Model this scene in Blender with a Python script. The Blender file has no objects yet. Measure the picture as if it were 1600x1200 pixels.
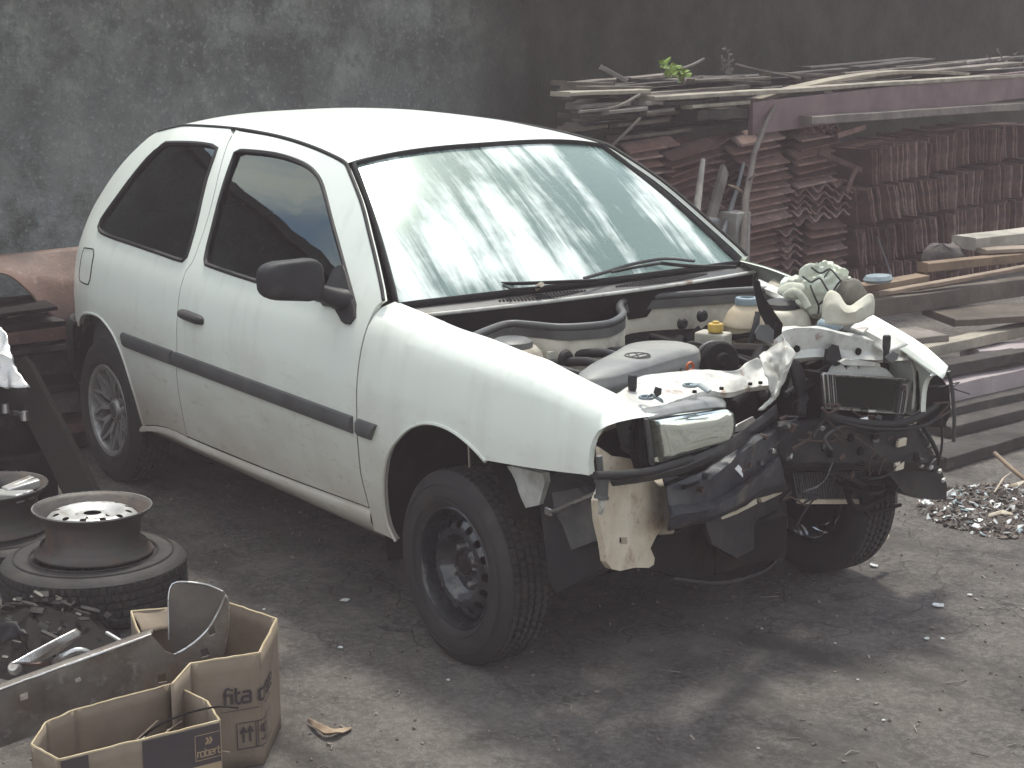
import bpy, bmesh, math, random
from math import sin, cos, pi, radians, sqrt, atan2
from mathutils import Vector, Matrix, noise, Euler
from mathutils.geometry import delaunay_2d_cdt
random.seed(11)
SC = bpy.context.scene
COL = SC.collection

# ---------------------------------------------------------------- camera
cd = bpy.data.cameras.new('camera'); cam = bpy.data.objects.new('camera', cd); COL.objects.link(cam)
cam.location = (5.4207, -3.5548, 1.9372)
cam.matrix_world = Matrix.Translation(cam.location) @ Matrix(((0.5829, -0.1719, 0.7942), (0.8125, 0.1304, -0.5682), (-0.006, 0.9764, 0.2157))).to_4x4()
cd.sensor_width = 36.0
cd.lens = 36.0 * 2850.4 / 1600.0
cd.clip_start = .05; cd.clip_end = 500
SC.camera = cam

# ---------------------------------------------------------------- light
SUN_EL, SUN_AZ = radians(66), radians(142)      # azimuth counted from +x towards +y
w = bpy.data.worlds.new('World'); SC.world = w; w.use_nodes = True
nt = w.node_tree; nt.nodes.clear()
out = nt.nodes.new('ShaderNodeOutputWorld'); bg = nt.nodes.new('ShaderNodeBackground')
sky = nt.nodes.new('ShaderNodeTexSky'); sky.sky_type = 'NISHITA'; sky.sun_disc = False
sky.sun_elevation = SUN_EL; sky.sun_rotation = pi / 2 - SUN_AZ
sky.dust_density = 1.0; sky.air_density = 1.2
tc = nt.nodes.new('ShaderNodeTexCoord')
sp = nt.nodes.new('ShaderNodeSeparateXYZ'); nt.links.new(tc.outputs['Generated'], sp.inputs[0])
mx = nt.nodes.new('ShaderNodeMath'); mx.operation = 'MAXIMUM'; mx.inputs[1].default_value = .08
nt.links.new(sp.outputs[2], mx.inputs[0])
dv = nt.nodes.new('ShaderNodeVectorMath'); dv.operation = 'DIVIDE'
cb = nt.nodes.new('ShaderNodeCombineXYZ')
for i in range(3): nt.links.new(mx.outputs[0], cb.inputs[i])
nt.links.new(tc.outputs['Generated'], dv.inputs[0]); nt.links.new(cb.outputs[0], dv.inputs[1])
no = nt.nodes.new('ShaderNodeTexNoise'); no.inputs['Scale'].default_value = 1.9; no.inputs['Detail'].default_value = 7
no.inputs['Roughness'].default_value = .58
nt.links.new(dv.outputs[0], no.inputs['Vector'])
cr = nt.nodes.new('ShaderNodeValToRGB'); cr.color_ramp.elements[0].position = .40; cr.color_ramp.elements[1].position = .60
nt.links.new(no.outputs['Fac'], cr.inputs[0])
mi = nt.nodes.new('ShaderNodeMix'); mi.data_type = 'RGBA'
nt.links.new(cr.outputs['Color'], mi.inputs['Factor']); nt.links.new(sky.outputs[0], mi.inputs[6])
mi.inputs[7].default_value = (8.7, 8.75, 8.3, 1)
nt.links.new(mi.outputs[2], bg.inputs['Color']); bg.inputs['Strength'].default_value = .13
nt.links.new(bg.outputs[0], out.inputs['Surface'])
sd = bpy.data.lights.new('sun', 'SUN'); sun = bpy.data.objects.new('sun', sd); COL.objects.link(sun)
sd.energy = 2.6; sd.angle = radians(9); sd.color = (1, .975, .87)
sun.rotation_euler = Vector((-cos(SUN_AZ) * cos(SUN_EL), -sin(SUN_AZ) * cos(SUN_EL), -sin(SUN_EL))).to_track_quat('-Z', 'Y').to_euler()
vs = SC.view_settings; vs.view_transform = 'Standard'; vs.look = 'None'; vs.exposure = .62; vs.gamma = 1; vs.use_curve_mapping = False
SC.render.engine = 'CYCLES'
cy = SC.cycles
cy.max_bounces = 6; cy.transparent_max_bounces = 10; cy.diffuse_bounces = 3; cy.glossy_bounces = 3
cy.volume_bounces = 0; cy.caustics_reflective = False; cy.caustics_refractive = False
cy.use_adaptive_sampling = True; cy.adaptive_threshold = .02
try: cy.use_denoising = True
except Exception: pass

# ---------------------------------------------------------------- materials
def ramp(nt, src, a, b):
    m = nt.nodes.new('ShaderNodeMapRange'); m.clamp = True
    m.inputs['From Min'].default_value = a; m.inputs['From Max'].default_value = b
    nt.links.new(src, m.inputs['Value']); return m.outputs['Result']
def mixc(nt, fac, a, b, mode='MIX'):
    m = nt.nodes.new('ShaderNodeMix'); m.data_type = 'RGBA'; m.blend_type = mode
    for v, s in ((fac, 0), (a, 6), (b, 7)):
        if isinstance(v, bpy.types.NodeSocket): nt.links.new(v, m.inputs[s])
        elif s == 0: m.inputs[0].default_value = v
        else: m.inputs[s].default_value = (*v, 1)
    return m.outputs[2]
def noi(nt, scale, detail=4, rough=.55, stretch=None, space='Object', seed=0):
    t = nt.nodes.new('ShaderNodeTexCoord'); n = nt.nodes.new('ShaderNodeTexNoise')
    n.inputs['Scale'].default_value = scale; n.inputs['Detail'].default_value = detail; n.inputs['Roughness'].default_value = rough
    if stretch or seed:
        mp = nt.nodes.new('ShaderNodeMapping'); mp.inputs['Scale'].default_value = stretch or (1, 1, 1); mp.inputs['Location'].default_value = (seed, seed * .7, seed * .3)
        nt.links.new(t.outputs[space], mp.inputs[0]); nt.links.new(mp.outputs[0], n.inputs['Vector'])
    else: nt.links.new(t.outputs[space], n.inputs['Vector'])
    return n.outputs['Fac']
def mat(name, col, col2=None, rough=.6, metal=0., scale=6., stretch=None, bump=0., bscale=60., dirt=None, rnd=0., coat=0., spec=.5, contrast=(.35, .65), rvar=.12, bstretch=None):
    """dirt: list of (colour, noise scale, threshold lo, hi, strength)"""
    m = bpy.data.materials.new(name); m.use_nodes = True; nt = m.node_tree; b = nt.nodes['Principled BSDF']
    c = col
    f = noi(nt, scale, 6, .6, stretch)
    if col2: c = mixc(nt, ramp(nt, f, *contrast), col, col2)
    for k, (dc, ds, lo, hi, st) in enumerate(dirt or ()):
        r = ramp(nt, noi(nt, ds, 7, .65, None, 'Object', 3.7 + k * 5), lo, hi)
        mm = nt.nodes.new('ShaderNodeMath'); mm.operation = 'MULTIPLY'; mm.inputs[1].default_value = st; nt.links.new(r, mm.inputs[0])
        c = mixc(nt, mm.outputs[0], c, dc)
    if rnd:
        oi = nt.nodes.new('ShaderNodeObjectInfo'); hs = nt.nodes.new('ShaderNodeHueSaturation')
        v = nt.nodes.new('ShaderNodeMapRange'); v.inputs['To Min'].default_value = 1 - rnd; v.inputs['To Max'].default_value = 1 + rnd
        nt.links.new(oi.outputs['Random'], v.inputs['Value']); nt.links.new(v.outputs[0], hs.inputs['Value'])
        s2 = nt.nodes.new('ShaderNodeMath'); s2.operation = 'MULTIPLY_ADD'; s2.inputs[1].default_value = -.5; s2.inputs[2].default_value = 1.2
        nt.links.new(oi.outputs['Random'], s2.inputs[0]); nt.links.new(s2.outputs[0], hs.inputs['Saturation'])
        if isinstance(c, bpy.types.NodeSocket): nt.links.new(c, hs.inputs['Color'])
        else: hs.inputs['Color'].default_value = (*c, 1)
        c = hs.outputs[0]
    if isinstance(c, bpy.types.NodeSocket): nt.links.new(c, b.inputs['Base Color'])
    else: b.inputs['Base Color'].default_value = (*c, 1)
    rr = nt.nodes.new('ShaderNodeMapRange'); rr.inputs['To Min'].default_value = max(.02, rough - rvar); rr.inputs['To Max'].default_value = min(1, rough + rvar)
    rr.inputs['From Min'].default_value = .3; rr.inputs['From Max'].default_value = .7
    nt.links.new(f, rr.inputs['Value']); nt.links.new(rr.outputs[0], b.inputs['Roughness'])
    b.inputs['Metallic'].default_value = metal; b.inputs['Specular IOR Level'].default_value = spec
    if coat: b.inputs['Coat Weight'].default_value = coat; b.inputs['Coat Roughness'].default_value = .08
    if bump:
        bp = nt.nodes.new('ShaderNodeBump'); bp.inputs['Strength'].default_value = bump; bp.inputs['Distance'].default_value = .01
        nt.links.new(noi(nt, bscale, 6, .65, bstretch), bp.inputs['Height']); nt.links.new(bp.outputs[0], b.inputs['Normal'])
    return m

# ---------------------------------------------------------------- mesh helpers
def catmull(pts, step, closed=False):
    P = [Vector(q) for q in pts]; n = len(P); res = []
    if n == 2 and not closed: pass
    rng = n if closed else n - 1
    for i in range(rng):
        a, b = P[i], P[(i + 1) % n]
        z = P[i - 1] if (closed or i > 0) else a * 2 - b
        c = P[(i + 2) % n] if (closed or i + 2 < n) else b * 2 - a
        k = max(1, int(round((b - a).length / step)))
        t1 = (b - z) * .5; t2 = (c - a) * .5
        # limit tangents so uneven spacing does not overshoot
        L = (b - a).length
        if t1.length > 1.2 * L: t1 *= 1.2 * L / t1.length
        if t2.length > 1.2 * L: t2 *= 1.2 * L / t2.length
        for j in range(k):
            u = j / k
            res.append(a * (2*u**3 - 3*u*u + 1) + t1 * (u**3 - 2*u*u + u) + b * (-2*u**3 + 3*u*u) + t2 * (u**3 - u*u))
    if not closed: res.append(P[-1].copy())
    return res
def loop(segs, step=.03):
    """closed 2-D loop from a list of splines that meet at corners"""
    o = []
    for s in segs:
        r = catmull([(q[0], q[1], 0) for q in s], step)
        o += [(q.x, q.y) for q in r[:-1]]
    if (Vector(segs[-1][-1]) - Vector(segs[0][0])).length > 1e-4: o.append(tuple(segs[-1][-1]))
    return o
def inside(pt, poly):
    x, y = pt; c = False; n = len(poly); j = n - 1
    for i in range(n):
        xi, yi = poly[i]; xj, yj = poly[j]
        if (yi > y) != (yj > y) and x < (xj - xi) * (y - yi) / (yj - yi) + xi: c = not c
        j = i
    return c
def inset(poly, d):
    """move a closed loop inwards by d (positive shrinks)"""
    n = len(poly); A = sum(poly[i][0] * poly[(i+1) % n][1] - poly[(i+1) % n][0] * poly[i][1] for i in range(n)); s = 1 if A > 0 else -1
    o = []
    for i in range(n):
        a, b, c = Vector(poly[i-1]), Vector(poly[i]), Vector(poly[(i+1) % n])
        t = (c - a); t = t.normalized() if t.length > 1e-9 else Vector((1, 0))
        o.append((b.x - t.y * d * s, b.y + t.x * d * s))
    return o
def cdt(outer, holes=(), grid=.05, extra=()):
    loops = [outer] + list(holes); V = []; E = []; L = []
    for lp in loops:
        s = len(V); V += [Vector(q) for q in lp]; n = len(lp); E += [(s + i, s + (i+1) % n) for i in range(n)]; L.append(list(range(s, s + n)))
    xs = [q[0] for q in outer]; ys = [q[1] for q in outer]; bd = [Vector(q) for lp in loops for q in lp]
    cell = {}
    for q in bd: cell.setdefault((int(q.x // grid), int(q.y // grid)), []).append(q)
    cand = list(extra); y = min(ys); r = 0
    while y < max(ys):
        x = min(xs) + (grid / 2 if r % 2 else 0)
        while x < max(xs): cand.append((x, y)); x += grid
        y += grid * .866; r += 1
    for q in cand:
        if not inside(q, outer) or any(inside(q, h) for h in holes): continue
        ci, cj = int(q[0] // grid), int(q[1] // grid); ok = True
        for a in (-1, 0, 1):
            for b in (-1, 0, 1):
                for z in cell.get((ci + a, cj + b), ()):
                    if (z.x - q[0])**2 + (z.y - q[1])**2 < (.42 * grid)**2: ok = False
        if ok: V.append(Vector(q))
    vo, eo, fo, ov, oe, of = delaunay_2d_cdt(V, E, [], 0, 1e-6)
    back = {}
    for i, lst in enumerate(ov):
        for k in lst: back[k] = i
    F = []
    for f in fo:
        c = sum((vo[i] for i in f), Vector((0, 0))) / len(f)
        if inside(c, outer) and not any(inside(c, h) for h in holes): F.append(list(f))
    return [tuple(q) for q in vo], F, [[back[i] for i in l] for l in L]

class MB:
    def __init__(s): s.v = []; s.f = []
    def add(s, V, F):
        o = len(s.v); s.v += [tuple(q) for q in V]; s.f += [[i + o for i in f] for f in F]; return s
    def box(s, c, d, rot=(0, 0, 0), taper=1., mtx=None):
        R = mtx or Euler(rot).to_matrix(); V = []
        for z in (-.5, .5):
            k = 1 if z < 0 else taper
            for x, y in ((-.5, -.5), (.5, -.5), (.5, .5), (-.5, .5)):
                V.append(Vector(c) + R @ Vector((x * d[0] * k, y * d[1] * k, z * d[2])))
        return s.add(V, [[3,2,1,0],[4,5,6,7],[0,1,5,4],[1,2,6,5],[2,3,7,6],[3,0,4,7]])
    def beam(s, a, b, w, h, up=(0, 0, 1), jit=0.):
        """bar of width w and height h from a to b, its top along up"""
        a, b = Vector(a), Vector(b); t = (b - a).normalized(); r = t.cross(Vector(up)).normalized(); u = r.cross(t); V = []
        for q in (a, b):
            for i, j in ((-1, -1), (1, -1), (1, 1), (-1, 1)):
                V.append(q + r * (i * w / 2) + u * (j * h / 2) + Vector((random.uniform(-jit, jit), random.uniform(-jit, jit), random.uniform(-jit, jit))))
        return s.add(V, [[3,2,1,0],[4,5,6,7],[0,1,5,4],[1,2,6,5],[2,3,7,6],[3,0,4,7]])
    def tube(s, path, r, n=8, closed=False, caps=True, flat=1.):
        P = [Vector(q) for q in path]; N = len(P); V = []; F = []; prev = None
        rs = r if isinstance(r, (list, tuple)) else [r] * N
        for i in range(N):
            if closed: t = P[(i+1) % N] - P[i-1]
            else: t = P[min(i+1, N-1)] - P[max(i-1, 0)]
            t = t.normalized() if t.length > 1e-9 else Vector((0, 0, 1))
            if prev is None: a = t.orthogonal().normalized()
            else:
                a = prev - t * prev.dot(t); a = a.normalized() if a.length > 1e-6 else t.orthogonal().normalized()
            prev = a; b = t.cross(a)
            for k in range(n): V.append(P[i] + (a * cos(2*pi*k/n) + b * sin(2*pi*k/n) * flat) * rs[i])
        for i in range(N if closed else N - 1):
            j = (i + 1) % N
            for k in range(n): F.append([i*n+k, i*n+(k+1) % n, j*n+(k+1) % n, j*n+k])
        if caps and not closed: F += [list(range(n))[::-1], [(N-1)*n + k for k in range(n)]]
        return s.add(V, F)
    def lathe(s, prof, n=32, mtx=None, mod=None, arc=None):
        """prof: (radius, height); revolved about local z, placed by mtx"""
        m = mtx or Matrix.Identity(4); V = []; F = []; K = len(prof); nn = n if arc is None else n + 1
        for i in range(nn):
            a = (2*pi if arc is None else arc) * i / n
            for k, (r, h) in enumerate(prof):
                if mod: r, h = mod(i, k, r, h)
                V.append(m @ Vector((r * cos(a), r * sin(a), h)))
        for i in range(n):
            j = (i + 1) % nn
            for k in range(K - 1): F.append([i*K+k, j*K+k, j*K+k+1, i*K+k+1])
        return s.add(V, F)
    def grid(s, rows, closed=False):
        n = len(rows[0]); V = [q for r in rows for q in r]; F = []
        for i in range(len(rows) - 1):
            for j in range(n if closed else n - 1):
                k = (j + 1) % n; F.append([i*n+j, i*n+k, (i+1)*n+k, (i+1)*n+j])
        return s.add(V, F)
    def prism(s, poly, thick, fn, holes=(), grid=.2):
        """flat 2-D outline mapped by fn(u, v, t), t = 0 front and thick back"""
        V, F, L = cdt(poly, holes, grid); n = len(V)
        s.add([fn(u, v, 0) for u, v in V] + [fn(u, v, thick) for u, v in V], F + [[i + n for i in f][::-1] for f in F] + [[l[i], l[(i+1) % len(l)], l[(i+1) % len(l)] + n, l[i] + n][::-1] for l in L for i in range(len(l))])
        return s
    def build(s, name, m, parent=None, smooth=35, bevel=0., solid=0., loc=None, sub=0):
        me = bpy.data.meshes.new(name); me.from_pydata(s.v, [], s.f); me.validate()
        bm = bmesh.new(); bm.from_mesh(me); bmesh.ops.remove_doubles(bm, verts=bm.verts, dist=1e-5)
        if smooth:
            ca = cos(radians(smooth))
            for f in bm.faces: f.smooth = True
            for e in bm.edges:
                if len(e.link_faces) == 2 and e.link_faces[0].normal.dot(e.link_faces[1].normal) < ca: e.smooth = False
        bm.to_mesh(me); bm.free()
        o = bpy.data.objects.new(name, me); COL.objects.link(o)
        if m: me.materials.append(m)
        if bevel:
            md = o.modifiers.new('bevel', 'BEVEL'); md.width = bevel; md.segments = 2; md.limit_method = 'ANGLE'; md.angle_limit = radians(40)
        if solid:
            md = o.modifiers.new('solid', 'SOLIDIFY'); md.thickness = solid; md.offset = 0
        if sub:
            md = o.modifiers.new('sub', 'SUBSURF'); md.levels = sub; md.render_levels = sub
        if parent is not None:
            o.parent = parent
            if parent.get('_loc') is not None: o.matrix_parent_inverse = Matrix.Translation(-Vector(parent['_loc']))
        return o
def props(o, label=None, cat=None, group=None, kind=None):
    for k, v in (('label', label), ('category', cat), ('group', group), ('kind', kind)):
        if v: o[k] = v
    return o
def thing(name, label, cat, group=None, loc=(0, 0, 0)):
    o = bpy.data.objects.new(name, None); COL.objects.link(o); o.empty_display_size = .1; o.location = loc
    return props(o, label, cat, group)
def bumpy(rows, amp, freq, seed=0, axis=None):
    """crumple a grid of points"""
    R = []
    for r in rows:
        q = []
        for pnt in r:
            v = Vector(pnt); n = noise.noise_vector(v * freq + Vector((seed, seed * 2.3, -seed)))
            n2 = noise.noise_vector(v * freq * 2.7 + Vector((seed, 0, seed)))
            q.append(v + (n + n2 * .4) * amp)
        R.append(q)
    return R
def resamp(pts, n):
    """n points evenly along a smooth line through pts"""
    P = catmull(pts, .01) if len(pts) > 2 else [Vector(pts[0]).lerp(Vector(pts[-1]), i / 60) for i in range(61)]
    L = [0]
    for i in range(1, len(P)): L.append(L[-1] + (P[i] - P[i-1]).length)
    o = []
    for k in range(n):
        d = L[-1] * k / (n - 1); i = 0
        while i < len(L) - 2 and L[i+1] < d: i += 1
        u = (d - L[i]) / max(1e-9, L[i+1] - L[i]); o.append(P[i].lerp(P[i+1], min(1, u)))
    return o
def strip(rails, n=24, m=3, amp=0., freq=9., seed=0):
    """sheet between several rails; m sub-rows between two rails"""
    R = [resamp(r, n) for r in rails]; rows = []
    for a, b in zip(R, R[1:]):
        for k in range(m): rows.append([x.lerp(y, k / m) for x, y in zip(a, b)])
    rows.append(R[-1])
    return bumpy(rows, amp, freq, seed) if amp else rows
def recalc(o):
    bm = bmesh.new(); bm.from_mesh(o.data); bmesh.ops.recalc_face_normals(bm, faces=bm.faces); bm.to_mesh(o.data); bm.free(); return o


# ---------------------------------------------------------------- setting: ground, wall, what stands across the yard
def ground_mat():
    m = bpy.data.materials.new('stained_concrete'); m.use_nodes = True; nt = m.node_tree; b = nt.nodes['Principled BSDF']
    f1 = noi(nt, .9, 6, .62); f2 = noi(nt, 5, 8, .68, None, 'Object', 4); f3 = noi(nt, 55, 6, .75, None, 'Object', 9); f4 = noi(nt, 1.7, 5, .6, (1, 2.2, 1), 'Object', 17)
    c = mixc(nt, ramp(nt, f1, .35, .65), (.150, .131, .116), (.235, .209, .186))
    c = mixc(nt, ramp(nt, f2, .38, .66), c, (.078, .068, .061))
    sp_ = nt.nodes.new('ShaderNodeMath'); sp_.operation = 'MULTIPLY'; sp_.inputs[1].default_value = .62; nt.links.new(ramp(nt, f3, .45, .62), sp_.inputs[0])
    c = mixc(nt, sp_.outputs[0], c, (.29, .27, .245))
    o_ = nt.nodes.new('ShaderNodeMath'); o_.operation = 'MULTIPLY'; o_.inputs[1].default_value = .75; nt.links.new(ramp(nt, f4, .5, .68), o_.inputs[0])
    c = mixc(nt, o_.outputs[0], c, (.055, .048, .043))
    f5 = noi(nt, 230, 3, .8, None, 'Object', 31)
    d_ = nt.nodes.new('ShaderNodeMath'); d_.operation = 'MULTIPLY'; d_.inputs[1].default_value = .6; nt.links.new(ramp(nt, f5, .52, .62), d_.inputs[0])
    c = mixc(nt, d_.outputs[0], c, (.07, .06, .053))
    # fine cracks
    t = nt.nodes.new('ShaderNodeTexCoord'); vo = nt.nodes.new('ShaderNodeTexVoronoi'); vo.feature = 'DISTANCE_TO_EDGE'; vo.inputs['Scale'].default_value = .3
    mp = nt.nodes.new('ShaderNodeVectorMath'); mp.operation = 'ADD'; nz = nt.nodes.new('ShaderNodeTexNoise'); nz.inputs['Scale'].default_value = 2.2; nz.inputs['Detail'].default_value = 3
    nt.links.new(t.outputs['Object'], nz.inputs['Vector']); nt.links.new(t.outputs['Object'], mp.inputs[0]); nt.links.new(nz.outputs['Color'], mp.inputs[1]); nt.links.new(mp.outputs[0], vo.inputs['Vector'])
    k = ramp(nt, vo.outputs['Distance'], .0022, .0)
    k5 = nt.nodes.new('ShaderNodeMath'); k5.operation = 'MULTIPLY'; k5.inputs[1].default_value = .55; nt.links.new(k, k5.inputs[0])
    c = mixc(nt, k5.outputs[0], c, (.04, .035, .031))
    nt.links.new(c, b.inputs['Base Color']); b.inputs['Roughness'].default_value = .82; b.inputs['Specular IOR Level'].default_value = .3
    ad = nt.nodes.new('ShaderNodeMath'); ad.operation = 'ADD'; nt.links.new(f3, ad.inputs[0]); nt.links.new(f2, ad.inputs[1])
    a2 = nt.nodes.new('ShaderNodeMath'); a2.operation = 'ADD'; nt.links.new(ad.outputs[0], a2.inputs[0]); nt.links.new(f5, a2.inputs[1])
    a3 = nt.nodes.new('ShaderNodeMath'); a3.operation = 'SUBTRACT'; nt.links.new(a2.outputs[0], a3.inputs[0]); nt.links.new(k5.outputs[0], a3.inputs[1])
    bp = nt.nodes.new('ShaderNodeBump'); bp.inputs['Strength'].default_value = .9; bp.inputs['Distance'].default_value = .012
    nt.links.new(a3.outputs[0], bp.inputs['Height']); nt.links.new(bp.outputs[0], b.inputs['Normal'])
    return m
g = MB().grid([[(x, y, 0) for y in (-60, -30, -10, 0, 10, 30, 60)] for x in (-60, -30, -10, 0, 10, 30, 60)]).build('ground', ground_mat(), smooth=0)
props(g, kind='structure')

S0, SD, SN = Vector((-1.9, 3.4, 0)), Vector((-0.2079, 0.9781, 0)), Vector((0.9781, 0.2079, 0))
def sp3(s, z, off=0.):                       # along the stacks, height, distance in front of the stack face
    return S0 + SD * s + SN * off + Vector((0, 0, z))
def wall_mat():
    m = bpy.data.materials.new('mouldy_plaster'); m.use_nodes = True; nt = m.node_tree; b = nt.nodes['Principled BSDF']
    t = nt.nodes.new('ShaderNodeTexCoord'); sx = nt.nodes.new('ShaderNodeSeparateXYZ'); nt.links.new(t.outputs['Object'], sx.inputs[0])
    f1 = noi(nt, 2.1, 8, .68); f2 = noi(nt, 7, 10, .78, None, 'Object', 5); f3 = noi(nt, .8, 5, .6, (1, 1, .35), 'Object', 8); f4 = noi(nt, 40, 4, .7, None, 'Object', 2)
    c = mixc(nt, ramp(nt, f1, .40, .62), (.082, .087, .079), (.205, .22, .198))
    c = mixc(nt, ramp(nt, f2, .46, .62), c, (.075, .08, .078))
    h = nt.nodes.new('ShaderNodeMath'); h.operation = 'MULTIPLY'; h.inputs[1].default_value = .5; nt.links.new(ramp(nt, f4, .56, .68), h.inputs[0])
    c = mixc(nt, h.outputs[0], c, (.31, .33, .30))
    # paler patches towards the bottom of the wall
    lo = nt.nodes.new('ShaderNodeMath'); lo.operation = 'MULTIPLY'; nt.links.new(ramp(nt, sx.outputs[2], 1.55, .9), lo.inputs[0]); nt.links.new(ramp(nt, f2, .42, .62), lo.inputs[1])
    lm = nt.nodes.new('ShaderNodeMath'); lm.operation = 'MULTIPLY'; lm.inputs[1].default_value = .55; nt.links.new(lo.outputs[0], lm.inputs[0])
    c = mixc(nt, lm.outputs[0], c, (.36, .39, .375))
    # black algae takes over along the wall
    a = nt.nodes.new('ShaderNodeMath'); a.operation = 'MULTIPLY_ADD'; a.inputs[1].default_value = 1.6; nt.links.new(f3, a.inputs[0]); nt.links.new(sx.outputs[0], a.inputs[2])
    c = mixc(nt, ramp(nt, a.outputs[0], -.35, .55), c, mixc(nt, ramp(nt, f1, .4, .7), (.012, .014, .009), (.042, .047, .030)))
    nt.links.new(c, b.inputs['Base Color']); b.inputs['Roughness'].default_value = .93; b.inputs['Specular IOR Level'].default_value = .2
    ad = nt.nodes.new('ShaderNodeMath'); ad.operation = 'ADD'; nt.links.new(f2, ad.inputs[0]); nt.links.new(f4, ad.inputs[1])
    bp = nt.nodes.new('ShaderNodeBump'); bp.inputs['Strength'].default_value = .7; bp.inputs['Distance'].default_value = .02
    nt.links.new(ad.outputs[0], bp.inputs['Height']); nt.links.new(bp.outputs[0], b.inputs['Normal'])
    return m
wr = thing('yard_wall', 'tall grey plaster wall black with mould behind the white car', 'wall')
wl = MB()
rows = []
for i in range(121):
    s = -12 + i * .2
    rows.append([(s, .012 * noise.noise(Vector((s * 1.3, z * 1.3, 4))) + .018 * noise.noise(Vector((s * .35, z * .5, 9))), z) for z in [-.05 + 2.0 * k / 18 for k in range(19)]])
wl.grid(rows)
wl.add([(-12, -.16, -.05), (12, -.16, -.05), (12, -.16, 1.95), (-12, -.16, 1.95)], [[0, 1, 2, 3]])
wo = wl.build('rendered_face', wall_mat(), wr, smooth=60)
cap = MB(); x = -12
while x < 12:
    cap.box((x + .3, -.07, 1.982), (.59, .27, .06), (0, 0, random.uniform(-.01, .01))); x += .6
capo = cap.build('coping', mat('coping_concrete', (.13, .13, .12), (.06, .06, .055), .9, bump=.5), wr)
Rw = Matrix.Translation(S0 - SN * 1.5) @ Matrix((( SD.x, SN.x, 0, 0), (SD.y, SN.y, 0, 0), (0, 0, 1, 0), (0, 0, 0, 1)))
wr.matrix_world = Rw


hz = MB().box((0, 0, .8), (124, 124, 3.6)).build('haze', None, smooth=0); props(hz, kind='stuff')
hm = bpy.data.materials.new('veil_haze'); hm.use_nodes = True; hn = hm.node_tree; hn.nodes.clear()  # thin tinted volume added to lift the blacks like lens glare
ho_ = hn.nodes.new('ShaderNodeOutputMaterial'); hv = hn.nodes.new('ShaderNodeVolumePrincipled')
hv.inputs['Color'].default_value = (1, .83, .87, 1); hv.inputs['Density'].default_value = .0062; hv.inputs['Anisotropy'].default_value = .0
hn.links.new(hv.outputs[0], ho_.inputs['Volume']); hz.data.materials.append(hm)

# ---------------------------------------------------------------- the car: x forward, y to its left, ground at z = 0
ZP = ((0.12, 0.7), (0.2, 0.745), (0.3, 0.772), (0.38, 0.786), (0.5, 0.806), (0.62, 0.818), (0.72, 0.818), (0.8, 0.81), (0.88, 0.793), (0.945, 0.768), (1, 0.742), (1.1, 0.692), (1.2, 0.642), (1.3, 0.585), (1.38, 0.53), (1.45, 0.46))
XP = ((-1.85, 0.42), (-1.75, 0.2), (-1.65, 0.115), (-1.5, 0.055), (-1.3, 0.02), (-1, 0.004), (-0.6, 0), (0, 0), (0.8, 0), (1.3, 0.006), (1.6, 0.018), (1.85, 0.04), (2, 0.065), (2.1, 0.1), (2.2, 0.16))
def ip(T, v):
    n = len(T)
    if v <= T[0][0]: i = 0; return T[0][1] + (v - T[0][0]) * (T[1][1] - T[0][1]) / (T[1][0] - T[0][0])
    if v >= T[-1][0]: return T[-1][1] + (v - T[-1][0]) * (T[-1][1] - T[-2][1]) / (T[-1][0] - T[-2][0])
    i = max(k for k in range(n - 1) if T[k][0] <= v)
    sl = lambda k: (T[k+1][1] - T[k][1]) / (T[k+1][0] - T[k][0])
    def m(k):
        if k == 0: return sl(0)
        if k == n - 1: return sl(n - 2)
        a, b = sl(k-1), sl(k); return 0 if a * b <= 0 else 2 * a * b / (a + b)
    h = T[i+1][0] - T[i][0]; u = (v - T[i][0]) / h
    return (2*u**3 - 3*u*u + 1) * T[i][1] + (u**3 - 2*u*u + u) * h * m(i) + (-2*u**3 + 3*u*u) * T[i+1][1] + (u**3 - u*u) * h * m(i+1)
def HW(x, z): return ip(ZP, z) - ip(XP, x)

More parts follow.
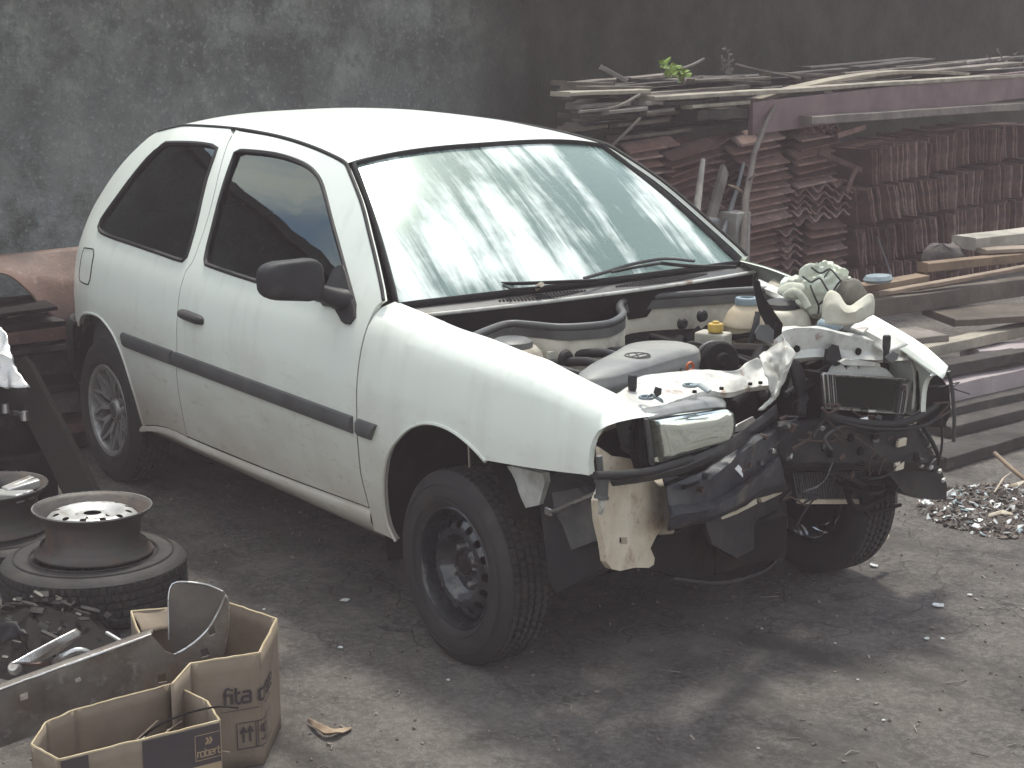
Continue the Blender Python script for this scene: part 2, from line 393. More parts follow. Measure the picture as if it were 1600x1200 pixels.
def car_paint():
    m = bpy.data.materials.new('white_paint'); m.use_nodes = True; nt = m.node_tree; b = nt.nodes['Principled BSDF']
    t = nt.nodes.new('ShaderNodeTexCoord'); sx = nt.nodes.new('ShaderNodeSeparateXYZ'); nt.links.new(t.outputs['Object'], sx.inputs[0])
    c = mixc(nt, ramp(nt, noi(nt, 2.3, 6, .6), .35, .7), (.775, .815, .74), (.745, .77, .70))
    # road dirt thrown up on the lower sides
    d = nt.nodes.new('ShaderNodeMath'); d.operation = 'MULTIPLY_ADD'; d.inputs[1].default_value = .42; nt.links.new(noi(nt, 2.6, 7, .62, (1.2, 1, 2.5)), d.inputs[0]); nt.links.new(sx.outputs[2], d.inputs[2])
    k = nt.nodes.new('ShaderNodeMath'); k.operation = 'MULTIPLY'; k.inputs[1].default_value = .86; nt.links.new(ramp(nt, d.outputs[0], .98, .46), k.inputs[0])
    c = mixc(nt, k.outputs[0], c, (.37, .31, .25))
    f = noi(nt, 13, 8, .7, (1, 1, 3), 'Object', 3); k2 = nt.nodes.new('ShaderNodeMath'); k2.operation = 'MULTIPLY'; nt.links.new(ramp(nt, f, .58, .7), k2.inputs[0]); nt.links.new(ramp(nt, sx.outputs[2], .8, .35), k2.inputs[1])
    c = mixc(nt, k2.outputs[0], c, (.33, .26, .2))
    st = noi(nt, 3, 6, .6, (5, 5, .55), 'Object', 6); k3 = nt.nodes.new('ShaderNodeMath'); k3.operation = 'MULTIPLY'; k3.inputs[1].default_value = .20; nt.links.new(ramp(nt, st, .52, .72), k3.inputs[0])
    c = mixc(nt, k3.outputs[0], c, (.45, .42, .36))
    sc = noi(nt, 5, 9, .75, (.8, 1, 2.2), 'Object', 12); k4 = nt.nodes.new('ShaderNodeMath'); k4.operation = 'MULTIPLY'; k4.inputs[1].default_value = .5; nt.links.new(ramp(nt, sc, .60, .68), k4.inputs[0])
    k6 = nt.nodes.new('ShaderNodeMath'); k6.operation = 'MULTIPLY'; nt.links.new(k4.outputs[0], k6.inputs[0]); nt.links.new(ramp(nt, sx.outputs[2], .9, .55), k6.inputs[1])
    c = mixc(nt, k6.outputs[0], c, (.30, .25, .20))
    nt.links.new(c, b.inputs['Base Color'])
    r = nt.nodes.new('ShaderNodeMapRange'); r.inputs['To Min'].default_value = .30; r.inputs['To Max'].default_value = .62; nt.links.new(k.outputs[0], r.inputs['Value']); nt.links.new(r.outputs[0], b.inputs['Roughness'])
    b.inputs['Coat Weight'].default_value = .35; b.inputs['Coat Roughness'].default_value = .16
    bp = nt.nodes.new('ShaderNodeBump'); bp.inputs['Strength'].default_value = .05; bp.inputs['Distance'].default_value = .01
    nt.links.new(noi(nt, 6, 3, .5), bp.inputs['Height']); nt.links.new(bp.outputs[0], b.inputs['Normal'])
    return m
PAINT = car_paint()
BAYP = mat('bay_paint', (.56, .52, .42), (.35, .315, .245), .55, scale=5, dirt=[((.17, .12, .085), 7, .52, .7, .8), ((.09, .08, .07), 3, .5, .75, .6)], bump=.15, bscale=30)
BENT = mat('bent_white_sheet', (.60, .60, .56), (.44, .43, .39), .42, scale=9, dirt=[((.22, .11, .06), 13, .58, .68, .85), ((.2, .19, .17), 6, .5, .68, .7)], bump=.2, bscale=25)
TANP = mat('dusty_cream_sheet', (.62, .55, .44), (.47, .39, .29), .7, scale=7, dirt=[((.22, .11, .06), 6, .55, .7, .8), ((.12, .09, .07), 60, .6, .68, .6)], bump=.25, bscale=35)
BLK = mat('black_plastic', (.013, .013, .014), (.022, .022, .023), .55, spec=.3, scale=14, dirt=[((.12, .105, .09), 5, .52, .75, .5)], bump=.12, bscale=300)
GRP = mat('grey_plastic', (.052, .053, .053), (.08, .08, .078), .45, scale=10, dirt=[((.2, .18, .15), 6, .52, .75, .5)], bump=.1, bscale=250)
RUB = mat('rubber_seal', (.013, .013, .014), (.024, .023, .022), .65, spec=.3, scale=20)
TYR = mat('tyre_rubber', (.014, .013, .013), (.026, .024, .022), .78, scale=9, dirt=[((.07, .06, .05), 6, .5, .72, .5)], bump=.25, bscale=90)
DARK = mat('greasy_black', (.008, .0075, .008), (.016, .014, .013), .8, spec=.12, scale=8, dirt=[((.05, .034, .026), 6, .55, .72, .6)], bump=.35, bscale=40)
STEEL = mat('black_steel_wheel', (.011, .0125, .015), (.02, .022, .026), .22, scale=12, dirt=[((.10, .085, .07), 9, .55, .75, .4)], coat=.5)
ALLOY = mat('dull_alloy', (.36, .355, .34), (.26, .25, .235), .45, .55, scale=14, dirt=[((.13, .11, .09), 9, .5, .7, .6)], bump=.15)
CHRM = mat('bare_metal', (.55, .55, .55), (.4, .39, .37), .3, .9, scale=12, dirt=[((.2, .14, .09), 7, .56, .72, .6)], bump=.15)
BEAMM = mat('blue_black_beam', (.014, .016, .021), (.04, .043, .05), .42, scale=9, dirt=[((.22, .19, .16), 8, .55, .72, .6), ((.20, .10, .05), 4, .6, .75, .6)], bump=.3, bscale=30)
CABIN = mat('cabin_trim', (.05, .05, .05), (.07, .07, .068), .85)
def glass_mat(name, tint, refl, dust_glare=0.):
    m = bpy.data.materials.new(name); m.use_nodes = True; nt = m.node_tree; nt.nodes.clear()
    o = nt.nodes.new('ShaderNodeOutputMaterial'); tr_ = nt.nodes.new('ShaderNodeBsdfTransparent'); tr_.inputs[0].default_value = (*tint, 1)
    gl = nt.nodes.new('ShaderNodeBsdfGlossy'); gl.inputs['Roughness'].default_value = .015 if not dust_glare else .27; gl.inputs[0].default_value = (.90, 1, .95, 1)
    fr = nt.nodes.new('ShaderNodeFresnel'); fr.inputs['IOR'].default_value = refl
    a = nt.nodes.new('ShaderNodeMixShader'); nt.links.new(fr.outputs[0], a.inputs[0]); nt.links.new(tr_.outputs[0], a.inputs[1]); nt.links.new(gl.outputs[0], a.inputs[2])
    last = a
    if dust_glare:
        f0 = nt.nodes.new('ShaderNodeBsdfDiffuse'); f0.inputs[0].default_value = (.25, .37, .335, 1)      # greenish film over the whole pane, painting in its teal sheen
        ff = nt.nodes.new('ShaderNodeMixShader'); ff.inputs[0].default_value = .42
        nt.links.new(tr_.outputs[0], ff.inputs[1]); nt.links.new(f0.outputs[0], ff.inputs[2]); nt.links.new(ff.outputs[0], a.inputs[1])
        df = nt.nodes.new('ShaderNodeBsdfDiffuse'); df.inputs[0].default_value = (.74, .80, .77, 1)
        # wiped streaks of dust that also paint in the pane's bright cloud reflections
        t = nt.nodes.new('ShaderNodeTexCoord'); mp = nt.nodes.new('ShaderNodeMapping'); mp.inputs['Rotation'].default_value = (0, 0, radians(-20)); mp.inputs['Scale'].default_value = (.6, 5.5, .6)
        nt.links.new(t.outputs['Object'], mp.inputs[0])
        n1 = nt.nodes.new('ShaderNodeTexNoise'); n1.inputs['Scale'].default_value = 1.25; n1.inputs['Detail'].default_value = 8; n1.inputs['Roughness'].default_value = .66; n1.inputs['Distortion'].default_value = .35
        nt.links.new(mp.outputs[0], n1.inputs['Vector'])
        n2 = noi(nt, 1.9, 5, .6, (1, 1, 1), 'Object', 2.2)
        s = nt.nodes.new('ShaderNodeMath'); s.operation = 'MULTIPLY_ADD'; s.inputs[1].default_value = .7; nt.links.new(n2, s.inputs[0]); nt.links.new(n1.outputs['Fac'], s.inputs[2])
        k = nt.nodes.new('ShaderNodeMapRange'); k.interpolation_type = 'SMOOTHSTEP'; k.inputs['From Min'].default_value = .79; k.inputs['From Max'].default_value = .98; k.inputs['To Min'].default_value = .0; k.inputs['To Max'].default_value = dust_glare
        nt.links.new(s.outputs[0], k.inputs['Value'])
        b = nt.nodes.new('ShaderNodeMixShader'); nt.links.new(k.outputs[0], b.inputs[0]); nt.links.new(a.outputs[0], b.inputs[1]); nt.links.new(df.outputs[0], b.inputs[2]); last = b
    nt.links.new(last.outputs[0], o.inputs[0]); return m
SIDEG = glass_mat('tinted_side_glass', (.10, .10, .11), 1.75)
WINDG = glass_mat('dusty_glare_windscreen', (.50, .66, .62), 1.7, .88)

car = thing('wrecked_car', 'white two door hatchback with its bonnet gone and its front end crushed in', 'car')

DOOR_R = [(-.494, .338), (-.482, .53), (-.457, .66), (-.452, .793), (-.458, .864), (-.456, .942)]
BPIL = [(-.456, .942), (-.432, .975), (-.430, 1.01), (-.457, 1.168), (-.535, 1.338), (-.568, 1.400)]
DRIP = [(-1.165, 1.374), (-1.06, 1.394), (-.965, 1.407), (-.609, 1.418), (-.262, 1.413), (0., 1.397), (.199, 1.376), (.286, 1.362)]
APIL = [(.286, 1.362), (.33, 1.343), (.492, 1.257), (.640, 1.152), (.79, 1.035), (.822, 1.005)]
DOOR_F = [(.800, .985), (.792, .929), (.790, .829), (.788, .646), (.784, .556), (.777, .468), (.790, .362)]
SILLT = [(.790, .362), (.373, .346), (.044, .337), (-.425, .331), (-.494, .331), (-.604, .335), (-.75, .322), (-.888, .295)]
RARCH = [(-.888, .290), (-.913, .428), (-.952, .551), (-1.016, .625), (-1.114, .668), (-1.197, .680), (-1.305, .671), (-1.40, .645), (-1.47, .595)]
FARCH = [(.915, .285), (.888, .33), (.886, .394), (.912, .49), (.953, .567), (1.005, .622), (1.082, .678), (1.176, .710), (1.278, .713), (1.376, .690), (1.452, .655)]
FTOP = [(2.005, .868), (1.898, .903), (1.753, .927), (1.602, .951), (1.502, .957), (1.334, .970), (1.159, .977), (.982, .992), (.822, 1.003)]
QWIN = [(-1.06, 1.333), (-1.035, 1.345), (-.825, 1.359), (-.66, 1.361), (-.603, 1.352), (-.589, 1.32), (-.567, 1.25), (-.508, 1.10), (-.482, .985), (-.503, .966), (-.70, .970), (-.95, .976), (-1.27, .982), (-1.335, .997), (-1.338, 1.03), (-1.26, 1.13), (-1.13, 1.28)]
DWIN = [(-.462, 1.345), (-.43, 1.358), (-.183, 1.363), (.02, 1.349), (.14, 1.325), (.235, 1.285), (.385, 1.187), (.558, 1.068), (.690, .976), (.705, .955), (.67, .952), (.486, .960), (.059, .964), (-.33, .975), (-.352, .992), (-.368, 1.03), (-.412, 1.172)]
def sub(pl, a, b):        # part of the drip line between two x values
    r = [q for q in pl if a < q[0] < b]; f = lambda x: (x, ip(pl, x)); return [f(a)] + r + [f(b)]
def side_fn(sg, off=0.): return lambda u, v: (u, sg * (HW(u, v) - off), v)

def panel(name, outer, holes, fn, inn, m, parent, grid=.055, flange=.022, extra=()):
    """sheet-metal panel: outline and holes on a curved surface fn(u, v), edges turned inwards (inn(u, v, d) = point d inside)"""
    V, F, L = cdt(outer, holes, grid, extra); mb = MB(); n = len(V)
    P = [fn(u, v) for u, v in V]; mb.add(P, F)
    for lp, pl in zip(L, [outer] + list(holes)):
        ins = inset(pl, .003 if pl is outer else -.003)
        a = len(mb.v); mb.v += [inn(u, v, .003) for u, v in ins]; b = len(mb.v); mb.v += [inn(u, v, flange) for u, v in ins]; k = len(lp)
        for i in range(k):
            j = (i + 1) % k
            mb.f += [[lp[i], lp[j], a + j, a + i][::-1], [a + i, a + j, b + j, b + i][::-1]]
    o = mb.build(name, m, parent, smooth=30); return o
def body_panel(name, outer, holes, sg, m, parent, **k):
    o = panel(name, outer, holes, side_fn(sg), lambda u, v, d: (u, sg * (HW(u, v) - d), v), m, parent, **k)
    return o
def ring(name, lp2, sg, r, m, parent, off=0.):
    return MB().tube([side_fn(sg, off)(u, v) for u, v in lp2], r, 6, closed=True).build(name, m, parent, smooth=60)

qwin = loop([QWIN + [QWIN[0]]], .04); dwin = loop([DWIN + [DWIN[0]]], .04)
door_out = loop([DOOR_R, BPIL, sub(DRIP, -.568, .286), APIL, [(.822, 1.005), (.800, .985)], DOOR_F, SILLT[:5]], .03)
g_ = .0035
def shrink(lp): return inset(lp, g_)
TAIL = [(-1.47, .595), (-1.60, .597), (-1.70, .60)]
TAILUP = [(-1.70, .60), (-1.705, .75), (-1.685, .88), (-1.60, 1.0), (-1.50, 1.11), (-1.36, 1.245), (-1.22, 1.352), (-1.165, 1.374)]
quarter_out = loop([DOOR_R[::-1] + [(-.494, .331)], SILLT[4:], RARCH, TAIL, TAILUP, sub(DRIP, -1.165, -.568), BPIL[::-1]], .03)
FLAP = [(-1.425, .912), (-1.30, .921), (-1.279, .905), (-1.271, .81), (-1.288, .787), (-1.405, .785), (-1.425, .80), (-1.430, .89)]
flap = loop([FLAP + [FLAP[0]]], .03)

def tuck(x, z):           # a fender's top edge rolls over towards the bonnet gap
    zt = ip(FTOP[::-1], x); d = max(0., min(1., (z - (zt - .075)) / .075))
    return .065 * (1 - sqrt(max(0., 1 - d * d)))
fend_out = loop([DOOR_F[::-1] + [(.822, 1.003)], FTOP[::-1], [(2.005, .868), (1.945, .848), (1.893, .818), (1.874, .775), (1.872, .735), (1.876, .700)],
                 [(1.876, .700), (1.677, .677), (1.452, .655)], FARCH[::-1], [(.915, .285), (.790, .287)], [(.790, .287), (.790, .362)]], .03)
fend_x = [(x, ip(FTOP[::-1], x) - .075 * (1 - d)) for x in [.85 + .045 * i for i in range(26)] for d in (.0, .3, .55, .75, .9, .97)]
LDROP = [(.95, 0), (1.2, .012), (1.47, .046), (1.68, .075), (1.82, .092), (2.02, .088)]
def bend_left(q):         # the left front corner is dragged inwards and down by the blow
    x, y, z = q; t = max(0., (x - .95) / 1.05); t2 = t * t * (3 - 2 * min(t, 1.)) if t < 1 else 1 + (t - 1)
    v = Vector((x - .19 * t2, y - .085 * t2, z - (ip(LDROP, x) if x > .95 else 0)))
    if t > 0: v += noise.noise_vector(v * 5) * .008 * min(1, t * 2)
    return tuple(v)

for sg in (-1, 1):
    R = sg < 0
    qp = body_panel('quarter_panel', quarter_out, [qwin], sg, PAINT, car)
    gq = MB(); V, F, L = cdt(inset(qwin, -.004), (), .12); gq.add([side_fn(sg, .008)(u, v) for u, v in V], F); gq.build('quarter_glass', SIDEG, qp, smooth=60)
    ring('window_seal', inset(qwin, .004), sg, .009, RUB, qp, .002)
    if R:
        fl = panel('fuel_flap', inset(flap, .003), (), lambda u, v: (u, -(HW(u, v) + .0015), v), lambda u, v, d: (u, -(HW(u, v) + .0015 - d), v), PAINT, qp, grid=.05, flange=.012)
        ring('flap_gap', flap, sg, .0028, RUB, qp, -.0005)
    dp = body_panel('door', shrink(door_out), [dwin], sg, PAINT, car)
    gd = MB(); V, F, L = cdt(inset(dwin, -.004), (), .12); gd.add([side_fn(sg, .010)(u, v) for u, v in V], F); gd.build('door_glass', SIDEG, dp, smooth=60)
    ring('window_seal', inset(dwin, .004), sg, .009, RUB, dp, .002)
    # handle: a black bar over a shallow cup
    hd = MB(); rows = []
    for i in range(13):
        u = i / 12; x = -.425 + .185 * u; k = 1 - abs(2 * u - 1) ** 6; zc = .802 - .006 * u
        rows.append([(x, sg * (HW(x, zc) + .006 + .026 * k * c_), zc + .017 * s_ * (.55 + .45 * k)) for c_, s_ in [(cos(a), sin(a)) for a in [2 * pi * j / 12 for j in range(12)]]])
    hd.grid(rows, closed=True).f.extend([list(range(12)), [12 * 12 + j for j in range(12)][::-1]])
    hd.build('handle', BLK, dp, smooth=60)
    lk = MB().lathe([(0, .012), (.011, .012), (.013, .004), (.013, 0)], 16, Matrix.Translation((-.452 + .045, sg * HW(-.41, .80), .801)) @ Matrix.Rotation(sg * -pi / 2, 4, 'X')).build('lock', BLK, dp)
    # side moulding in two lengths
    def mould(x0, x1, par, cut0=0., cut1=0.):
        rows = []
        for i in range(25):
            u = i / 24; x = x0 + (x1 - x0) * u; sec = []
            for dz, dy in ((.027, .0), (.025, .010), (.014, .0165), (-.012, .0165), (-.024, .010), (-.027, .0)):
                xx = x + (cut0 * (1 - u) + cut1 * u) * (-dz / .054 + .5) * 1.0; z = .626 + dz - .004 * (x - .2) * .3
                sec.append((xx, sg * (HW(xx, z) + dy), z))
            rows.append(sec)
        MB().grid(rows).add(rows[0], [[5, 4, 3, 2, 1, 0]]).add(rows[-1], [[0, 1, 2, 3, 4, 5]]).build('side_moulding', GRP, par, smooth=40)
    mould(-.470, .766, dp); mould(-.925, -.488, qp, .02, 0)
    # sill
    rows = []
    for i in range(40):
        x = -.90 + 1.695 * i / 39; zt = ip(SILLT[::-1], x) - .004
        k = min(1, (x + .90) / .5); lo = .285 + .002 * x - .03 * (1 - k) * 0
        zz = [zt, zt - .008, zt - .02, (zt + lo) / 2 - .005, lo, lo - .03, lo - .05]
        yo = [.0, .008, .010, .007, -.012, -.05, -.12]
        rows.append([(x, sg * (HW(x, .33) - .004 + yo[j]), z if k > .05 or j < 4 else z) for j, z in enumerate(zz)])
    MB().grid(rows).build('sill', PAINT, car, smooth=50)
    # front fender
    if R:
        fp = panel('front_fender', shrink(fend_out), (), lambda u, v: (u, -(HW(u, v) - tuck(u, v)), v), lambda u, v, d: (u, -(HW(u, v) - tuck(u, v) - d), v), PAINT, car, extra=fend_x, flange=.02)
        mould(.80, .905, fp, 0, -.035)
    else:
        b0 = len(bpy.data.objects)
        fp = panel('front_fender', shrink(fend_out), (), lambda u, v: bend_left((u, HW(u, v) - tuck(u, v), v)), lambda u, v, d: bend_left((u, HW(u, v) - tuck(u, v) - d, v)), PAINT, car, extra=fend_x, flange=.02)
        fp['label'] = 'left front fender dragged in and down at its tip'
        mould(.80, .905, fp, 0, -.035)
    # rims of the arches
    for nm, ar, par in (('arch_lip', FARCH, fp), ('arch_lip', RARCH, qp)):
        pts = [(q.x, sg * (HW(q.x, q.y) - .001), q.y) for q in catmull([(a, b, 0) for a, b in ar], .03)]
        if not R and par is fp: pts = [bend_left(q) for q in pts]
        MB().tube(pts, .006, 6).build(nm, PAINT, par, smooth=60)
    # drip moulding from the tail round to the foot of the windscreen
    dl = [Vector((q.x, sg * (HW(q.x, q.y) - .004), q.y + .003)) for q in catmull([(a, b, 0) for a, b in DRIP + APIL[1:]], .03)]
    MB().tube(dl, .0062, 8, flat=.8).build('drip_moulding', RUB, car, smooth=60)
    # wheel housings
    for cx, a0 in ((1.2, 0), (-1.2, 0)):
        wh = MB(); rows = []
        rr = .36 if cx > 0 else .33; A0, A1 = (.14 if R else .28, 1.12) if cx > 0 else (-.12, 1.12)
        for i in range(25):
            a = pi * (A0 + (A1 - A0) * i / 24); rows.append([(cx + rr * cos(a) * 1.0, sg * y, .34 + rr * sin(a)) for y in (.765, .60, .42)])
        wh.grid(rows); c = len(wh.v)
        wh.add([(cx, sg * .42, .34)] + [r[2] for r in rows], [[0, i + 1, i + 2] for i in range(24)])
        o = wh.build('wheel_housing', DARK, car, smooth=60)
        if cx > 0 and not R: o.data.transform(Matrix.Translation((-.05, -.05, 0)))

# roof
def roof_pt(u, v):
    xr = -1.165 - .10 * (1 - v * v); xf = .284 + .028 * (1 - v * v); x = xr + (xf - xr) * u
    zd = ip(DRIP, x); y = (HW(x, zd) - .006) * v; e = max(0, (abs(v) - .9) / .1)
    return (x, y, zd + .037 * (1 - abs(v) ** 3) + .004 * (1 - e))
MB().grid([[roof_pt(i / 40, -1 + 2 * j / 30) for j in range(31)] for i in range(41)]).build('roof', PAINT, car, smooth=60)
# windscreen, its seal and the scuttle below
def ws(u, v):        # u 0 at the roof, 1 at the scuttle; v -1 .. 1
    a = Vector((.292 + .030 * (1 - v * v), .513 * v, 1.357 + .037 * (1 - abs(v) ** 3))); b = Vector((.826 + .075 * (1 - v * v), .690 * v, .985 + .012 * (1 - v * v)))
    q = a.lerp(b, u); n = Vector((.57, 0, .82)); return q + n * .022 * sin(pi * u) * (1 - .25 * v * v)
MB().grid([[ws(i / 20, 1 - 2 * j / 24) for j in range(25)] for i in range(21)]).build('windscreen', WINDG, car, smooth=60)
edge = [ws(0, -1 + 2 * j / 20) for j in range(21)] + [ws(i / 12, 1) for i in range(1, 13)] + [ws(1, 1 - 2 * j / 20) for j in range(1, 21)] + [ws(1 - i / 12, -1) for i in range(1, 12)]
MB().tube(edge, .016, 8, closed=True, flat=.55).build('windscreen_seal', RUB, car, smooth=60)
def cowl(u, v): # from the glass foot forwards
    a = Vector(ws(1, v)) + Vector((-.02, 0, -.012)); b = Vector((.868 + .085 * (1 - v * v), .725 * v, .962 + .008 * (1 - v * v)))
    return a.lerp(b, u) + Vector((0, 0, .008 * sin(pi * u)))
cw = MB().grid([[cowl(i / 6, -1 + 2 * j / 40) for j in range(41)] for i in range(7)]).build('scuttle_panel', GRP, car, smooth=60)
MB().tube([cowl(1, -1 + 2 * j / 30) + Vector((.004, 0, -.003)) for j in range(31)], .006, 6).build('scuttle_edge', BENT, cw, smooth=60)
MB().grid([[cowl(1, -1 + 2 * j / 20) + Vector((.0, 0, -.002)), cowl(1, -1 + 2 * j / 20) + Vector((-.015, 0, -.10))] for j in range(21)]).build('scuttle_front', DARK, cw)
sl = MB()
for v0, n_ in ((-.52, 26), (.10, 34)):
    for k in range(n_):
        v = v0 + k * .0175; q = cowl(.56, v); e = cowl(.88, v); L = 1 - abs(2 * k / (n_ - 1) - 1) ** 3 * .7
        q = q.lerp(e, .5 - .5 * L); e = q.lerp(e, L)
        sl.beam(q + Vector((0, 0, .002)), e + Vector((0, 0, .002)), .0075, .004)
sl.build('vent_slots', mat('slot_shadow', (.006, .006, .006), None, .9), cw)['kind'] = 'stuff'
# wipers
def wiper(pts, r, par): return MB().tube(pts, r, 6)
arm = ((0.998, -0.0564, 1.023), (0.9031, -0.2298, 1.02), (0.8558, -0.311, 1.02), (0.7852, -0.3418, 1.018), (0.7138, -0.3316, 1.018))
w1 = MB().tube(catmull(arm, .03), .008, 8, flat=.6); w1.tube(((0.7138, -0.3316, 1.018), (0.7481, -0.3601, 1.013), (0.8022, -0.3707, 1.013)), .005, 6); w1.tube(((0.8073, -0.3133, 1.018), (0.922, -0.3341, 1.013), (0.9436, -0.2277, 1.013)), .004, 6)
w1.build('wiper_arm', BLK, car, smooth=60)
MB().tube(((0.9, -0.2251, 1.003), (0.9484, -0.2411, 1.023)), .009, 8).build('wiper_pivot', TANP, car)
w2 = MB().tube(catmull(((1.034, 0.4893, 1.018), (0.9889, 0.3481, 1.028), (0.9187, 0.2633, 1.038)), .03), .008, 8, flat=.6)
w2.tube(catmull(((0.9288, 0.2548, 1.04), (0.9386, 0.1341, 1.038), (0.9567, 0.0277, 1.036)), .03), .005, 6)
w2.tube(catmull(((0.955, 0.3777, 1.038), (0.8643, 0.3314, 1.04), (0.8656, 0.194, 1.036), (0.9005, 0.0597, 1.028), (0.9303, -0.062, 1.021)), .03), .006, 6, flat=.5)
w2.build('wiper_arm', BLK, car, smooth=60)

# mirrors
def mirror(sg, MIRP):
    sh = [] 
    for i in range(13):                   # superellipsoid shell, open glass side facing back
        a = -pi / 2 + pi * i / 12; row = []
        for j in range(24):
            b = 2 * pi * j / 24; pw = lambda t: (abs(t) ** .55) * (1 if t > 0 else -1)
            row.append((pw(sin(a)) * .045 + .02 * cos(a) * (1 if cos(b) > 0 else 0), pw(cos(a)) * pw(cos(b)) * .100, pw(cos(a)) * pw(sin(b)) * .063))
        sh.append(row)
    m_ = Matrix.Translation(MIRP) @ Matrix.Rotation(radians(-12 if sg < 0 else 55), 4, 'Z')
    mb = MB(); mb.grid([[m_ @ Vector((q[0], q[1], q[2] * (1 - .12 * (q[1] * sg / .1)))) for q in r] for r in sh], closed=True)
    o = mb.build('door_mirror', BLK, car, smooth=60)
    arm_ = MB(); rows = []
    for t in range(7):
        u = t / 6; y0 = sg * (abs(MIRP.y) - .06); y1 = sg * (HW(.62, .985) + .0); c = Vector((MIRP.x + (.62 - MIRP.x) * u, y0 + (y1 - y0) * u, MIRP.z - .03 + (.975 - MIRP.z + .03) * u))
        hh = .026 + .018 * u * u; ww = .028 + .03 * u * u
        rows.append([c + Vector((cos(k * pi / 5) * ww, 0, sin(k * pi / 5) * hh)) for k in range(10)])
    arm_.grid(rows, closed=True).build('mirror_arm', BLK, o, smooth=60)
    sail = [(.50, 1.062), (.545, 1.078), (.70, .968), (.716, .945), (.700, .922), (.655, .925), (.59, .955), (.50, .961)]
    lp = loop([sail + [sail[0]]], .03)
    MB().prism(lp, .018, lambda u, v, t: (u, sg * (HW(u, v) + .010 - t), v)).build('mirror_base', BLK, o, smooth=40)
MIRP = Vector((0.5809, -0.92, 1.0572))
mirror(-1, MIRP); mirror(1, Vector((.46, .865, 1.03)))

# tail, bumper and inner shell (mostly out of the picture)
def tail_pt(z, v):
    x0 = ip([(.3, -1.70), (.60, -1.70), (.75, -1.705), (.88, -1.685), (1.0, -1.60), (1.11, -1.50), (1.245, -1.36), (1.352, -1.22), (1.374, -1.165)], z)
    y = HW(x0, z) * v; return (x0 - .10 * (1 - v * v), y, z + (.037 * (1 - abs(v) ** 3) if z > 1.36 else 0))
tg = MB().grid([[tail_pt(z, -1 + 2 * j / 16) for j in range(17)] for z in (.45, .6, .75, .88, .95, 1.0)]).build('tailgate', PAINT, car, smooth=60)
MB().grid([[tail_pt(z, -1 + 2 * j / 16) for j in range(17)] for z in (1.0, 1.05, 1.11, 1.18, 1.245, 1.30, 1.352, 1.374)]).build('rear_glass', SIDEG, car, smooth=60)
bp_ = []
for z, o_ in ((.60, -.012), (.605, .03), (.58, .05), (.50, .055), (.42, .05), (.36, .03), (.33, -.03)):
    row = []
    for sg in (-1, 1):
        pts = [(-1.475, HW(-1.475, .6) + o_ * .35), (-1.56, HW(-1.56, .6) + o_ * .6), (-1.65, HW(-1.65, .6) + o_ * .8), (-1.74, .60 + o_), (-1.80, .40 + o_ * .3)]
        xs = [(x - (o_ * .9 if y < .62 else o_ * .35), sg * y, z) for x, y in pts] + [(-1.82 - o_, sg * .15, z)]
        row += xs if sg < 0 else xs[::-1]
    bp_.append(row)
MB().grid([catmull(r, .05) if False else r for r in bp_]).build('rear_bumper', BLK, car, smooth=50)
sh_ = MB()
sh_.box((-.25, 0, .27), (2.55, 1.40, .05)); sh_.box((-1.45, 0, .40), (.5, 1.1, .12))
sh_.build('floor_pan', DARK, car)
for sg in (-1, 1):
    MB().grid([[(x, sg * (HW(x, z) - .045), z) for x in (-1.5, -1.2, -.8, -.4, 0, .4, .78)] for z in (.30, .5, .7, .93)]).build('door_trim', CABIN, car, smooth=60)
MB().grid([[(x, (HW(x, ip(DRIP, x)) - .03) * v, ip(DRIP, x) - .02) for v in (-1, -.5, 0, .5, 1)] for x in (-1.15, -.9, -.5, 0, .28)]).build('headlining', CABIN, car, smooth=60)
# cabin
ds = MB(); rows = []
for x, z in ((.86, .93), (.72, .955), (.56, .945), (.47, .90), (.45, .80), (.50, .66), (.60, .55)):
    rows.append([(x, y, z + .02 * (1 if y > .05 and z > .88 else 0)) for y in (-.68, -.4, 0, .1, .4, .68)])
ds.grid(rows).build('dashboard', CABIN, car, smooth=50)
sw = Matrix.Translation((.28, .36, .86)) @ Matrix.Rotation(radians(-62), 4, 'Y')
st = MB().tube([sw @ Vector((.19 * cos(2 * pi * k / 32), .19 * sin(2 * pi * k / 32), 0)) for k in range(32)], .014, 8, closed=True)
st.beam(sw @ Vector((0, -.18, 0)), sw @ Vector((0, .18, 0)), .05, .02, up=sw.to_3x3() @ Vector((0, 0, 1))); st.lathe([(0, .03), (.07, .02), (.075, -.02)], 20, sw)
st.tube([sw @ Vector((0, 0, 0)), (.50, .36, .74)], .03, 10)
st.build('steering_wheel', BLK, car, smooth=50)
seatm = mat('seat_cloth', (.10, .10, .105), (.07, .07, .075), .95, bump=.2, bscale=200)
for y in (-.36, .36):
    s_ = MB(); s_.box((-.10, y, .50), (.50, .48, .16)); s_.box((-.42, y, .82), (.13, .46, .62), (0, radians(-20), 0), .85); s_.box((-.56, y, 1.19), (.08, .24, .16), (0, radians(-18), 0), .85)
    s_.build('front_seat', seatm, car, bevel=.04)
s_ = MB(); s_.box((-.95, 0, .48), (.45, 1.15, .16)); s_.box((-1.22, 0, .78), (.13, 1.1, .55), (0, radians(-22), 0)); s_.build('rear_seat', seatm, car, bevel=.04)

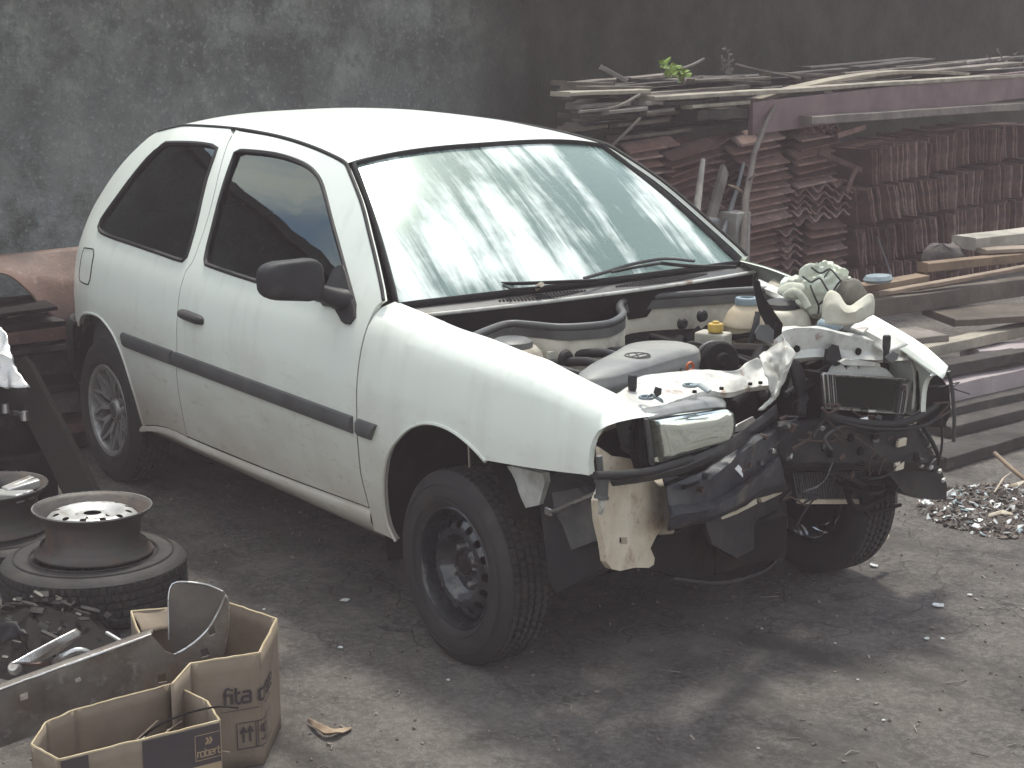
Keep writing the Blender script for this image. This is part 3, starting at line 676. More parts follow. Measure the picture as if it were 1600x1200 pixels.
# wheels -------------------------------------------------------
def tyre_mesh(R=.2875, wd=.172, rim=.172):
    h = wd / 2
    prof = [(rim, -h * .72), (rim + .006, -h * .80), (rim + .035, -h * .97), (rim + .065, -h * 1.0), (R - .030, -h * .93), (R - .012, -h * .82), (R - .003, -h * .72)]
    tread = []
    for k, c in enumerate((-.60, -.2, .2, .6)):
        for dx, dr in ((-.055, -.009), (.055, -.009)):
            pass
    t = []
    x = -h * .70
    ribs = [(-.70, -.46), (-.40, -.16), (-.10, .10), (.16, .40), (.46, .70)]
    for i, (a, b) in enumerate(ribs):
        t += [(R - .009, h * a + .0005), (R - .001, h * a + .002), (R, h * (a + b) / 2), (R - .001, h * b - .002), (R - .009, h * b - .0005)]
    prof = prof + t + [(r, -z) for r, z in prof[::-1]]
    i0, i1 = 5, len(prof) - 6
    def md(i, k, r, z):
        if i0 <= k <= i1 and R - r < .02:
            rib = (k - 7) // 5
            ph = i + (2 if rib in (1, 3) else 0) + (1 if rib == 2 else 0)
            if ph % 4 == 0 and k not in (i0, i0 + 1, i1, i1 - 1): r -= .006
        return r, z
    return prof, md
def circle(r, n, cx=0, cy=0): return [(cx + r * cos(2 * pi * k / n), cy + r * sin(2 * pi * k / n)) for k in range(n)]
def wheel(x, y, kind, sg, st=0.):
    """kind: 'steel' or 'alloy'; the face looks towards sg * y"""
    m_ = Matrix.Translation((x, y, .2845)) @ Matrix.Rotation(st, 4, 'Z') @ Matrix.Rotation(-sg * pi / 2, 4, 'X')   # local z outwards
    wh = props(bpy.data.objects.new('wheel', None), 'black pressed steel wheel' if kind == 'steel' else 'cross spoke alloy wheel'); COL.objects.link(wh); wh.parent = car
    prof, md = tyre_mesh()
    ty = MB().lathe(prof, 288, m_, md).build('tyre', TYR, wh, smooth=32)
    # raised lettering ring and a rim line on the sidewall
    rb = MB()
    for r_ in (.2, .247): rb.lathe([(r_ - .002, .0855), (r_, .0872), (r_ + .002, .0855)], 64, m_)
    rb.build('sidewall_rib', TYR, wh, smooth=60)
    if kind == 'steel':
        ho = [(.182, .062), (.184, .070), (.180, .074), (.174, .071), (.170, .060), (.166, .030), (.162, .012), (.160, -.03), (.166, -.066), (.180, -.07)]
        rm = MB().lathe(ho, 72, m_)
        hz = [(0, .030), (.030, .030), (.038, .030), (.044, .018), (.072, .018), (.082, .026), (.094, .052), (.102, .058), (.116, .056), (.138, .042), (.152, .030), (.162, .020)]
        holes = [circle(.0125, 12, .1285 * cos(a), .1285 * sin(a)) for a in [2 * pi * k / 16 for k in range(16)]]
        V, F, L = cdt(circle(.161, 96), holes, .012)
        fz = lambda u, v: ip(hz, sqrt(u * u + v * v))
        rm.add([m_ @ Vector((u, v, fz(u, v))) for u, v in V], F); base = len(rm.v)
        for l, hl in zip(L[1:], holes):
            n = len(l); o = len(rm.v); rm.v += [tuple(m_ @ Vector((u, v, fz(u, v)))) for u, v in hl] + [tuple(m_ @ Vector((u, v, fz(u, v) - .006))) for u, v in hl]
            rm.f += [[o + i, o + (i+1) % n, o + n + (i+1) % n, o + n + i] for i in range(n)]
        rm.build('rim', STEEL, wh, smooth=40)
        for k in range(4):
            a = 2 * pi * k / 4 + .5; mm = m_ @ Matrix.Translation((.056 * cos(a), .056 * sin(a), .018))
            MB().lathe([(0, .020), (.008, .020), (.0095, .017), (.0095, 0)], 6, mm).build('wheel_bolt', CHRM, wh, smooth=30)
        MB().lathe([(0, .040), (.022, .040), (.028, .034), (.029, .02)], 24, m_).build('hub_cap', DARK, wh)
        MB().lathe([(.03, -.03), (.13, -.03), (.13, -.06), (.03, -.06)], 32, m_).build('brake_drum', DARK, wh)
    else:
        rm = MB().lathe([(.182, .066), (.186, .074), (.180, .079), (.168, .074), (.162, .060), (.160, .02), (.158, -.03), (.172, -.07)], 72, m_)
        rm.lathe([(0, .052), (.034, .052), (.040, .048), (.044, .036), (.058, .036), (.064, .028), (.062, .0)], 32, m_)
        for k in range(10):
            a = 2 * pi * k / 10
            for d in (-1, 1):
                p0 = Vector((.058 * cos(a), .058 * sin(a), .034)); p1 = Vector((.105 * cos(a + d * .07), .105 * sin(a + d * .07), .048)); p2 = Vector((.164 * cos(a + d * .27), .164 * sin(a + d * .27), .060))
                for s0, s1, w_ in ((p0, p1, .016), (p1, p2, .012)): rm.beam(m_ @ s0, m_ @ s1, w_, .018, up=m_.to_3x3() @ Vector((0, 0, 1)))
        rm.build('rim', ALLOY, wh, smooth=40)
        MB().lathe([(0, .056), (.026, .056), (.031, .051)], 24, m_).build('hub_cap', GRP, wh)
        MB().lathe([(0, -.01), (.15, -.01), (.15, -.05)], 32, m_).build('brake_drum', DARK, wh)
        for k in range(4):
            a = 2 * pi * k / 4 + .5
            MB().lathe([(0, .042), (.007, .042), (.007, .03)], 6, m_ @ Matrix.Translation((.05 * cos(a), .05 * sin(a), 0))).build('wheel_bolt', CHRM, wh, smooth=30)
    return wh
wheel(1.234, -.700, 'steel', -1); wheel(-1.234, -.690, 'alloy', -1)
wheel(1.234, .700, 'steel', 1); wheel(-1.234, .690, 'alloy', 1)

# ---------------------------------------------------------------- the open engine bay and the crushed nose
def plate(name, pts, thick, m, parent, amp=0., freq=7., grid=.03, seed=1, holes=(), smooth=30, step=None):
    """sheet with the outline pts (3-D, nearly flat), given thickness and a crumple"""
    P = [Vector(q) for q in pts]; c = sum(P, Vector()) / len(P); n = Vector()
    for i in range(len(P)): n += (P[i] - c).cross(P[(i+1) % len(P)] - c)
    n.normalize()
    if n.dot(Vector((.8, -.55, .25))) < 0: n = -n
    u = Vector((0, 0, 1)).cross(n)
    u = u.normalized() if u.length > .2 else Vector((1, 0, 0)).cross(n).normalized()
    v = n.cross(u); f2 = lambda q: ((Vector(q) - c).dot(u), (Vector(q) - c).dot(v))
    lp = [f2(q) for q in P]
    if step: lp = loop([[a, b] for a, b in zip(lp, lp[1:] + lp[:1])], step)
    def fn(a, b, t):
        q = c + u * a + v * b - n * t
        if amp: q += (noise.noise_vector(q * freq + Vector((seed, 0, 0))) + noise.noise_vector(q * freq * 2.6 + Vector((0, seed, 0))) * .45) * amp
        return q
    hl = [[f2(q) for q in h] for h in holes]
    mb = MB().prism(lp, thick, fn, hl, grid)
    return mb.build(name, m, parent, smooth=smooth)
def blob(c, r, m, name, parent, sc=(1, 1, 1), amp=.0, freq=6, n=20):
    rows = []
    for i in range(n + 1):
        a = -pi / 2 + pi * i / n
        rows.append([Vector(c) + (Vector((cos(a) * cos(2*pi*j/28) * sc[0], cos(a) * sin(2*pi*j/28) * sc[1], sin(a) * sc[2])) * r) for j in range(28)])
    if amp: rows = bumpy(rows, amp, freq)
    return MB().grid(rows, closed=True).build(name, m, parent, smooth=60)

# bulkhead with its S-shaped rubber seal
seal = ((1.14, -0.6391, 0.925), (1.0578, -0.5023, 0.925), (1.0292, -0.4211, 0.925), (1.0858, -0.3814, 0.925), (1.171, -0.3378, 0.925), (1.2069, -0.2573, 0.925), (1.2094, -0.1861, 0.925), (1.1634, -0.1071, 0.925), (1.1115, -0.0499, 0.925), (1.0371, 0.0001, 0.925), (0.9653, 0.0581, 0.925), (0.9239, 0.1208, 0.925), (0.9247, 0.2111, 0.925), (0.9686, 0.3792, 0.925), (1.003, 0.506, 0.925), (1.0424, 0.5986, 0.925))
seal = [(1.20, -.70, .925)] + [q for q in seal if q[1] > -.69] + [(1.13, .68, .925)]
sp_ = catmull(seal, .025)
bh = MB().grid([[q + Vector((.006, 0, -.012)) for q in sp_], [q + Vector((.008, 0, -.12)) for q in sp_], [q + Vector((.012, 0, -.3)) for q in sp_], [q + Vector((.03, 0, -.55)) for q in sp_]]).build('bulkhead', BAYP, car, smooth=60, solid=.004)
se = MB().tube([q + Vector((0, 0, .006)) for q in sp_], .0145, 10, flat=.8); se.grid([[q + Vector((-.012, 0, -.002)) for q in sp_], [q + Vector((-.014, 0, -.035)) for q in sp_]]); se.grid([[q + Vector((.014, 0, -.002)) for q in sp_], [q + Vector((.014, 0, -.030)) for q in sp_]])
se.build('bulkhead_seal', GRP, bh, smooth=60)
MB().grid([[(.84, y, .83) for y in (-.7, 0, .7)], [(1.05, y, .80) for y in (-.7, 0, .7)]]).build('plenum_floor', DARK, car)
MB().grid([[q + Vector((0, 0, -.10)) for q in sp_], [Vector((1.0, q.y, .80)) for q in sp_]]).build('plenum_wall', DARK, car)
for c_, r_ in (((1.228, -0.362, 0.85), .028), ((1.0478, 0.2456, 0.86), .02), ((1.0242, 0.3508, 0.87), .022), ((1.2684, -0.3691, 0.8), .03)):
    MB().lathe([(0, .012), (r_ * .5, .016), (r_ * .8, .012), (r_, 0)], 18, Matrix.Translation(Vector(c_) + Vector((.0, 0, 0))) @ Matrix.Rotation(pi / 2, 4, 'Y')).build('grommet', RUB, bh)
MB().box((1.1791, -0.3796, 0.85), (.012, .022, .03)).build('identification_plate', mat('pale_label', (.5, .5, .42), None, .5), bh)
# aprons, strut towers
for sg in (-1, 1):
    top = [(1.0, sg * .69, .955), (1.3, sg * .70, .935), (1.6, sg * .69, .905), (1.85, sg * .67, .86)]; mid = [(x, sg * (abs(y) - .06), z - .03) for x, y, z in top]; low = [(x, sg * .60, .73) for x, y, z in top]
    if sg > 0: top, mid, low = ([bend_left(q) for q in r[:3]] for r in (top, mid, low))
    MB().grid(strip([top, mid, low], 24, 4, .008, 6, 3 + sg)).build('inner_apron', BAYP, car, smooth=50, solid=.004)
ap = MB(); ap.grid(strip((((0.978, 0.6466, 0.955), (1.0961, 0.6193, 0.945), (1.2664, 0.5892, 0.935)), ((1.0043, 0.6136, 0.94), (1.1061, 0.5841, 0.935), (1.2529, 0.54, 0.93)), ((0.9777, 0.6479, 0.92), (1.1151, 0.5761, 0.92), (1.2754, 0.5073, 0.92))), 20, 3, .003)).build('fender_rail', BENT, car, smooth=40, solid=.004)
ap2 = MB(); ap2.grid(strip((((1.5035, 0.5425, 0.93), (1.6334, 0.5338, 0.9), (1.7274, 0.5603, 0.86)), ((1.536, 0.476, 0.92), (1.6359, 0.4957, 0.885), (1.7264, 0.5118, 0.85)), ((1.4762, 0.5028, 0.88), (1.5978, 0.4898, 0.86), (1.7129, 0.4798, 0.84))), 20, 3, .0012)).build('fender_rail', BENT, car, smooth=40, solid=.004)
plate('hinge_plate', ((1.0051, -0.6985, 0.955), (0.945, -0.6413, 0.955), (0.9723, -0.6229, 0.955), (1.0984, -0.6597, 0.955), (1.1798, -0.7145, 0.955), (1.1412, -0.7172, 0.955)), .006, BENT, car, grid=.05)
for q in ((1.0216, -0.6779, 0.957), (1.1218, -0.6954, 0.957)): MB().lathe([(0, .003), (.007, .003), (.008, 0)], 12, Matrix.Translation(q)).build('hinge_hole', DARK, car)
plate('latch_plate', ((1.6274, 0.4125, 0.915), (1.5811, 0.4907, 0.915), (1.66, 0.455, 0.915), (1.7068, 0.3814, 0.915)), .006, BENT, car, grid=.05)
for nm, c_, in (('right', (1.2571, -0.5751, 0.93)), ('left', (1.2443, 0.4977, 0.925))):
    T = Matrix.Translation(Vector(c_))
    MB().lathe([(.0, -.012), (.07, -.014), (.085, -.03), (.105, -.10), (.125, -.20)], 36, T).build('strut_tower', BAYP, car, smooth=50)
    MB().lathe([(0, .012), (.045, .010), (.058, .003), (.060, -.012)], 32, T).build('strut_cap', GRP if nm == 'right' else BLK, car, smooth=40)
BLU = mat('blue_grey_cap', (.14, .19, .22), (.22, .27, .29), .5, scale=12, dirt=[((.3, .27, .22), 8, .5, .7, .5)])
MB().lathe([(0, .020), (.025, .018), (.036, .010), (.040, .0), (.041, -.012), (.030, -.022)], 32, Matrix.Translation((1.5517, 0.3999, 0.915)) @ Matrix.Rotation(radians(12), 4, 'X')).build('filler_cap', BLU, car, smooth=40)
MB().lathe([(0, 0), (.035, 0), (.045, -.12)], 24, Matrix.Translation((1.5215, 0.4313, 0.895))).build('filler_neck', BLK, car)

# air cleaner lid with its round emblem
ol = catmull(((1.5233, -0.5492, 0.875), (1.4502, -0.4473, 0.875), (1.3777, -0.3202, 0.875), (1.2915, -0.1833, 0.875), (1.2772, -0.1049, 0.875), (1.3028, -0.0386, 0.875), (1.3697, -0.0002, 0.875), (1.4397, -0.0212, 0.875), (1.4876, -0.0684, 0.875), (1.5197, -0.1941, 0.875), (1.5744, -0.3699, 0.875), (1.6036, -0.4848, 0.875), (1.5914, -0.5687, 0.875)), .03, True)
oc = sum(ol, Vector()) / len(ol); rows = []
for k, dz in ((1.0, -.085), (1.0, -.045), (1.015, -.034), (1.015, -.022), (.985, -.018), (.975, -.004), (.95, .002), (.88, .006), (.84, .011), (.6, .015), (.3, .017), (.03, .017)):
    rows.append([oc + (q - oc) * k + Vector((0, 0, dz)) for q in ol])
ac = MB().grid(rows, closed=True).build('air_cleaner', mat('air_cleaner_plastic', (.15, .155, .15), (.23, .23, .215), .5, scale=6, dirt=[((.33, .31, .26), 5, .48, .7, .6)], bump=.08, bscale=200), car, smooth=50)
ec = Vector((1.4828, -0.2969, 0.893)); er = Matrix.Translation(ec) @ Matrix.Rotation(radians(35), 4, 'Z')
em = MB().tube([er @ Vector((.036 * cos(2*pi*k/32), .036 * sin(2*pi*k/32), 0)) for k in range(32)], .0022, 6, closed=True)
for zz in ([(-.016, .031), (0, .004), (.016, .031)], [(-.031, .012), (-.014, -.030), (0, -.002), (.014, -.030), (.031, .012)]): em.tube([er @ Vector((a, b, 0)) for a, b in zz], .0019, 6)
em.build('emblem', GRP, ac, smooth=60)
for a in ((1.5204, -0.3532, 0.86), (1.4748, -0.2087, 0.86)): MB().beam(Vector(a) + Vector((0, 0, .02)), Vector(a) + Vector((.004, 0, -.05)), .014, .005, up=(1, 0, 0)).build('lid_clip', CHRM, ac)
# brake servo, reservoir, expansion tank
sv = Matrix.Translation((1.4923, 0.0032, 0.84)) @ Matrix.Rotation(radians(78), 4, 'Y') @ Matrix.Rotation(.3, 4, 'X')
MB().lathe([(0, .05), (.02, .05), (.025, .035), (.052, .030), (.058, .02), (.058, .0), (.050, -.01), (.050, -.07), (.03, -.1), (0, -.1)], 36, sv).build('intake_drum', DARK, car, smooth=40)
MB().tube([sv @ Vector((.055 * cos(2*pi*k/32), .055 * sin(2*pi*k/32), -.03)) for k in range(32)], .007, 8, closed=True).build('drum_clamp', GRP, car, smooth=60)
rs = MB(); rs.box((1.3361, 0.1222, 0.865), (.10, .062, .05), (0, 0, .4)); rs.box((1.2985, 0.1564, 0.835), (.085, .05, .04), (0, 0, .4), .9)
ro = rs.build('fluid_reservoir', mat('milky_plastic', (.42, .40, .33), (.34, .31, .25), .5, dirt=[((.2, .17, .12), 8, .5, .7, .6)]), car, bevel=.006)
MB().lathe([(0, .026), (.010, .026), (.012, .020), (.022, .019), (.024, .015), (.024, -.004), (.020, -.008)], 20, Matrix.Translation((1.3531, 0.1165, 0.9))).build('reservoir_cap', mat('yellow_cap', (.50, .33, .05), (.36, .23, .05), .5, scale=25), ro, smooth=40)
ex_ = (1.2562, 0.3328, 0.885)
MB().lathe([(.0, -.066), (.035, -.062), (.06, -.045), (.071, -.018), (.072, -.012), (.075, -.010), (.075, -.004), (.070, .006), (.058, .034), (.043, .049), (.034, .054), (.033, .064)], 36, Matrix.Translation(ex_)).build('expansion_tank', mat('yellowed_tank', (.50, .43, .31), (.38, .31, .21), .55, scale=7, dirt=[((.17, .13, .09), 6, .5, .7, .7)]), car, smooth=60)
MB().lathe([(.022, .076), (.024, .080), (.035, .078), (.038, .070), (.037, .058)], 32, Matrix.Translation(ex_)).lathe([(0, .066), (.022, .066), (.023, .078)], 32, Matrix.Translation(ex_)).build('tank_cap', BLU, car, smooth=50)
MB().tube([Vector(ex_) + Vector(q) for q in ((.055, -.005, .040), (.072, -.025, .01), (.074, -.05, -.05), (.06, -.06, -.09))], .010, 6, flat=.4).build('tank_strap', BLK, car, smooth=60)
# a black buckled strut beside the tank
plate('buckled_stay', ((1.7693, -0.126, 1.1394), (1.7813, -0.113, 1.129), (1.7948, -0.11, 1.0877), (1.8185, -0.0926, 1.0463), (1.8389, -0.0771, 1.0117), (1.8417, -0.0837, 0.9842), (1.8324, -0.1032, 0.9671), (1.8181, -0.11, 1.0016), (1.7979, -0.1212, 1.0465), (1.7812, -0.1262, 1.0947)), .02, DARK, car, .006, 14, .02)
plate('cable_bracket', ((1.8639, -0.2031, 1.0051), (1.8674, -0.1905, 1.0253), (1.8815, -0.1709, 1.0252), (1.894, -0.1586, 1.0115), (1.8979, -0.1659, 0.9778), (1.8852, -0.1824, 0.9813), (1.8699, -0.2011, 0.9882)), .012, GRP, car, .004, 14, .02)
# engine and what hangs below
en = MB(); en.box((1.20, .0, .58), (.50, .42, .32)); en.box((1.22, -.05, .77), (.38, .20, .08)); en.box((1.25, .0, .38), (.30, .34, .18), taper=1.1)
en.tube([(1.2, .2, .8), (1.45, .22, .83), (1.52, .1, .76)], .03, 10); en.tube([(1.35, -.3, .74), (1.6, -.34, .76), (1.58, -.25, .7)], .022, 10)
for k in range(14): en.box((1.12 + .30 * random.random(), -.35 + .6 * random.random(), .74 + .07 * random.random()), (.05 + .06 * random.random(), .04 + .05 * random.random(), .05), (random.random(), random.random(), random.random()))
en.build('engine', DARK, car, bevel=.008)
for k in range(11):
    y0 = -.5 + .09 * k; pts = [(1.12 + .1 * random.random(), y0, .82 + .04 * random.random()), (1.3 + .1 * random.random(), y0 + random.uniform(-.1, .1), .84 + .03 * random.random()), (1.5 + .1 * random.random(), y0 + random.uniform(-.15, .15), .80), (1.62, y0 * .6 + random.uniform(-.1, .1), .74)]
    MB().tube(catmull(pts, .03), random.choice((.006, .009, .014)), 8).build('hose', random.choice((RUB, BLK, DARK)), car, smooth=60)
MB().tube([Vector((1.6292, -0.2265, 0.875)) + Vector((0, .012 * cos(2*pi*k/16), .012 * sin(2*pi*k/16))) for k in range(16)], .004, 6, closed=True).build('dipstick_ring', mat('orange_plastic', (.45, .10, .03), None, .5), car)

# bent slam panel: right half, crumpled middle, left half
rx = MB().grid(strip((((1.7879, -0.6454, 0.868), (1.6975, -0.4982, 0.87), (1.6396, -0.4145, 0.872), (1.6569, -0.381, 0.876), (1.6913, -0.3041, 0.88), (1.7081, -0.2345, 0.882), (1.7679, -0.184, 0.882), (1.7397, -0.1127, 0.89), (1.7415, -0.0733, 0.9)), ((1.8403, -0.6555, 0.862), (1.7683, -0.5274, 0.862), (1.7125, -0.432, 0.862), (1.7219, -0.3946, 0.864), (1.7379, -0.335, 0.866), (1.7491, -0.2659, 0.866), (1.7912, -0.1953, 0.864), (1.7524, -0.0972, 0.87), (1.7471, -0.0386, 0.88)), ((1.9083, -0.6684, 0.858), (1.878, -0.577, 0.846), (1.8438, -0.4757, 0.846), (1.8052, -0.3749, 0.846), (1.786, -0.2959, 0.846), (1.821, -0.2713, 0.84), (1.8148, -0.1736, 0.84), (1.8273, -0.1182, 0.842), (1.8615, -0.1121, 0.84)), ((1.8903, -0.6492, 0.84), (1.8772, -0.5739, 0.83), (1.8496, -0.4759, 0.828), (1.8122, -0.3761, 0.828), (1.7879, -0.2925, 0.828), (1.8209, -0.2662, 0.825), (1.8035, -0.1579, 0.825), (1.8097, -0.0962, 0.825), (1.8322, -0.0834, 0.82))), 60, 5, .005, 13, 5)).build('slam_panel', BENT, car, smooth=45, solid=.003)
rx['label'] = 'right half of the white slam panel, folded back'
for q in ((1.835, -0.2936, 0.858), (1.814, -0.1685, 0.85), (1.819, -0.1348, 0.85), (1.8142, -0.3715, 0.856)): MB().lathe([(0, .004), (.006, .004), (.0065, -.003)], 12, Matrix.Translation(q)).build('panel_hole', DARK, rx)
cx_ = MB().grid(strip((((1.9308, -0.2524, 0.9534), (1.9286, -0.2137, 0.9709), (1.9238, -0.1791, 0.9869), (1.9289, -0.1636, 1.0087)), ((1.9751, -0.266, 0.9399), (1.9548, -0.2171, 0.9581), (1.9849, -0.2167, 0.9872), (1.9706, -0.1799, 0.9978)), ((1.9986, -0.2781, 0.9144), (1.9802, -0.2266, 0.9322), (2.0253, -0.2408, 0.9605), (2.0119, -0.2047, 0.9659)), ((2.0056, -0.2771, 0.8913), (1.9945, -0.2347, 0.9045), (2.0192, -0.2431, 0.9306), (2.0238, -0.2317, 0.9437)), ((1.9861, -0.2665, 0.8517), (2.0153, -0.2697, 0.8748), (2.0055, -0.2424, 0.8901), (2.0156, -0.2388, 0.9087)), ((1.9559, -0.2672, 0.8218), (1.9756, -0.272, 0.8297), (1.9675, -0.246, 0.835), (1.9802, -0.24, 0.8505))), 22, 6, .014, 17, 8)).build('slam_panel', BENT, car, smooth=30, solid=.003)
cx_['label'] = 'crumpled middle of the slam panel where it was hit'
lx = MB().grid(strip((((1.57, 0.1435, 0.9123), (1.575, 0.1642, 0.9241), (1.58, 0.185, 0.9321), (1.585, 0.2484, 0.9275), (1.59, 0.3045, 0.9257), (1.6, 0.3841, 0.9024), (1.62, 0.4769, 0.8769), (1.64, 0.5487, 0.8556), (1.66, 0.622, 0.8259)), ((1.595, 0.1149, 0.9042), (1.6, 0.1404, 0.9192), (1.6, 0.1711, 0.9271), (1.61, 0.2238, 0.9283), (1.615, 0.2823, 0.9242), (1.625, 0.3587, 0.9013), (1.64, 0.4561, 0.8745), (1.66, 0.5274, 0.8533), (1.68, 0.6001, 0.8258)), ((1.6, 0.1212, 0.8794), (1.61, 0.1426, 0.8784), (1.6, 0.1942, 0.8647), (1.6, 0.252, 0.8634), (1.61, 0.3006, 0.8591), (1.62, 0.3715, 0.8501), (1.64, 0.4607, 0.8365), (1.66, 0.5346, 0.8247), (1.68, 0.6098, 0.8067)), ((1.61, 0.1278, 0.8591), (1.62, 0.1441, 0.8549), (1.62, 0.1858, 0.8478), (1.62, 0.2436, 0.8444), (1.63, 0.3082, 0.838), (1.645, 0.3687, 0.8271), (1.665, 0.441, 0.8174), (1.685, 0.5197, 0.8108), (1.7, 0.5995, 0.8012)), ((1.58, 0.1572, 0.839), (1.59, 0.1738, 0.8327), (1.59, 0.2159, 0.8255), (1.59, 0.274, 0.824), (1.6, 0.3392, 0.8194), (1.61, 0.4054, 0.8088), (1.63, 0.4787, 0.7989), (1.65, 0.5583, 0.7922), (1.66, 0.6445, 0.783))), 60, 5, .0045, 12, 9)).build('slam_panel', BENT, car, smooth=45, solid=.003)
lx['label'] = 'left half of the white slam panel pushed back'
for q in ((1.632, 0.3375, 0.8562), (1.618, 0.1999, 0.8727), (1.648, 0.4274, 0.8419)): MB().lathe([(0, .004), (.010, .004), (.011, -.003)], 14, Matrix.Translation(q) @ Matrix.Rotation(pi / 2, 4, 'Y')).build('panel_hole', DARK, lx)
plate('lamp_bracket', ((1.655, 0.2831, 0.8355), (1.655, 0.287, 0.8679), (1.655, 0.3077, 0.8809), (1.655, 0.3348, 0.8718), (1.655, 0.3473, 0.8353), (1.655, 0.3642, 0.8195), (1.655, 0.3269, 0.8105)), .01, BLK, car, .002, 9, .03)
for c_, h_ in (((1.7407, -0.5271, 0.885), .05), ((1.7387, 0.4503, 0.875), .055)):
    MB().lathe([(0, h_ * .5), (.010, h_ * .5), (.0125, h_ * .4), (.012, -.01), (.009, -.02), (.009, -h_)], 14, Matrix.Translation(c_)).build('rubber_stop', BLK, car)
for L_ in (((1.8594, -0.5769, 0.875), (1.8632, -0.5585, 0.88), (1.9161, -0.5727, 0.878)), ((1.8343, -0.4055, 0.88), (1.8538, -0.3911, 0.885), (1.891, -0.3877, 0.872))):
    MB().tube(L_, .008, 8, flat=.45).tube([Vector(L_[0]) + Vector((.018 * cos(2*pi*k/14), .018 * sin(2*pi*k/14), .002)) for k in range(14)], .004, 6, closed=True).build('lamp_clip', BLU, car, smooth=60)
plate('lamp_tab', ((1.9791, -0.6542, 0.9225), (1.9795, -0.6484, 0.9366), (1.9897, -0.6359, 0.9318), (1.9913, -0.6391, 0.9176), (1.9861, -0.6493, 0.9098)), .01, BLK, car, grid=.03)
plate('lamp_tab', ((2.1825, -0.0354, 0.9692), (2.1916, -0.0171, 0.9838), (2.2016, -0.0057, 0.9772), (2.2022, -0.0104, 0.9625), (2.1916, -0.0276, 0.956)), .01, GRP, car, grid=.03)

lip = MB().grid(strip((((1.0799, 0.672, 0.9633), (1.1482, 0.67, 0.9574), (1.2798, 0.668, 0.9348), (1.4082, 0.665, 0.9113), (1.5988, 0.655, 0.8647), (1.7163, 0.645, 0.8321), (1.8175, 0.63, 0.7972)), ((1.0859, 0.66, 0.9739), (1.163, 0.655, 0.9693), (1.2971, 0.65, 0.9474), (1.4268, 0.645, 0.9243), (1.6165, 0.635, 0.8778), (1.7335, 0.625, 0.8452), (1.8353, 0.615, 0.8021)), ((1.1096, 0.62, 0.9659), (1.1874, 0.62, 0.9569), (1.3153, 0.615, 0.9327), (1.4392, 0.61, 0.9093), (1.6235, 0.6, 0.8609), (1.7433, 0.59, 0.8234), (1.8504, 0.585, 0.7831)), ((1.1093, 0.615, 0.9536), (1.1872, 0.612, 0.9451), (1.3144, 0.605, 0.9212), (1.4356, 0.6, 0.8976), (1.6177, 0.59, 0.8472), (1.7378, 0.58, 0.8099), (1.8499, 0.575, 0.7726))), 50, 5, .0012, 8)).build('fender_lip', PAINT, None, smooth=50, solid=.004); lip.parent = fp

# right headlamp
LENSM = glass_mat('lamp_lens', (.80, .80, .72), 1.5)
def lens_mat():
    m = LENSM; nt = m.node_tree; o = next(n for n in nt.nodes if n.type == 'OUTPUT_MATERIAL'); src = o.inputs[0].links[0].from_socket
    df = nt.nodes.new('ShaderNodeBsdfDiffuse'); df.inputs[0].default_value = (.52, .50, .38, 1); mm = nt.nodes.new('ShaderNodeMixShader')
    nt.links.new(ramp(nt, noi(nt, 6, 4, .5), .3, 3.4), mm.inputs[0]); nt.links.new(src, mm.inputs[1]); nt.links.new(df.outputs[0], mm.inputs[2]); nt.links.new(mm.outputs[0], o.inputs[0])
lens_mat()
hl = ((1.9646, -0.6537, 0.8482), (1.9313, -0.5287, 0.8372), (1.8924, -0.3832, 0.8211), (1.8747, -0.3168, 0.8136)); hr = ((1.8747, -0.3168, 0.8136), (1.8664, -0.2857, 0.797), (1.8628, -0.2725, 0.7695), (1.8642, -0.2775, 0.7384), (1.869, -0.2955, 0.7242), (1.8795, -0.335, 0.7217)); hb = ((1.8795, -0.335, 0.7217), (1.9113, -0.454, 0.7255), (1.9381, -0.5544, 0.7279), (1.9538, -0.6131, 0.7286)); hs_ = ((1.9538, -0.6131, 0.7286), (1.9593, -0.6335, 0.7871), (1.9646, -0.6537, 0.8482))
HNv = Vector((0.966, 0.258, 0))
lp3 = catmull(hl, .02)[:-1] + catmull(hr, .012)[:-1] + catmull(hb, .02)[:-1] + catmull(hs_, .02)[:-1]
hc = sum(lp3, Vector()) / len(lp3)
rows = [[hc + (q - hc) * k + HNv * b for q in lp3] for k, b in ((1.0, -.03), (1.0, .0), (.985, .008), (.95, .013), (.8, .018), (.5, .022), (.2, .023), (.02, .023))]
hp = props(bpy.data.objects.new('headlight', None), 'right headlight with its lens still whole'); COL.objects.link(hp); hp.parent = car
MB().grid(rows, closed=True).build('lens', LENSM, hp, smooth=50)
REFL = mat('lamp_reflector', (.34, .34, .30), (.22, .21, .18), .3, .7, scale=8, dirt=[((.3, .26, .2), 5, .5, .7, .5)])
rows = [[hc + (q - hc) * k + HNv * b for q in lp3] for k, b in ((.985, -.012), (.93, -.05), (.75, -.09), (.45, -.115), (.02, -.12))]
MB().grid(rows, closed=True).build('reflector', REFL, hp, smooth=60)
MB().lathe([(0, .05), (.012, .045), (.014, 0), (.02, 0), (.02, -.03)], 16, Matrix.Translation(hc - HNv * .09) @ HNv.to_track_quat('Z', 'Y').to_matrix().to_4x4()).build('bulb', BLU, hp)
rows = [[hc + (q - hc) * k + HNv * b for q in lp3] for k, b in ((1.0, -.012), (1.03, -.014), (1.035, -.03), (1.0, -.06), (.9, -.13), (.5, -.16), (.02, -.16))]
MB().grid(rows, closed=True).build('lamp_housing', GRP, hp, smooth=50)
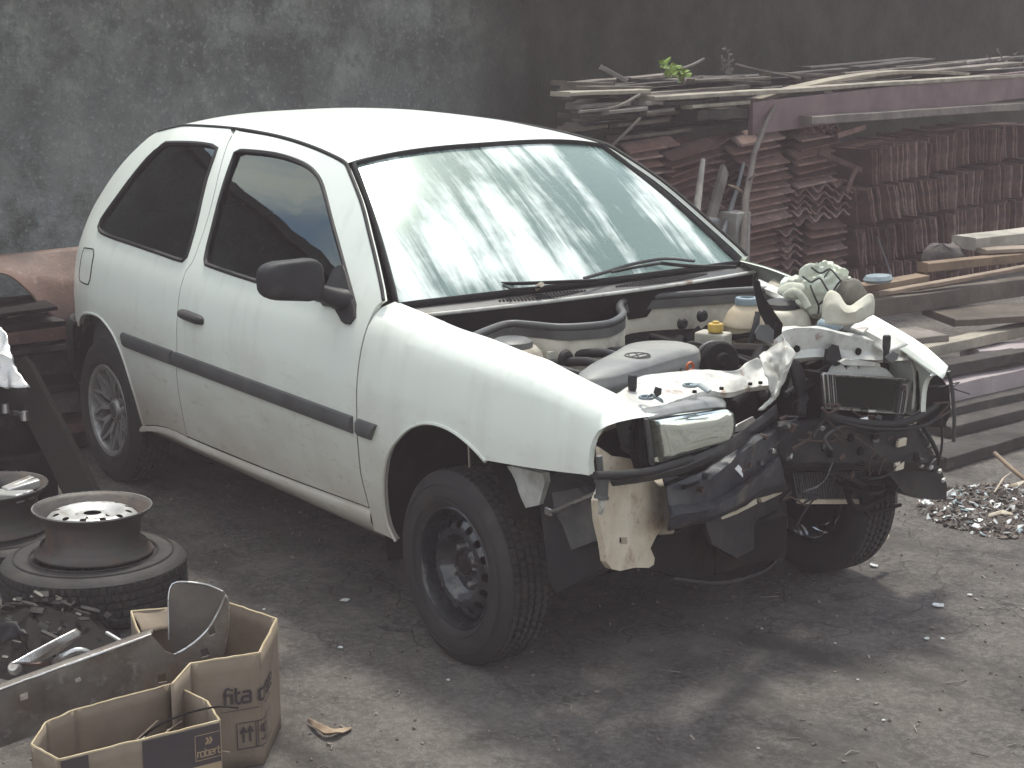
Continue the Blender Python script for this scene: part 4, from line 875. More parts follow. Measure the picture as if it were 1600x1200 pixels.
# pale trim above the lamp and dark stack of clips beside it
tr_ = MB().grid(strip((((1.9714, -0.6636, 0.8526), (1.9367, -0.5334, 0.8423), (1.8963, -0.3822, 0.8269), (1.8731, -0.3108, 0.8142)), ((1.9565, -0.6618, 0.8645), (1.9194, -0.5232, 0.8547), (1.8806, -0.3776, 0.8408), (1.8458, -0.2862, 0.8181)), ((1.9076, -0.634, 0.8614), (1.8703, -0.4941, 0.8517), (1.8343, -0.3593, 0.8421), (1.7962, -0.2553, 0.819))), 26, 4, .0015)).build('lamp_trim', mat('lamp_trim_grey', (.22, .225, .22), (.15, .15, .145), .4, scale=11), hp, smooth=50, solid=.004)
for (a, b, c_, d) in (((1.9364, -0.664, 0.8577), (1.9322, -0.6484, 0.7263), 0.02, 0.03), ((1.9564, -0.6616, 0.8545), (1.9493, -0.635, 0.7278), 0.012, 0.03), ((1.9177, -0.6715, 0.8283), (1.9082, -0.636, 0.8161), 0.03, 0.018), ((1.919, -0.6766, 0.8058), (1.9081, -0.6356, 0.7872), 0.03, 0.014), ((1.9057, -0.6654, 0.7777), (1.8939, -0.6213, 0.7514), 0.03, 0.02), ((1.9159, -0.6651, 0.756), (1.9107, -0.6453, 0.7075), 0.02, 0.02)):
    MB().beam(a, b, c_, d, up=(.9, -.4, 0)).build('lamp_bracket', DARK if c_ != .012 else GRP, hp, bevel=.003)
plate('lamp_bracket', ((1.8886, -0.7565, 0.7781), (1.8744, -0.7031, 0.7431), (1.8532, -0.624, 0.7193), (1.8449, -0.5929, 0.6796), (1.8856, -0.7454, 0.7014)), .01, TANP, hp, .004, 12, .02)
plate('lamp_void', ((1.8099, -0.6942, 0.766), (1.7998, -0.6565, 0.7841), (1.774, -0.5599, 0.7873), (1.755, -0.4888, 0.7767), (1.7529, -0.4808, 0.6414), (1.8068, -0.6827, 0.6773)), .01, DARK, hp)

# left headlamp, glass gone
lq = ((1.66, 0.2665, 0.7958), (1.66, 0.6391, 0.7292), (1.66, 0.6223, 0.626), (1.66, 0.2816, 0.6925))
hp2 = props(bpy.data.objects.new('headlight', None), 'left headlight broken open, its dark reflector showing'); COL.objects.link(hp2); hp2.parent = car
A, B, C_, D = (Vector(q) for q in lq); cc = (A + B + C_ + D) / 4; X = Vector((1, 0, 0))
fr = MB()
for a, b in ((A, B), (B, C_), (C_, D), (D, A)): fr.beam(a, b, .010, .012, up=(1, 0, 0))
fr.build('lamp_frame', CHRM, hp2, bevel=.002)
for k in range(4):
    for a, b in ((A, D), (B, C_)):
        s = (B - A).normalized() * (.010 + .010 * k) * (1 if a is A else -1); MB().beam(a + s + X * .004, b + s + X * .004, .004, .016, up=(1, 0, 0)).build('lamp_rib', CHRM if k % 2 == 0 else GRP, hp2)
MB().grid([[A, B, C_, D, A], [q + (cc - q) * .06 - X * .11 for q in (A, B, C_, D, A)]]).build('lamp_housing', DARK, hp2, smooth=0)
rows = []
for i in range(9):
    a = i / 8; k = 1 - a
    rows.append([cc + Vector((-.10 + .085 * (k * k), cos(2*pi*j/32) * .115 * k, sin(2*pi*j/32) * (.062 if sin(2*pi*j/32) > 0 else .052) * k - .004)) for j in range(32)])
MB().grid(rows, closed=True).build('reflector', mat('dirty_reflector', (.72, .70, .64), (.45, .42, .38), .22, .9, scale=9, dirt=[((.06, .05, .045), 5, .45, .65, .8)]), hp2, smooth=60)
plate('broken_rim', ((1.645, 0.314, 0.7871), (1.645, 0.3292, 0.8066), (1.645, 0.3638, 0.8159), (1.645, 0.3812, 0.7921), (1.645, 0.4184, 0.811), (1.645, 0.439, 0.7827), (1.645, 0.4462, 0.8035), (1.645, 0.5022, 0.7905), (1.645, 0.5565, 0.7696), (1.645, 0.5948, 0.7425), (1.645, 0.6297, 0.7298), (1.645, 0.6251, 0.7102), (1.645, 0.488, 0.7425)), .012, mat('bleached_plastic', (.62, .64, .61), (.48, .49, .47), .5, scale=12, dirt=[((.2, .17, .14), 9, .55, .7, .6)]), hp2, .006, 20, .02)
plate('lens_shard', [A + X * .006, B + X * .006, C_ + X * .006, D + X * .006], .003, glass_mat('lamp_glass', (.86, .86, .84), 1.5), hp2, grid=.1)
plate('lamp_strip', ((1.67, 0.327, 0.8267), (1.67, 0.3535, 0.8331), (1.67, 0.4944, 0.8036), (1.67, 0.5034, 0.7905), (1.67, 0.3436, 0.8148)), .012, BENT, hp2, .003, 12, .02)

# left nose: dark cavity, the pale pillar beside the lamp, fender edge, black beam, bumper corner
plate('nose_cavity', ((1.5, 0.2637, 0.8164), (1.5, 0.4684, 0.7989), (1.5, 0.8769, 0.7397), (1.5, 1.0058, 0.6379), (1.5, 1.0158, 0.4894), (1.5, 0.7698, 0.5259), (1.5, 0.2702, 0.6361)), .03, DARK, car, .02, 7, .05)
MB().grid(strip((((1.66, 0.6151, 0.7987), (1.66, 0.651, 0.77), (1.66, 0.6661, 0.7114), (1.66, 0.6594, 0.6309)), ((1.64, 0.6656, 0.7972), (1.64, 0.6965, 0.7649), (1.64, 0.712, 0.7018), (1.64, 0.7026, 0.6169))), 14, 2, .003)).build('lamp_pillar', BENT, car, smooth=40, solid=.006)
MB().grid(strip((((1.62, 0.1546, 0.8497), (1.62, 0.1828, 0.7883), (1.62, 0.2065, 0.7171), (1.62, 0.1976, 0.6734)), ((1.62, 0.2018, 0.84), (1.62, 0.2356, 0.7814), (1.62, 0.2487, 0.7171), (1.62, 0.2402, 0.6634))), 14, 3, .008, 12)).build('nose_brace', BLK, car, smooth=40, solid=.012)
plate('nose_brace', ((1.54, 0.33, 0.7948), (1.54, 0.3784, 0.8046), (1.54, 0.3964, 0.7664), (1.54, 0.3842, 0.6676), (1.54, 0.3466, 0.6528)), .02, DARK, car, .004, 12, .02)
bl = MB().grid(strip((((1.6, 0.121, 0.6573), (1.63, 0.236, 0.6561), (1.65, 0.433, 0.6313), (1.65, 0.6323, 0.5921), (1.62, 0.7552, 0.5516)), ((1.63, 0.0927, 0.6518), (1.66, 0.2068, 0.6466), (1.68, 0.4022, 0.6237), (1.68, 0.6115, 0.5847), (1.65, 0.74, 0.5432)), ((1.64, 0.1121, 0.5595), (1.66, 0.2152, 0.567), (1.68, 0.4062, 0.5433), (1.68, 0.6337, 0.4996), (1.65, 0.7806, 0.4619)), ((1.62, 0.1455, 0.5244), (1.66, 0.2272, 0.5316), (1.68, 0.408, 0.507), (1.68, 0.6471, 0.4687), (1.64, 0.818, 0.4286)), ((1.58, 0.1986, 0.4833), (1.62, 0.2793, 0.4908), (1.64, 0.4517, 0.4651), (1.64, 0.6937, 0.4257), (1.6, 0.8718, 0.3901))), 40, 5, .006, 9, 4)).build('bumper_beam', BLK, car, smooth=40, solid=.005)
bl['label'] = 'left part of the black bumper beam, bent back'
for q in ((1.692, 0.5836, 0.5445), (1.69, 0.5787, 0.4695)): MB().box(q, (.012, .042, .026), (0, .1, .1)).build('beam_clip', TANP, bl, bevel=.003)
for q in ((1.692, 0.364, 0.5921), (1.692, 0.469, 0.5822), (1.692, 0.4074, 0.5436)): MB().lathe([(0, .003), (.012, .003), (.014, -.004)], 14, Matrix.Translation(q) @ Matrix.Rotation(pi / 2, 4, 'Y')).build('panel_hole', DARK, bl)
plate('bumper_corner', ((1.62, 0.5958, 0.4373), (1.62, 0.6415, 0.3944), (1.62, 0.6788, 0.3547), (1.62, 0.7335, 0.3264), (1.62, 0.837, 0.2979), (1.62, 0.8828, 0.2942), (1.62, 0.8827, 0.3414), (1.62, 0.8547, 0.3972), (1.62, 0.7508, 0.431), (1.62, 0.6443, 0.4481)), .10, BLK, car, .006, 8, .03)
edgep = ((1.66, 0.6725, 0.4604), (1.66, 0.7175, 0.4428), (1.66, 0.7626, 0.4293), (1.65, 0.8141, 0.4061), (1.64, 0.846, 0.3691))
for q in edgep[1:]: MB().box(q, (.008, .016, .010), (.2, .1, .3)).build('corner_clip', BENT, car)
for pts, r_ in ((((1.68, 0.2516, 0.6771), (1.7, 0.3806, 0.6386), (1.7, 0.5485, 0.61), (1.68, 0.6846, 0.6148), (1.64, 0.8163, 0.636), (1.6, 0.8909, 0.6498)), .012), (((1.69, 0.2821, 0.6609), (1.71, 0.3983, 0.6222), (1.7, 0.5779, 0.5895), (1.68, 0.7158, 0.5815), (1.64, 0.8486, 0.6003)), .006),
              (((1.68, 0.6866, 0.5817), (1.68, 0.7372, 0.5206), (1.67, 0.785, 0.4592), (1.66, 0.7954, 0.4281), (1.66, 0.7663, 0.4182)), .007), (((1.66, 0.7966, 0.5907), (1.66, 0.8082, 0.5057), (1.66, 0.8, 0.4484)), .004),
              (((2.05, -0.8959, 0.7605), (2.0324, -0.7913, 0.7427), (2.0004, -0.6714, 0.7261), (1.9421, -0.4919, 0.7154)), .011)):
    MB().tube(catmull(pts, .03), r_, 8).build('loose_cable', RUB, car, smooth=60)
plate('lamp_tag', ((1.66, 0.626, 0.6112), (1.66, 0.7013, 0.6085), (1.66, 0.6799, 0.5788), (1.66, 0.6391, 0.5848)), .006, TANP, car, grid=.04)
MB().tube(((1.78, 0.6832, 0.7701), (1.76, 0.7282, 0.7006), (1.74, 0.7661, 0.6104), (1.72, 0.7923, 0.5203)), .006, 6, flat=.6).build('fender_edge', GRP, car, smooth=60)
plate('fender_shade', ((1.66, 0.6859, 0.7656), (1.66, 0.7765, 0.7172), (1.66, 0.8265, 0.6776), (1.66, 0.8446, 0.5879), (1.66, 0.8111, 0.5511), (1.66, 0.7077, 0.5994), (1.66, 0.6819, 0.6889)), .02, DARK, car, .006, 9, .03)  # dark sheet over the fender's inside, standing in for its shaded void

# right nose: pale bumper mount, wheel liner, indicator socket, bent beam, valance
plate('bumper_mount', ((1.907, -0.7415, 0.6953), (1.8599, -0.629, 0.6801), (1.8147, -0.5212, 0.6437), (1.7925, -0.4684, 0.5979), (1.7847, -0.4498, 0.5534), (1.7813, -0.4417, 0.5096), (1.7826, -0.4446, 0.485), (1.8001, -0.4864, 0.468), (1.8144, -0.5205, 0.4455), (1.8039, -0.4955, 0.4091), (1.8052, -0.4986, 0.3919), (1.8168, -0.5263, 0.3914), (1.8511, -0.6082, 0.4147), (1.8803, -0.6776, 0.4273), (1.8979, -0.7198, 0.4456), (1.9101, -0.7487, 0.4752), (1.9156, -0.7618, 0.5272), (1.925, -0.7842, 0.5933), (1.9277, -0.7908, 0.6509), (1.9175, -0.7663, 0.6815)), .018, TANP, car, .005, 9, .025,
      holes=[((1.8821, -0.6821, 0.5212), (1.8657, -0.6428, 0.5098), (1.8655, -0.6425, 0.4904), (1.882, -0.6818, 0.502))])
plate('mount_back', ((1.8182, -0.659, 0.5713), (1.7404, -0.4733, 0.52), (1.754, -0.5057, 0.4018), (1.8108, -0.6412, 0.4426)), .02, DARK, car)
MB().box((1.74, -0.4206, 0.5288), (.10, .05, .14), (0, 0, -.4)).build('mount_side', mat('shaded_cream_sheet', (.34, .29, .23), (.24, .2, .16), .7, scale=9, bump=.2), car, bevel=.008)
plate('wheel_liner', ((1.5564, -0.7, 0.5348), (1.5507, -0.7, 0.5771), (1.5656, -0.7, 0.6094), (1.6005, -0.7, 0.6315), (1.6776, -0.7, 0.6413), (1.7583, -0.7, 0.6486), (1.8074, -0.7, 0.6283), (1.8187, -0.7, 0.5525), (1.8407, -0.7, 0.4967), (1.8466, -0.7, 0.4386), (1.7539, -0.7, 0.3767), (1.6289, -0.7, 0.3027), (1.5998, -0.7, 0.3352), (1.5766, -0.7, 0.4301)), .05, BLK, car, .008, 8, .03)
plate('liner_pad', ((1.6453, -0.725, 0.5957), (1.7658, -0.725, 0.637), (1.8232, -0.725, 0.6015), (1.856, -0.725, 0.5192), (1.7302, -0.725, 0.4593), (1.6964, -0.725, 0.5186), (1.6624, -0.725, 0.5461)), .03, GRP, car, .005, 10, .03)
MB().tube(((1.6538, -0.74, 0.5467), (1.7013, -0.75, 0.5633), (1.7709, -0.75, 0.6024), (1.8601, -0.75, 0.6454)), .006, 6).build('liner_wire', CHRM, car, smooth=60)
MB().box((1.6538, -0.74, 0.5485), (.03, .012, .022)).build('liner_bolt', CHRM, car, bevel=.003)
plate('arch_bracket', ((1.3501, -0.715, 0.6127), (1.449, -0.715, 0.6247), (1.5975, -0.715, 0.6369), (1.6032, -0.715, 0.6167), (1.5738, -0.715, 0.5415), (1.4843, -0.715, 0.5114), (1.436, -0.715, 0.5463), (1.3872, -0.715, 0.5873)), .02, BENT, car, .006, 12, .02)
so = Matrix.Translation((1.9916, -0.8319, 0.7995))
MB().tube(((2.0198, -0.8603, 0.7985), (2.0184, -0.855, 0.7599)), .008, 8).tube(((2.017, -0.8498, 0.7506), (2.0163, -0.8471, 0.7304)), .020, 12).tube(((2.0163, -0.8471, 0.7304), (2.0169, -0.8494, 0.6948)), .016, 12).tube(((2.0169, -0.8494, 0.6948), (2.0176, -0.8519, 0.6856)), .019, 12).build('indicator_socket', GRP, car, smooth=40)
MB().tube(((2.0176, -0.8519, 0.6856), (2.0162, -0.8466, 0.6646), (1.9919, -0.8333, 0.6433)), .008, 8).build('socket_plug', BENT, car, smooth=40)
# black lower grille strip running to the apex
MB().grid(strip((((2.0199, -0.8218, 0.7434), (2.0015, -0.7142, 0.7283), (1.9574, -0.549, 0.7191), (1.8771, -0.3258, 0.7198), (1.6793, -0.0434, 0.6892), (1.606, 0.1316, 0.7114)), ((2.033, -0.8322, 0.7349), (2.0148, -0.7251, 0.7197), (1.9708, -0.5604, 0.7084), (1.8906, -0.3376, 0.7031), (1.6933, -0.0508, 0.6704), (1.62, 0.1239, 0.6937)), ((2.0191, -0.819, 0.7181), (2.0014, -0.7139, 0.7049), (1.9557, -0.5427, 0.6886), (1.8751, -0.3184, 0.6808), (1.6536, -0.0079, 0.6369), (1.5812, 0.1648, 0.6609))), 40, 3, .003)).build('grille_strip', BLK, car, smooth=50, solid=.008)
plate('strip_glint', ((1.76, -0.1839, 0.7036), (1.7455, -0.1494, 0.7177), (1.7053, -0.0535, 0.7183), (1.6982, -0.0366, 0.707), (1.7317, -0.1165, 0.6916)), .004, CHRM, car, .004, 25, .02)  # bright plate standing in for the white reflection on the black strip
bb = MB().grid(strip((((1.8207, -0.4838, 0.6335), (1.7982, -0.3526, 0.6177), (1.7783, -0.2535, 0.6337), (1.7132, -0.0983, 0.6515), (1.6009, 0.1178, 0.6501)), ((1.8653, -0.5126, 0.6271), (1.8389, -0.3721, 0.6119), (1.8177, -0.2699, 0.6266), (1.7562, -0.1232, 0.6455), (1.6441, 0.0924, 0.643)), ((1.8773, -0.5154, 0.5775), (1.8256, -0.3404, 0.542), (1.7651, -0.1961, 0.5364), (1.7017, -0.0448, 0.546), (1.6316, 0.1222, 0.5737)), ((1.908, -0.5368, 0.5604), (1.8773, -0.3862, 0.5405), (1.8208, -0.2514, 0.5328), (1.7551, -0.0947, 0.5471), (1.6659, 0.0921, 0.5681)), ((1.8922, -0.525, 0.5263), (1.8596, -0.3699, 0.5118), (1.7962, -0.2187, 0.4992), (1.7079, -0.0339, 0.4882), (1.6109, 0.1716, 0.4786)), ((1.8073, -0.452, 0.4815), (1.7727, -0.2919, 0.4659), (1.7044, -0.1288, 0.4504), (1.6285, 0.0521, 0.4436), (1.5104, 0.282, 0.4055))), 46, 5, .006, 9, 6)).build('bumper_beam', BEAMM, car, smooth=38, solid=.005)
bb['label'] = 'right part of the dark bumper beam folded towards the middle'
plate('beam_sticker', ((1.7836, -0.1989, 0.6372), (1.758, -0.1379, 0.5904), (1.7558, -0.1327, 0.5648), (1.7815, -0.1938, 0.6101)), .003, mat('white_sticker', (.75, .76, .78), None, .5), bb, grid=.05)
for a, b in (((1.8794, -0.5204, 0.6386), (1.8523, -0.43, 0.6387)), ((1.8751, -0.4583, 0.6166), (1.8592, -0.3947, 0.6166))): MB().beam(a, b, .01, .02, up=(.8, -.4, .4)).build('beam_slot', DARK, bb, bevel=.004)
for k in range(3): plate('tow_panel', ((1.7134, -0.1762, 0.4534), (1.6734, -0.0808, 0.4538), (1.6177, 0.0519, 0.4451), (1.6136, 0.0617, 0.4188), (1.6695, -0.0716, 0.4282), (1.7065, -0.1597, 0.4336)) if k == 0 else (((1.5962, 0.0774, 0.4397), (1.5745, 0.129, 0.4379), (1.5259, 0.2449, 0.4193), (1.5255, 0.2459, 0.4028), (1.5847, 0.1047, 0.4086)) if k == 1 else ((1.6861, -0.2145, 0.4386), (1.4587, 0.3277, 0.3737), (1.4477, 0.3538, 0.2497), (1.5276, 0.1634, 0.2552), (1.5993, -0.0077, 0.2619), (1.6685, -0.1727, 0.354))), .012, TANP if k < 2 else BLK, car, .006, 12, .02)
plate('valance', ((1.7062, -0.4435, 0.4145), (1.6298, -0.2613, 0.4144), (1.5129, 0.0174, 0.3472), (1.401, 0.2843, 0.2005), (1.3498, 0.4063, 0.1689), (1.3639, 0.3726, 0.1017), (1.4368, 0.199, 0.1172), (1.5445, -0.0579, 0.1734), (1.6279, -0.2568, 0.2538), (1.7205, -0.4775, 0.3601)), .05, DARK, car, .02, 8, .03)
MB().tube(catmull(((1.3866, 0.3704, 0.1892), (1.4353, 0.3058, 0.1462), (1.526, 0.1413, 0.1609), (1.6498, -0.1281, 0.2202), (1.7118, -0.3534, 0.2958)), .03), .008, 6).build('valance_lip', BLK, car, smooth=60)
# cooling pack behind the left beam
rd = MB(); P = ((1.47, 0.3252, 0.4427), (1.47, 0.7325, 0.3846), (1.47, 0.732, 0.2835), (1.47, 0.3506, 0.3495))
a, b, c_, d = (Vector(q) for q in P)
plate('radiator', P, .05, DARK, car)
for k in range(36):
    u = (k + .5) / 36; rd.beam(a.lerp(b, u) + X * .008, d.lerp(c_, u) + X * .008, .005, .014, up=(1, 0, 0))
rd.build('radiator_fins', GRP, car)['kind'] = 'stuff'
MB().beam(Vector(d) + X * .02, Vector(c_) + X * .02, .014, .016, up=(1, 0, 0)).build('radiator_tube', TANP, car)
MB().beam(Vector(b) + X * .01, (1.47, 0.7349, 0.1724), .02, .02, up=(1, 0, 0)).build('radiator_bracket', GRP, car)
plate('radiator_bracket', ((1.45, 0.6659, 0.2494), (1.45, 0.7496, 0.2389), (1.45, 0.7592, 0.1717), (1.45, 0.7106, 0.185), (1.45, 0.6791, 0.2211)), .02, TANP, car, .004, 12)
MB().tube(((1.38, 0.7227, 0.1524), (1.4, 0.7479, 0.1306), (1.4, 0.8092, 0.117), (1.38, 0.8737, 0.1112)), .014, 8).build('control_arm', TANP, car, smooth=60)
un = MB(); un.box((1.38, .35, .42), (.2, .5, .12)); un.box((1.30, .1, .27), (.5, .3, .14)); un.box((1.2, -.2, .3), (.3, .5, .2)); un.box((.9, 0, .35), (.4, 1.1, .25))
un.tube([(1.25, -.6, .30), (1.32, -.2, .26), (1.32, .2, .26), (1.25, .6, .30)], .022, 8)
un.build('subframe', DARK, car, bevel=.01)
for k in range(7):
    a = Vector((1.55, 0.2653, 0.5464)).lerp(Vector((1.5, 0.6956, 0.256)), random.random()); MB().tube(catmull([a, a + Vector((.05, random.uniform(-.1, .15), random.uniform(-.06, .02))), a + Vector((.02, random.uniform(.1, .25), random.uniform(-.08, .05)))], .03), random.choice((.006, .01)), 6).build('hose', random.choice((RUB, DARK)), car, smooth=60)

# torn wires and clips hanging about the nose
RUSTY = mat('rusty_bits', (.075, .042, .03), (.04, .027, .022), .8, scale=30, bump=.3)
rn = random.Random(21)
for k in range(30):
    y, z = rn.uniform(.12, .76), rn.uniform(.40, .72); x = 1.69 - .06 * abs(y - .4) + rn.uniform(-.02, .015); P = [Vector((x, y, z))]
    for j in range(3): P.append(P[-1] + Vector((rn.uniform(-.015, .012), rn.uniform(-.07, .09), rn.uniform(-.06, .03))))
    MB().tube(catmull(P, .012), rn.choice((.0022, .003, .0045)), 5).build('torn_wire', rn.choice((RUB, BLK, GRP, RUSTY)), car, smooth=60)
for k in range(26):
    y, z = rn.uniform(.10, .74), rn.uniform(.40, .74)
    MB().box((1.685 - .05 * abs(y - .4) + rn.uniform(-.01, .01), y, z), (rn.uniform(.006, .02), rn.uniform(.010, .035), rn.uniform(.006, .026)), (rn.uniform(-.5, .5), rn.uniform(-.5, .5), rn.uniform(-.5, .5))).build('torn_clip', rn.choice((RUSTY, GRP, DARK, CHRM, BLK, RUSTY)), car, bevel=.0015)
A0_, B0_ = Vector((1.8882, -0.4897, 0.7333)), Vector((1.6366, 0.1103, 0.7046))
for k in range(12):
    q = A0_.lerp(B0_, rn.random()) + Vector((0, 0, rn.uniform(-.16, .0)))
    MB().lathe([(0, .006), (.007, .006), (.0085, .0), (.0085, -.02)], 8, Matrix.Translation(q + Vector((.02, -.01, 0))) @ Matrix.Rotation(pi / 2, 4, 'Y')).build('beam_bolt', rn.choice((RUSTY, CHRM, GRP)), bb, smooth=30)

# ---------------------------------------------------------------- bundle on the left wing
CLOTH = mat('pale_green_canvas', (.62, .64, .53), (.45, .48, .40), .85, scale=8, dirt=[((.25, .22, .17), 6, .52, .72, .6)], bump=.25, bscale=60)
CREAM = mat('cream_foam', (.56, .545, .46), (.44, .42, .34), .75, scale=9, dirt=[((.3, .25, .18), 7, .55, .75, .6)], bump=.15)
bn = thing('canvas_bundle', 'crumpled pale green canvas bundle tied with black cord lying on the left fender', 'bundle')
Cb = Vector((1.3176, 0.6, 0.9616)); RT = Vector((0.5829, 0.8125, -0.006)); UPV = Vector((-0.1719, 0.1304, 0.9764)); FW = Vector((-0.7942, 0.5682, -0.2157))
def fold(d):
    v = noise.noise_vector(d * 1.6 + Vector((3, 1, 7))); a = noise.noise(d * 2.3 + v * .8)
    return 1 + .34 * noise.noise(d * 1.5 + Vector((9, 2, 4))) + .26 * (1 - abs(a) * 3.6) * .5 + .05 * (.5 - abs(noise.noise(d * 3.6 + v)) * 2.2) + .03 * noise.noise(d * 8)
rows = []
for i in range(41):
    a = -pi / 2 + pi * i / 40; r_ = []
    for j in range(64):
        d = Vector((cos(a) * cos(2*pi*j/64), cos(a) * sin(2*pi*j/64), sin(a))); k = fold(d)
        q = Cb + RT * (d.dot(RT) * .105 * k) + FW * (d.dot(FW) * .085 * k) + Vector((0, 0, d.z * .080 * k)); r_.append(q)
    rows.append(r_)
MB().grid(rows, closed=True).build('canvas', CLOTH, bn, smooth=75)
def on_px(pts, r, nm='cord'):
    MB().tube(catmull(pts, .012), r, 6).build(nm, RUB, bn, smooth=60)
for P in (((1.8027, 0.0657, 1.1502), (1.8413, 0.0625, 1.1391), (1.8466, 0.0916, 1.1495), (1.8838, 0.0845, 1.1333), (1.9047, 0.0889, 1.1141)), ((1.7995, 0.035, 1.1275), (1.8452, 0.0249, 1.1181), (1.8554, 0.0438, 1.1301), (1.8874, 0.0426, 1.1022), (1.8973, 0.0505, 1.0866)), ((1.8539, 0.0842, 1.1493), (1.8634, 0.0555, 1.1318)), ((1.8446, 0.0208, 1.1095), (1.8698, 0.0116, 1.0852), (1.8748, 0.0251, 1.0558), (1.8634, 0.035, 1.0315)), ((1.8742, 0.0255, 1.0592), (1.896, 0.0493, 1.0883), (1.8973, 0.0812, 1.121), (1.9077, 0.1153, 1.1261))): on_px(P, .0028)
# thick folded cream piece wrapped in front
cup = MB().grid(strip((((1.9179, 0.0051, 1.0301), (1.9259, -0.0001, 1.0798), (1.9365, 0.0075, 1.107), (1.9558, 0.0129, 1.0966), (1.9776, 0.0162, 1.0711), (1.9904, 0.0326, 1.0676), (1.9886, 0.073, 1.0877), (1.9783, 0.1134, 1.0928), (1.9665, 0.1398, 1.067)), ((1.9426, -0.0124, 1.0321), (1.9566, -0.0158, 1.0645), (1.9709, -0.0089, 1.0764), (1.9881, -0.0043, 1.0713), (2.0055, -0.0021, 1.0595), (2.0176, 0.0147, 1.0593), (2.008, 0.0585, 1.0708), (1.9967, 0.0974, 1.0757), (1.9826, 0.1232, 1.0567)), ((1.9457, -0.0126, 1.0202), (1.9698, -0.0128, 1.0238), (1.9895, -0.0035, 1.0221), (2.0065, 0.0034, 1.0239), (2.0157, 0.0181, 1.0288), (2.0108, 0.0476, 1.0318), (2.0047, 0.0761, 1.0366), (1.9911, 0.1103, 1.0379), (1.9782, 0.1287, 1.0412))), 40, 5, .003, 15)).build('foam_wrap', CREAM, bn, smooth=60, solid=.014)
blob((1.9054, 0.1146, 1.0864), .042, mat('brown_lining', (.22, .20, .16), (.12, .11, .09), .85, scale=14, bump=.3), 'lining', bn, (1, 1, .9), .016, 16, 18)
blob((1.8102, -0.0181, 1.0874), .030, CLOTH, 'loose_end', bn, (1.3, 1, .9), .014, 14, 16)
MB().tube(catmull(((1.8082, -0.0404, 1.0823), (1.8348, -0.0327, 1.0976), (1.8567, -0.0243, 1.0853), (1.8721, -0.0139, 1.056)), .015), .011, 8).build('loose_end', CLOTH, bn, smooth=60)

# ---------------------------------------------------------------- scrap on the left
OLDR = mat('old_rim_paint', (.05, .047, .045), (.09, .08, .07), .5, .3, scale=9, dirt=[((.16, .09, .055), 6, .5, .7, .7)], bump=.3, bscale=40)
SILV = mat('silver_paint', (.55, .55, .53), (.42, .41, .39), .35, .4, scale=14, dirt=[((.16, .12, .09), 10, .52, .66, .8)], bump=.2)
RUST = mat('rusty_sheet', (.15, .08, .058), (.095, .055, .044), .6, scale=4, dirt=[((.06, .04, .035), 6, .5, .7, .7), ((.30, .2, .16), 14, .58, .7, .5)], bump=.3)
GALVD = mat('shaded_plate', (.12, .10, .08), (.075, .06, .048), .6, .2, scale=6, dirt=[((.2, .17, .14), 9, .56, .7, .5)], bump=.3, bscale=30)  # darker galvanised tone, with the shade inside the bar end painted in
CARD = mat('cardboard', (.24, .19, .14), (.185, .145, .105), .85, scale=4, dirt=[((.16, .11, .07), 5, .5, .72, .7)], bump=.12, bscale=120)
CARDE = mat('cardboard_edge', (.46, .38, .25), (.36, .28, .17), .9, scale=20)
INK = mat('dark_print', (.035, .027, .03), (.06, .045, .045), .8, scale=9)
PALE = mat('bare_board_print', (.36, .27, .17), (.28, .2, .12), .85, scale=7)
GALV = mat('dirty_galvanised', (.19, .17, .145), (.12, .105, .09), .5, .35, scale=5, stretch=(1, 1, 2), dirt=[((.07, .05, .04), 7, .48, .68, .8), ((.30, .28, .25), 22, .58, .7, .6), ((.17, .085, .04), 4, .58, .75, .6)], bump=.35, bscale=30)

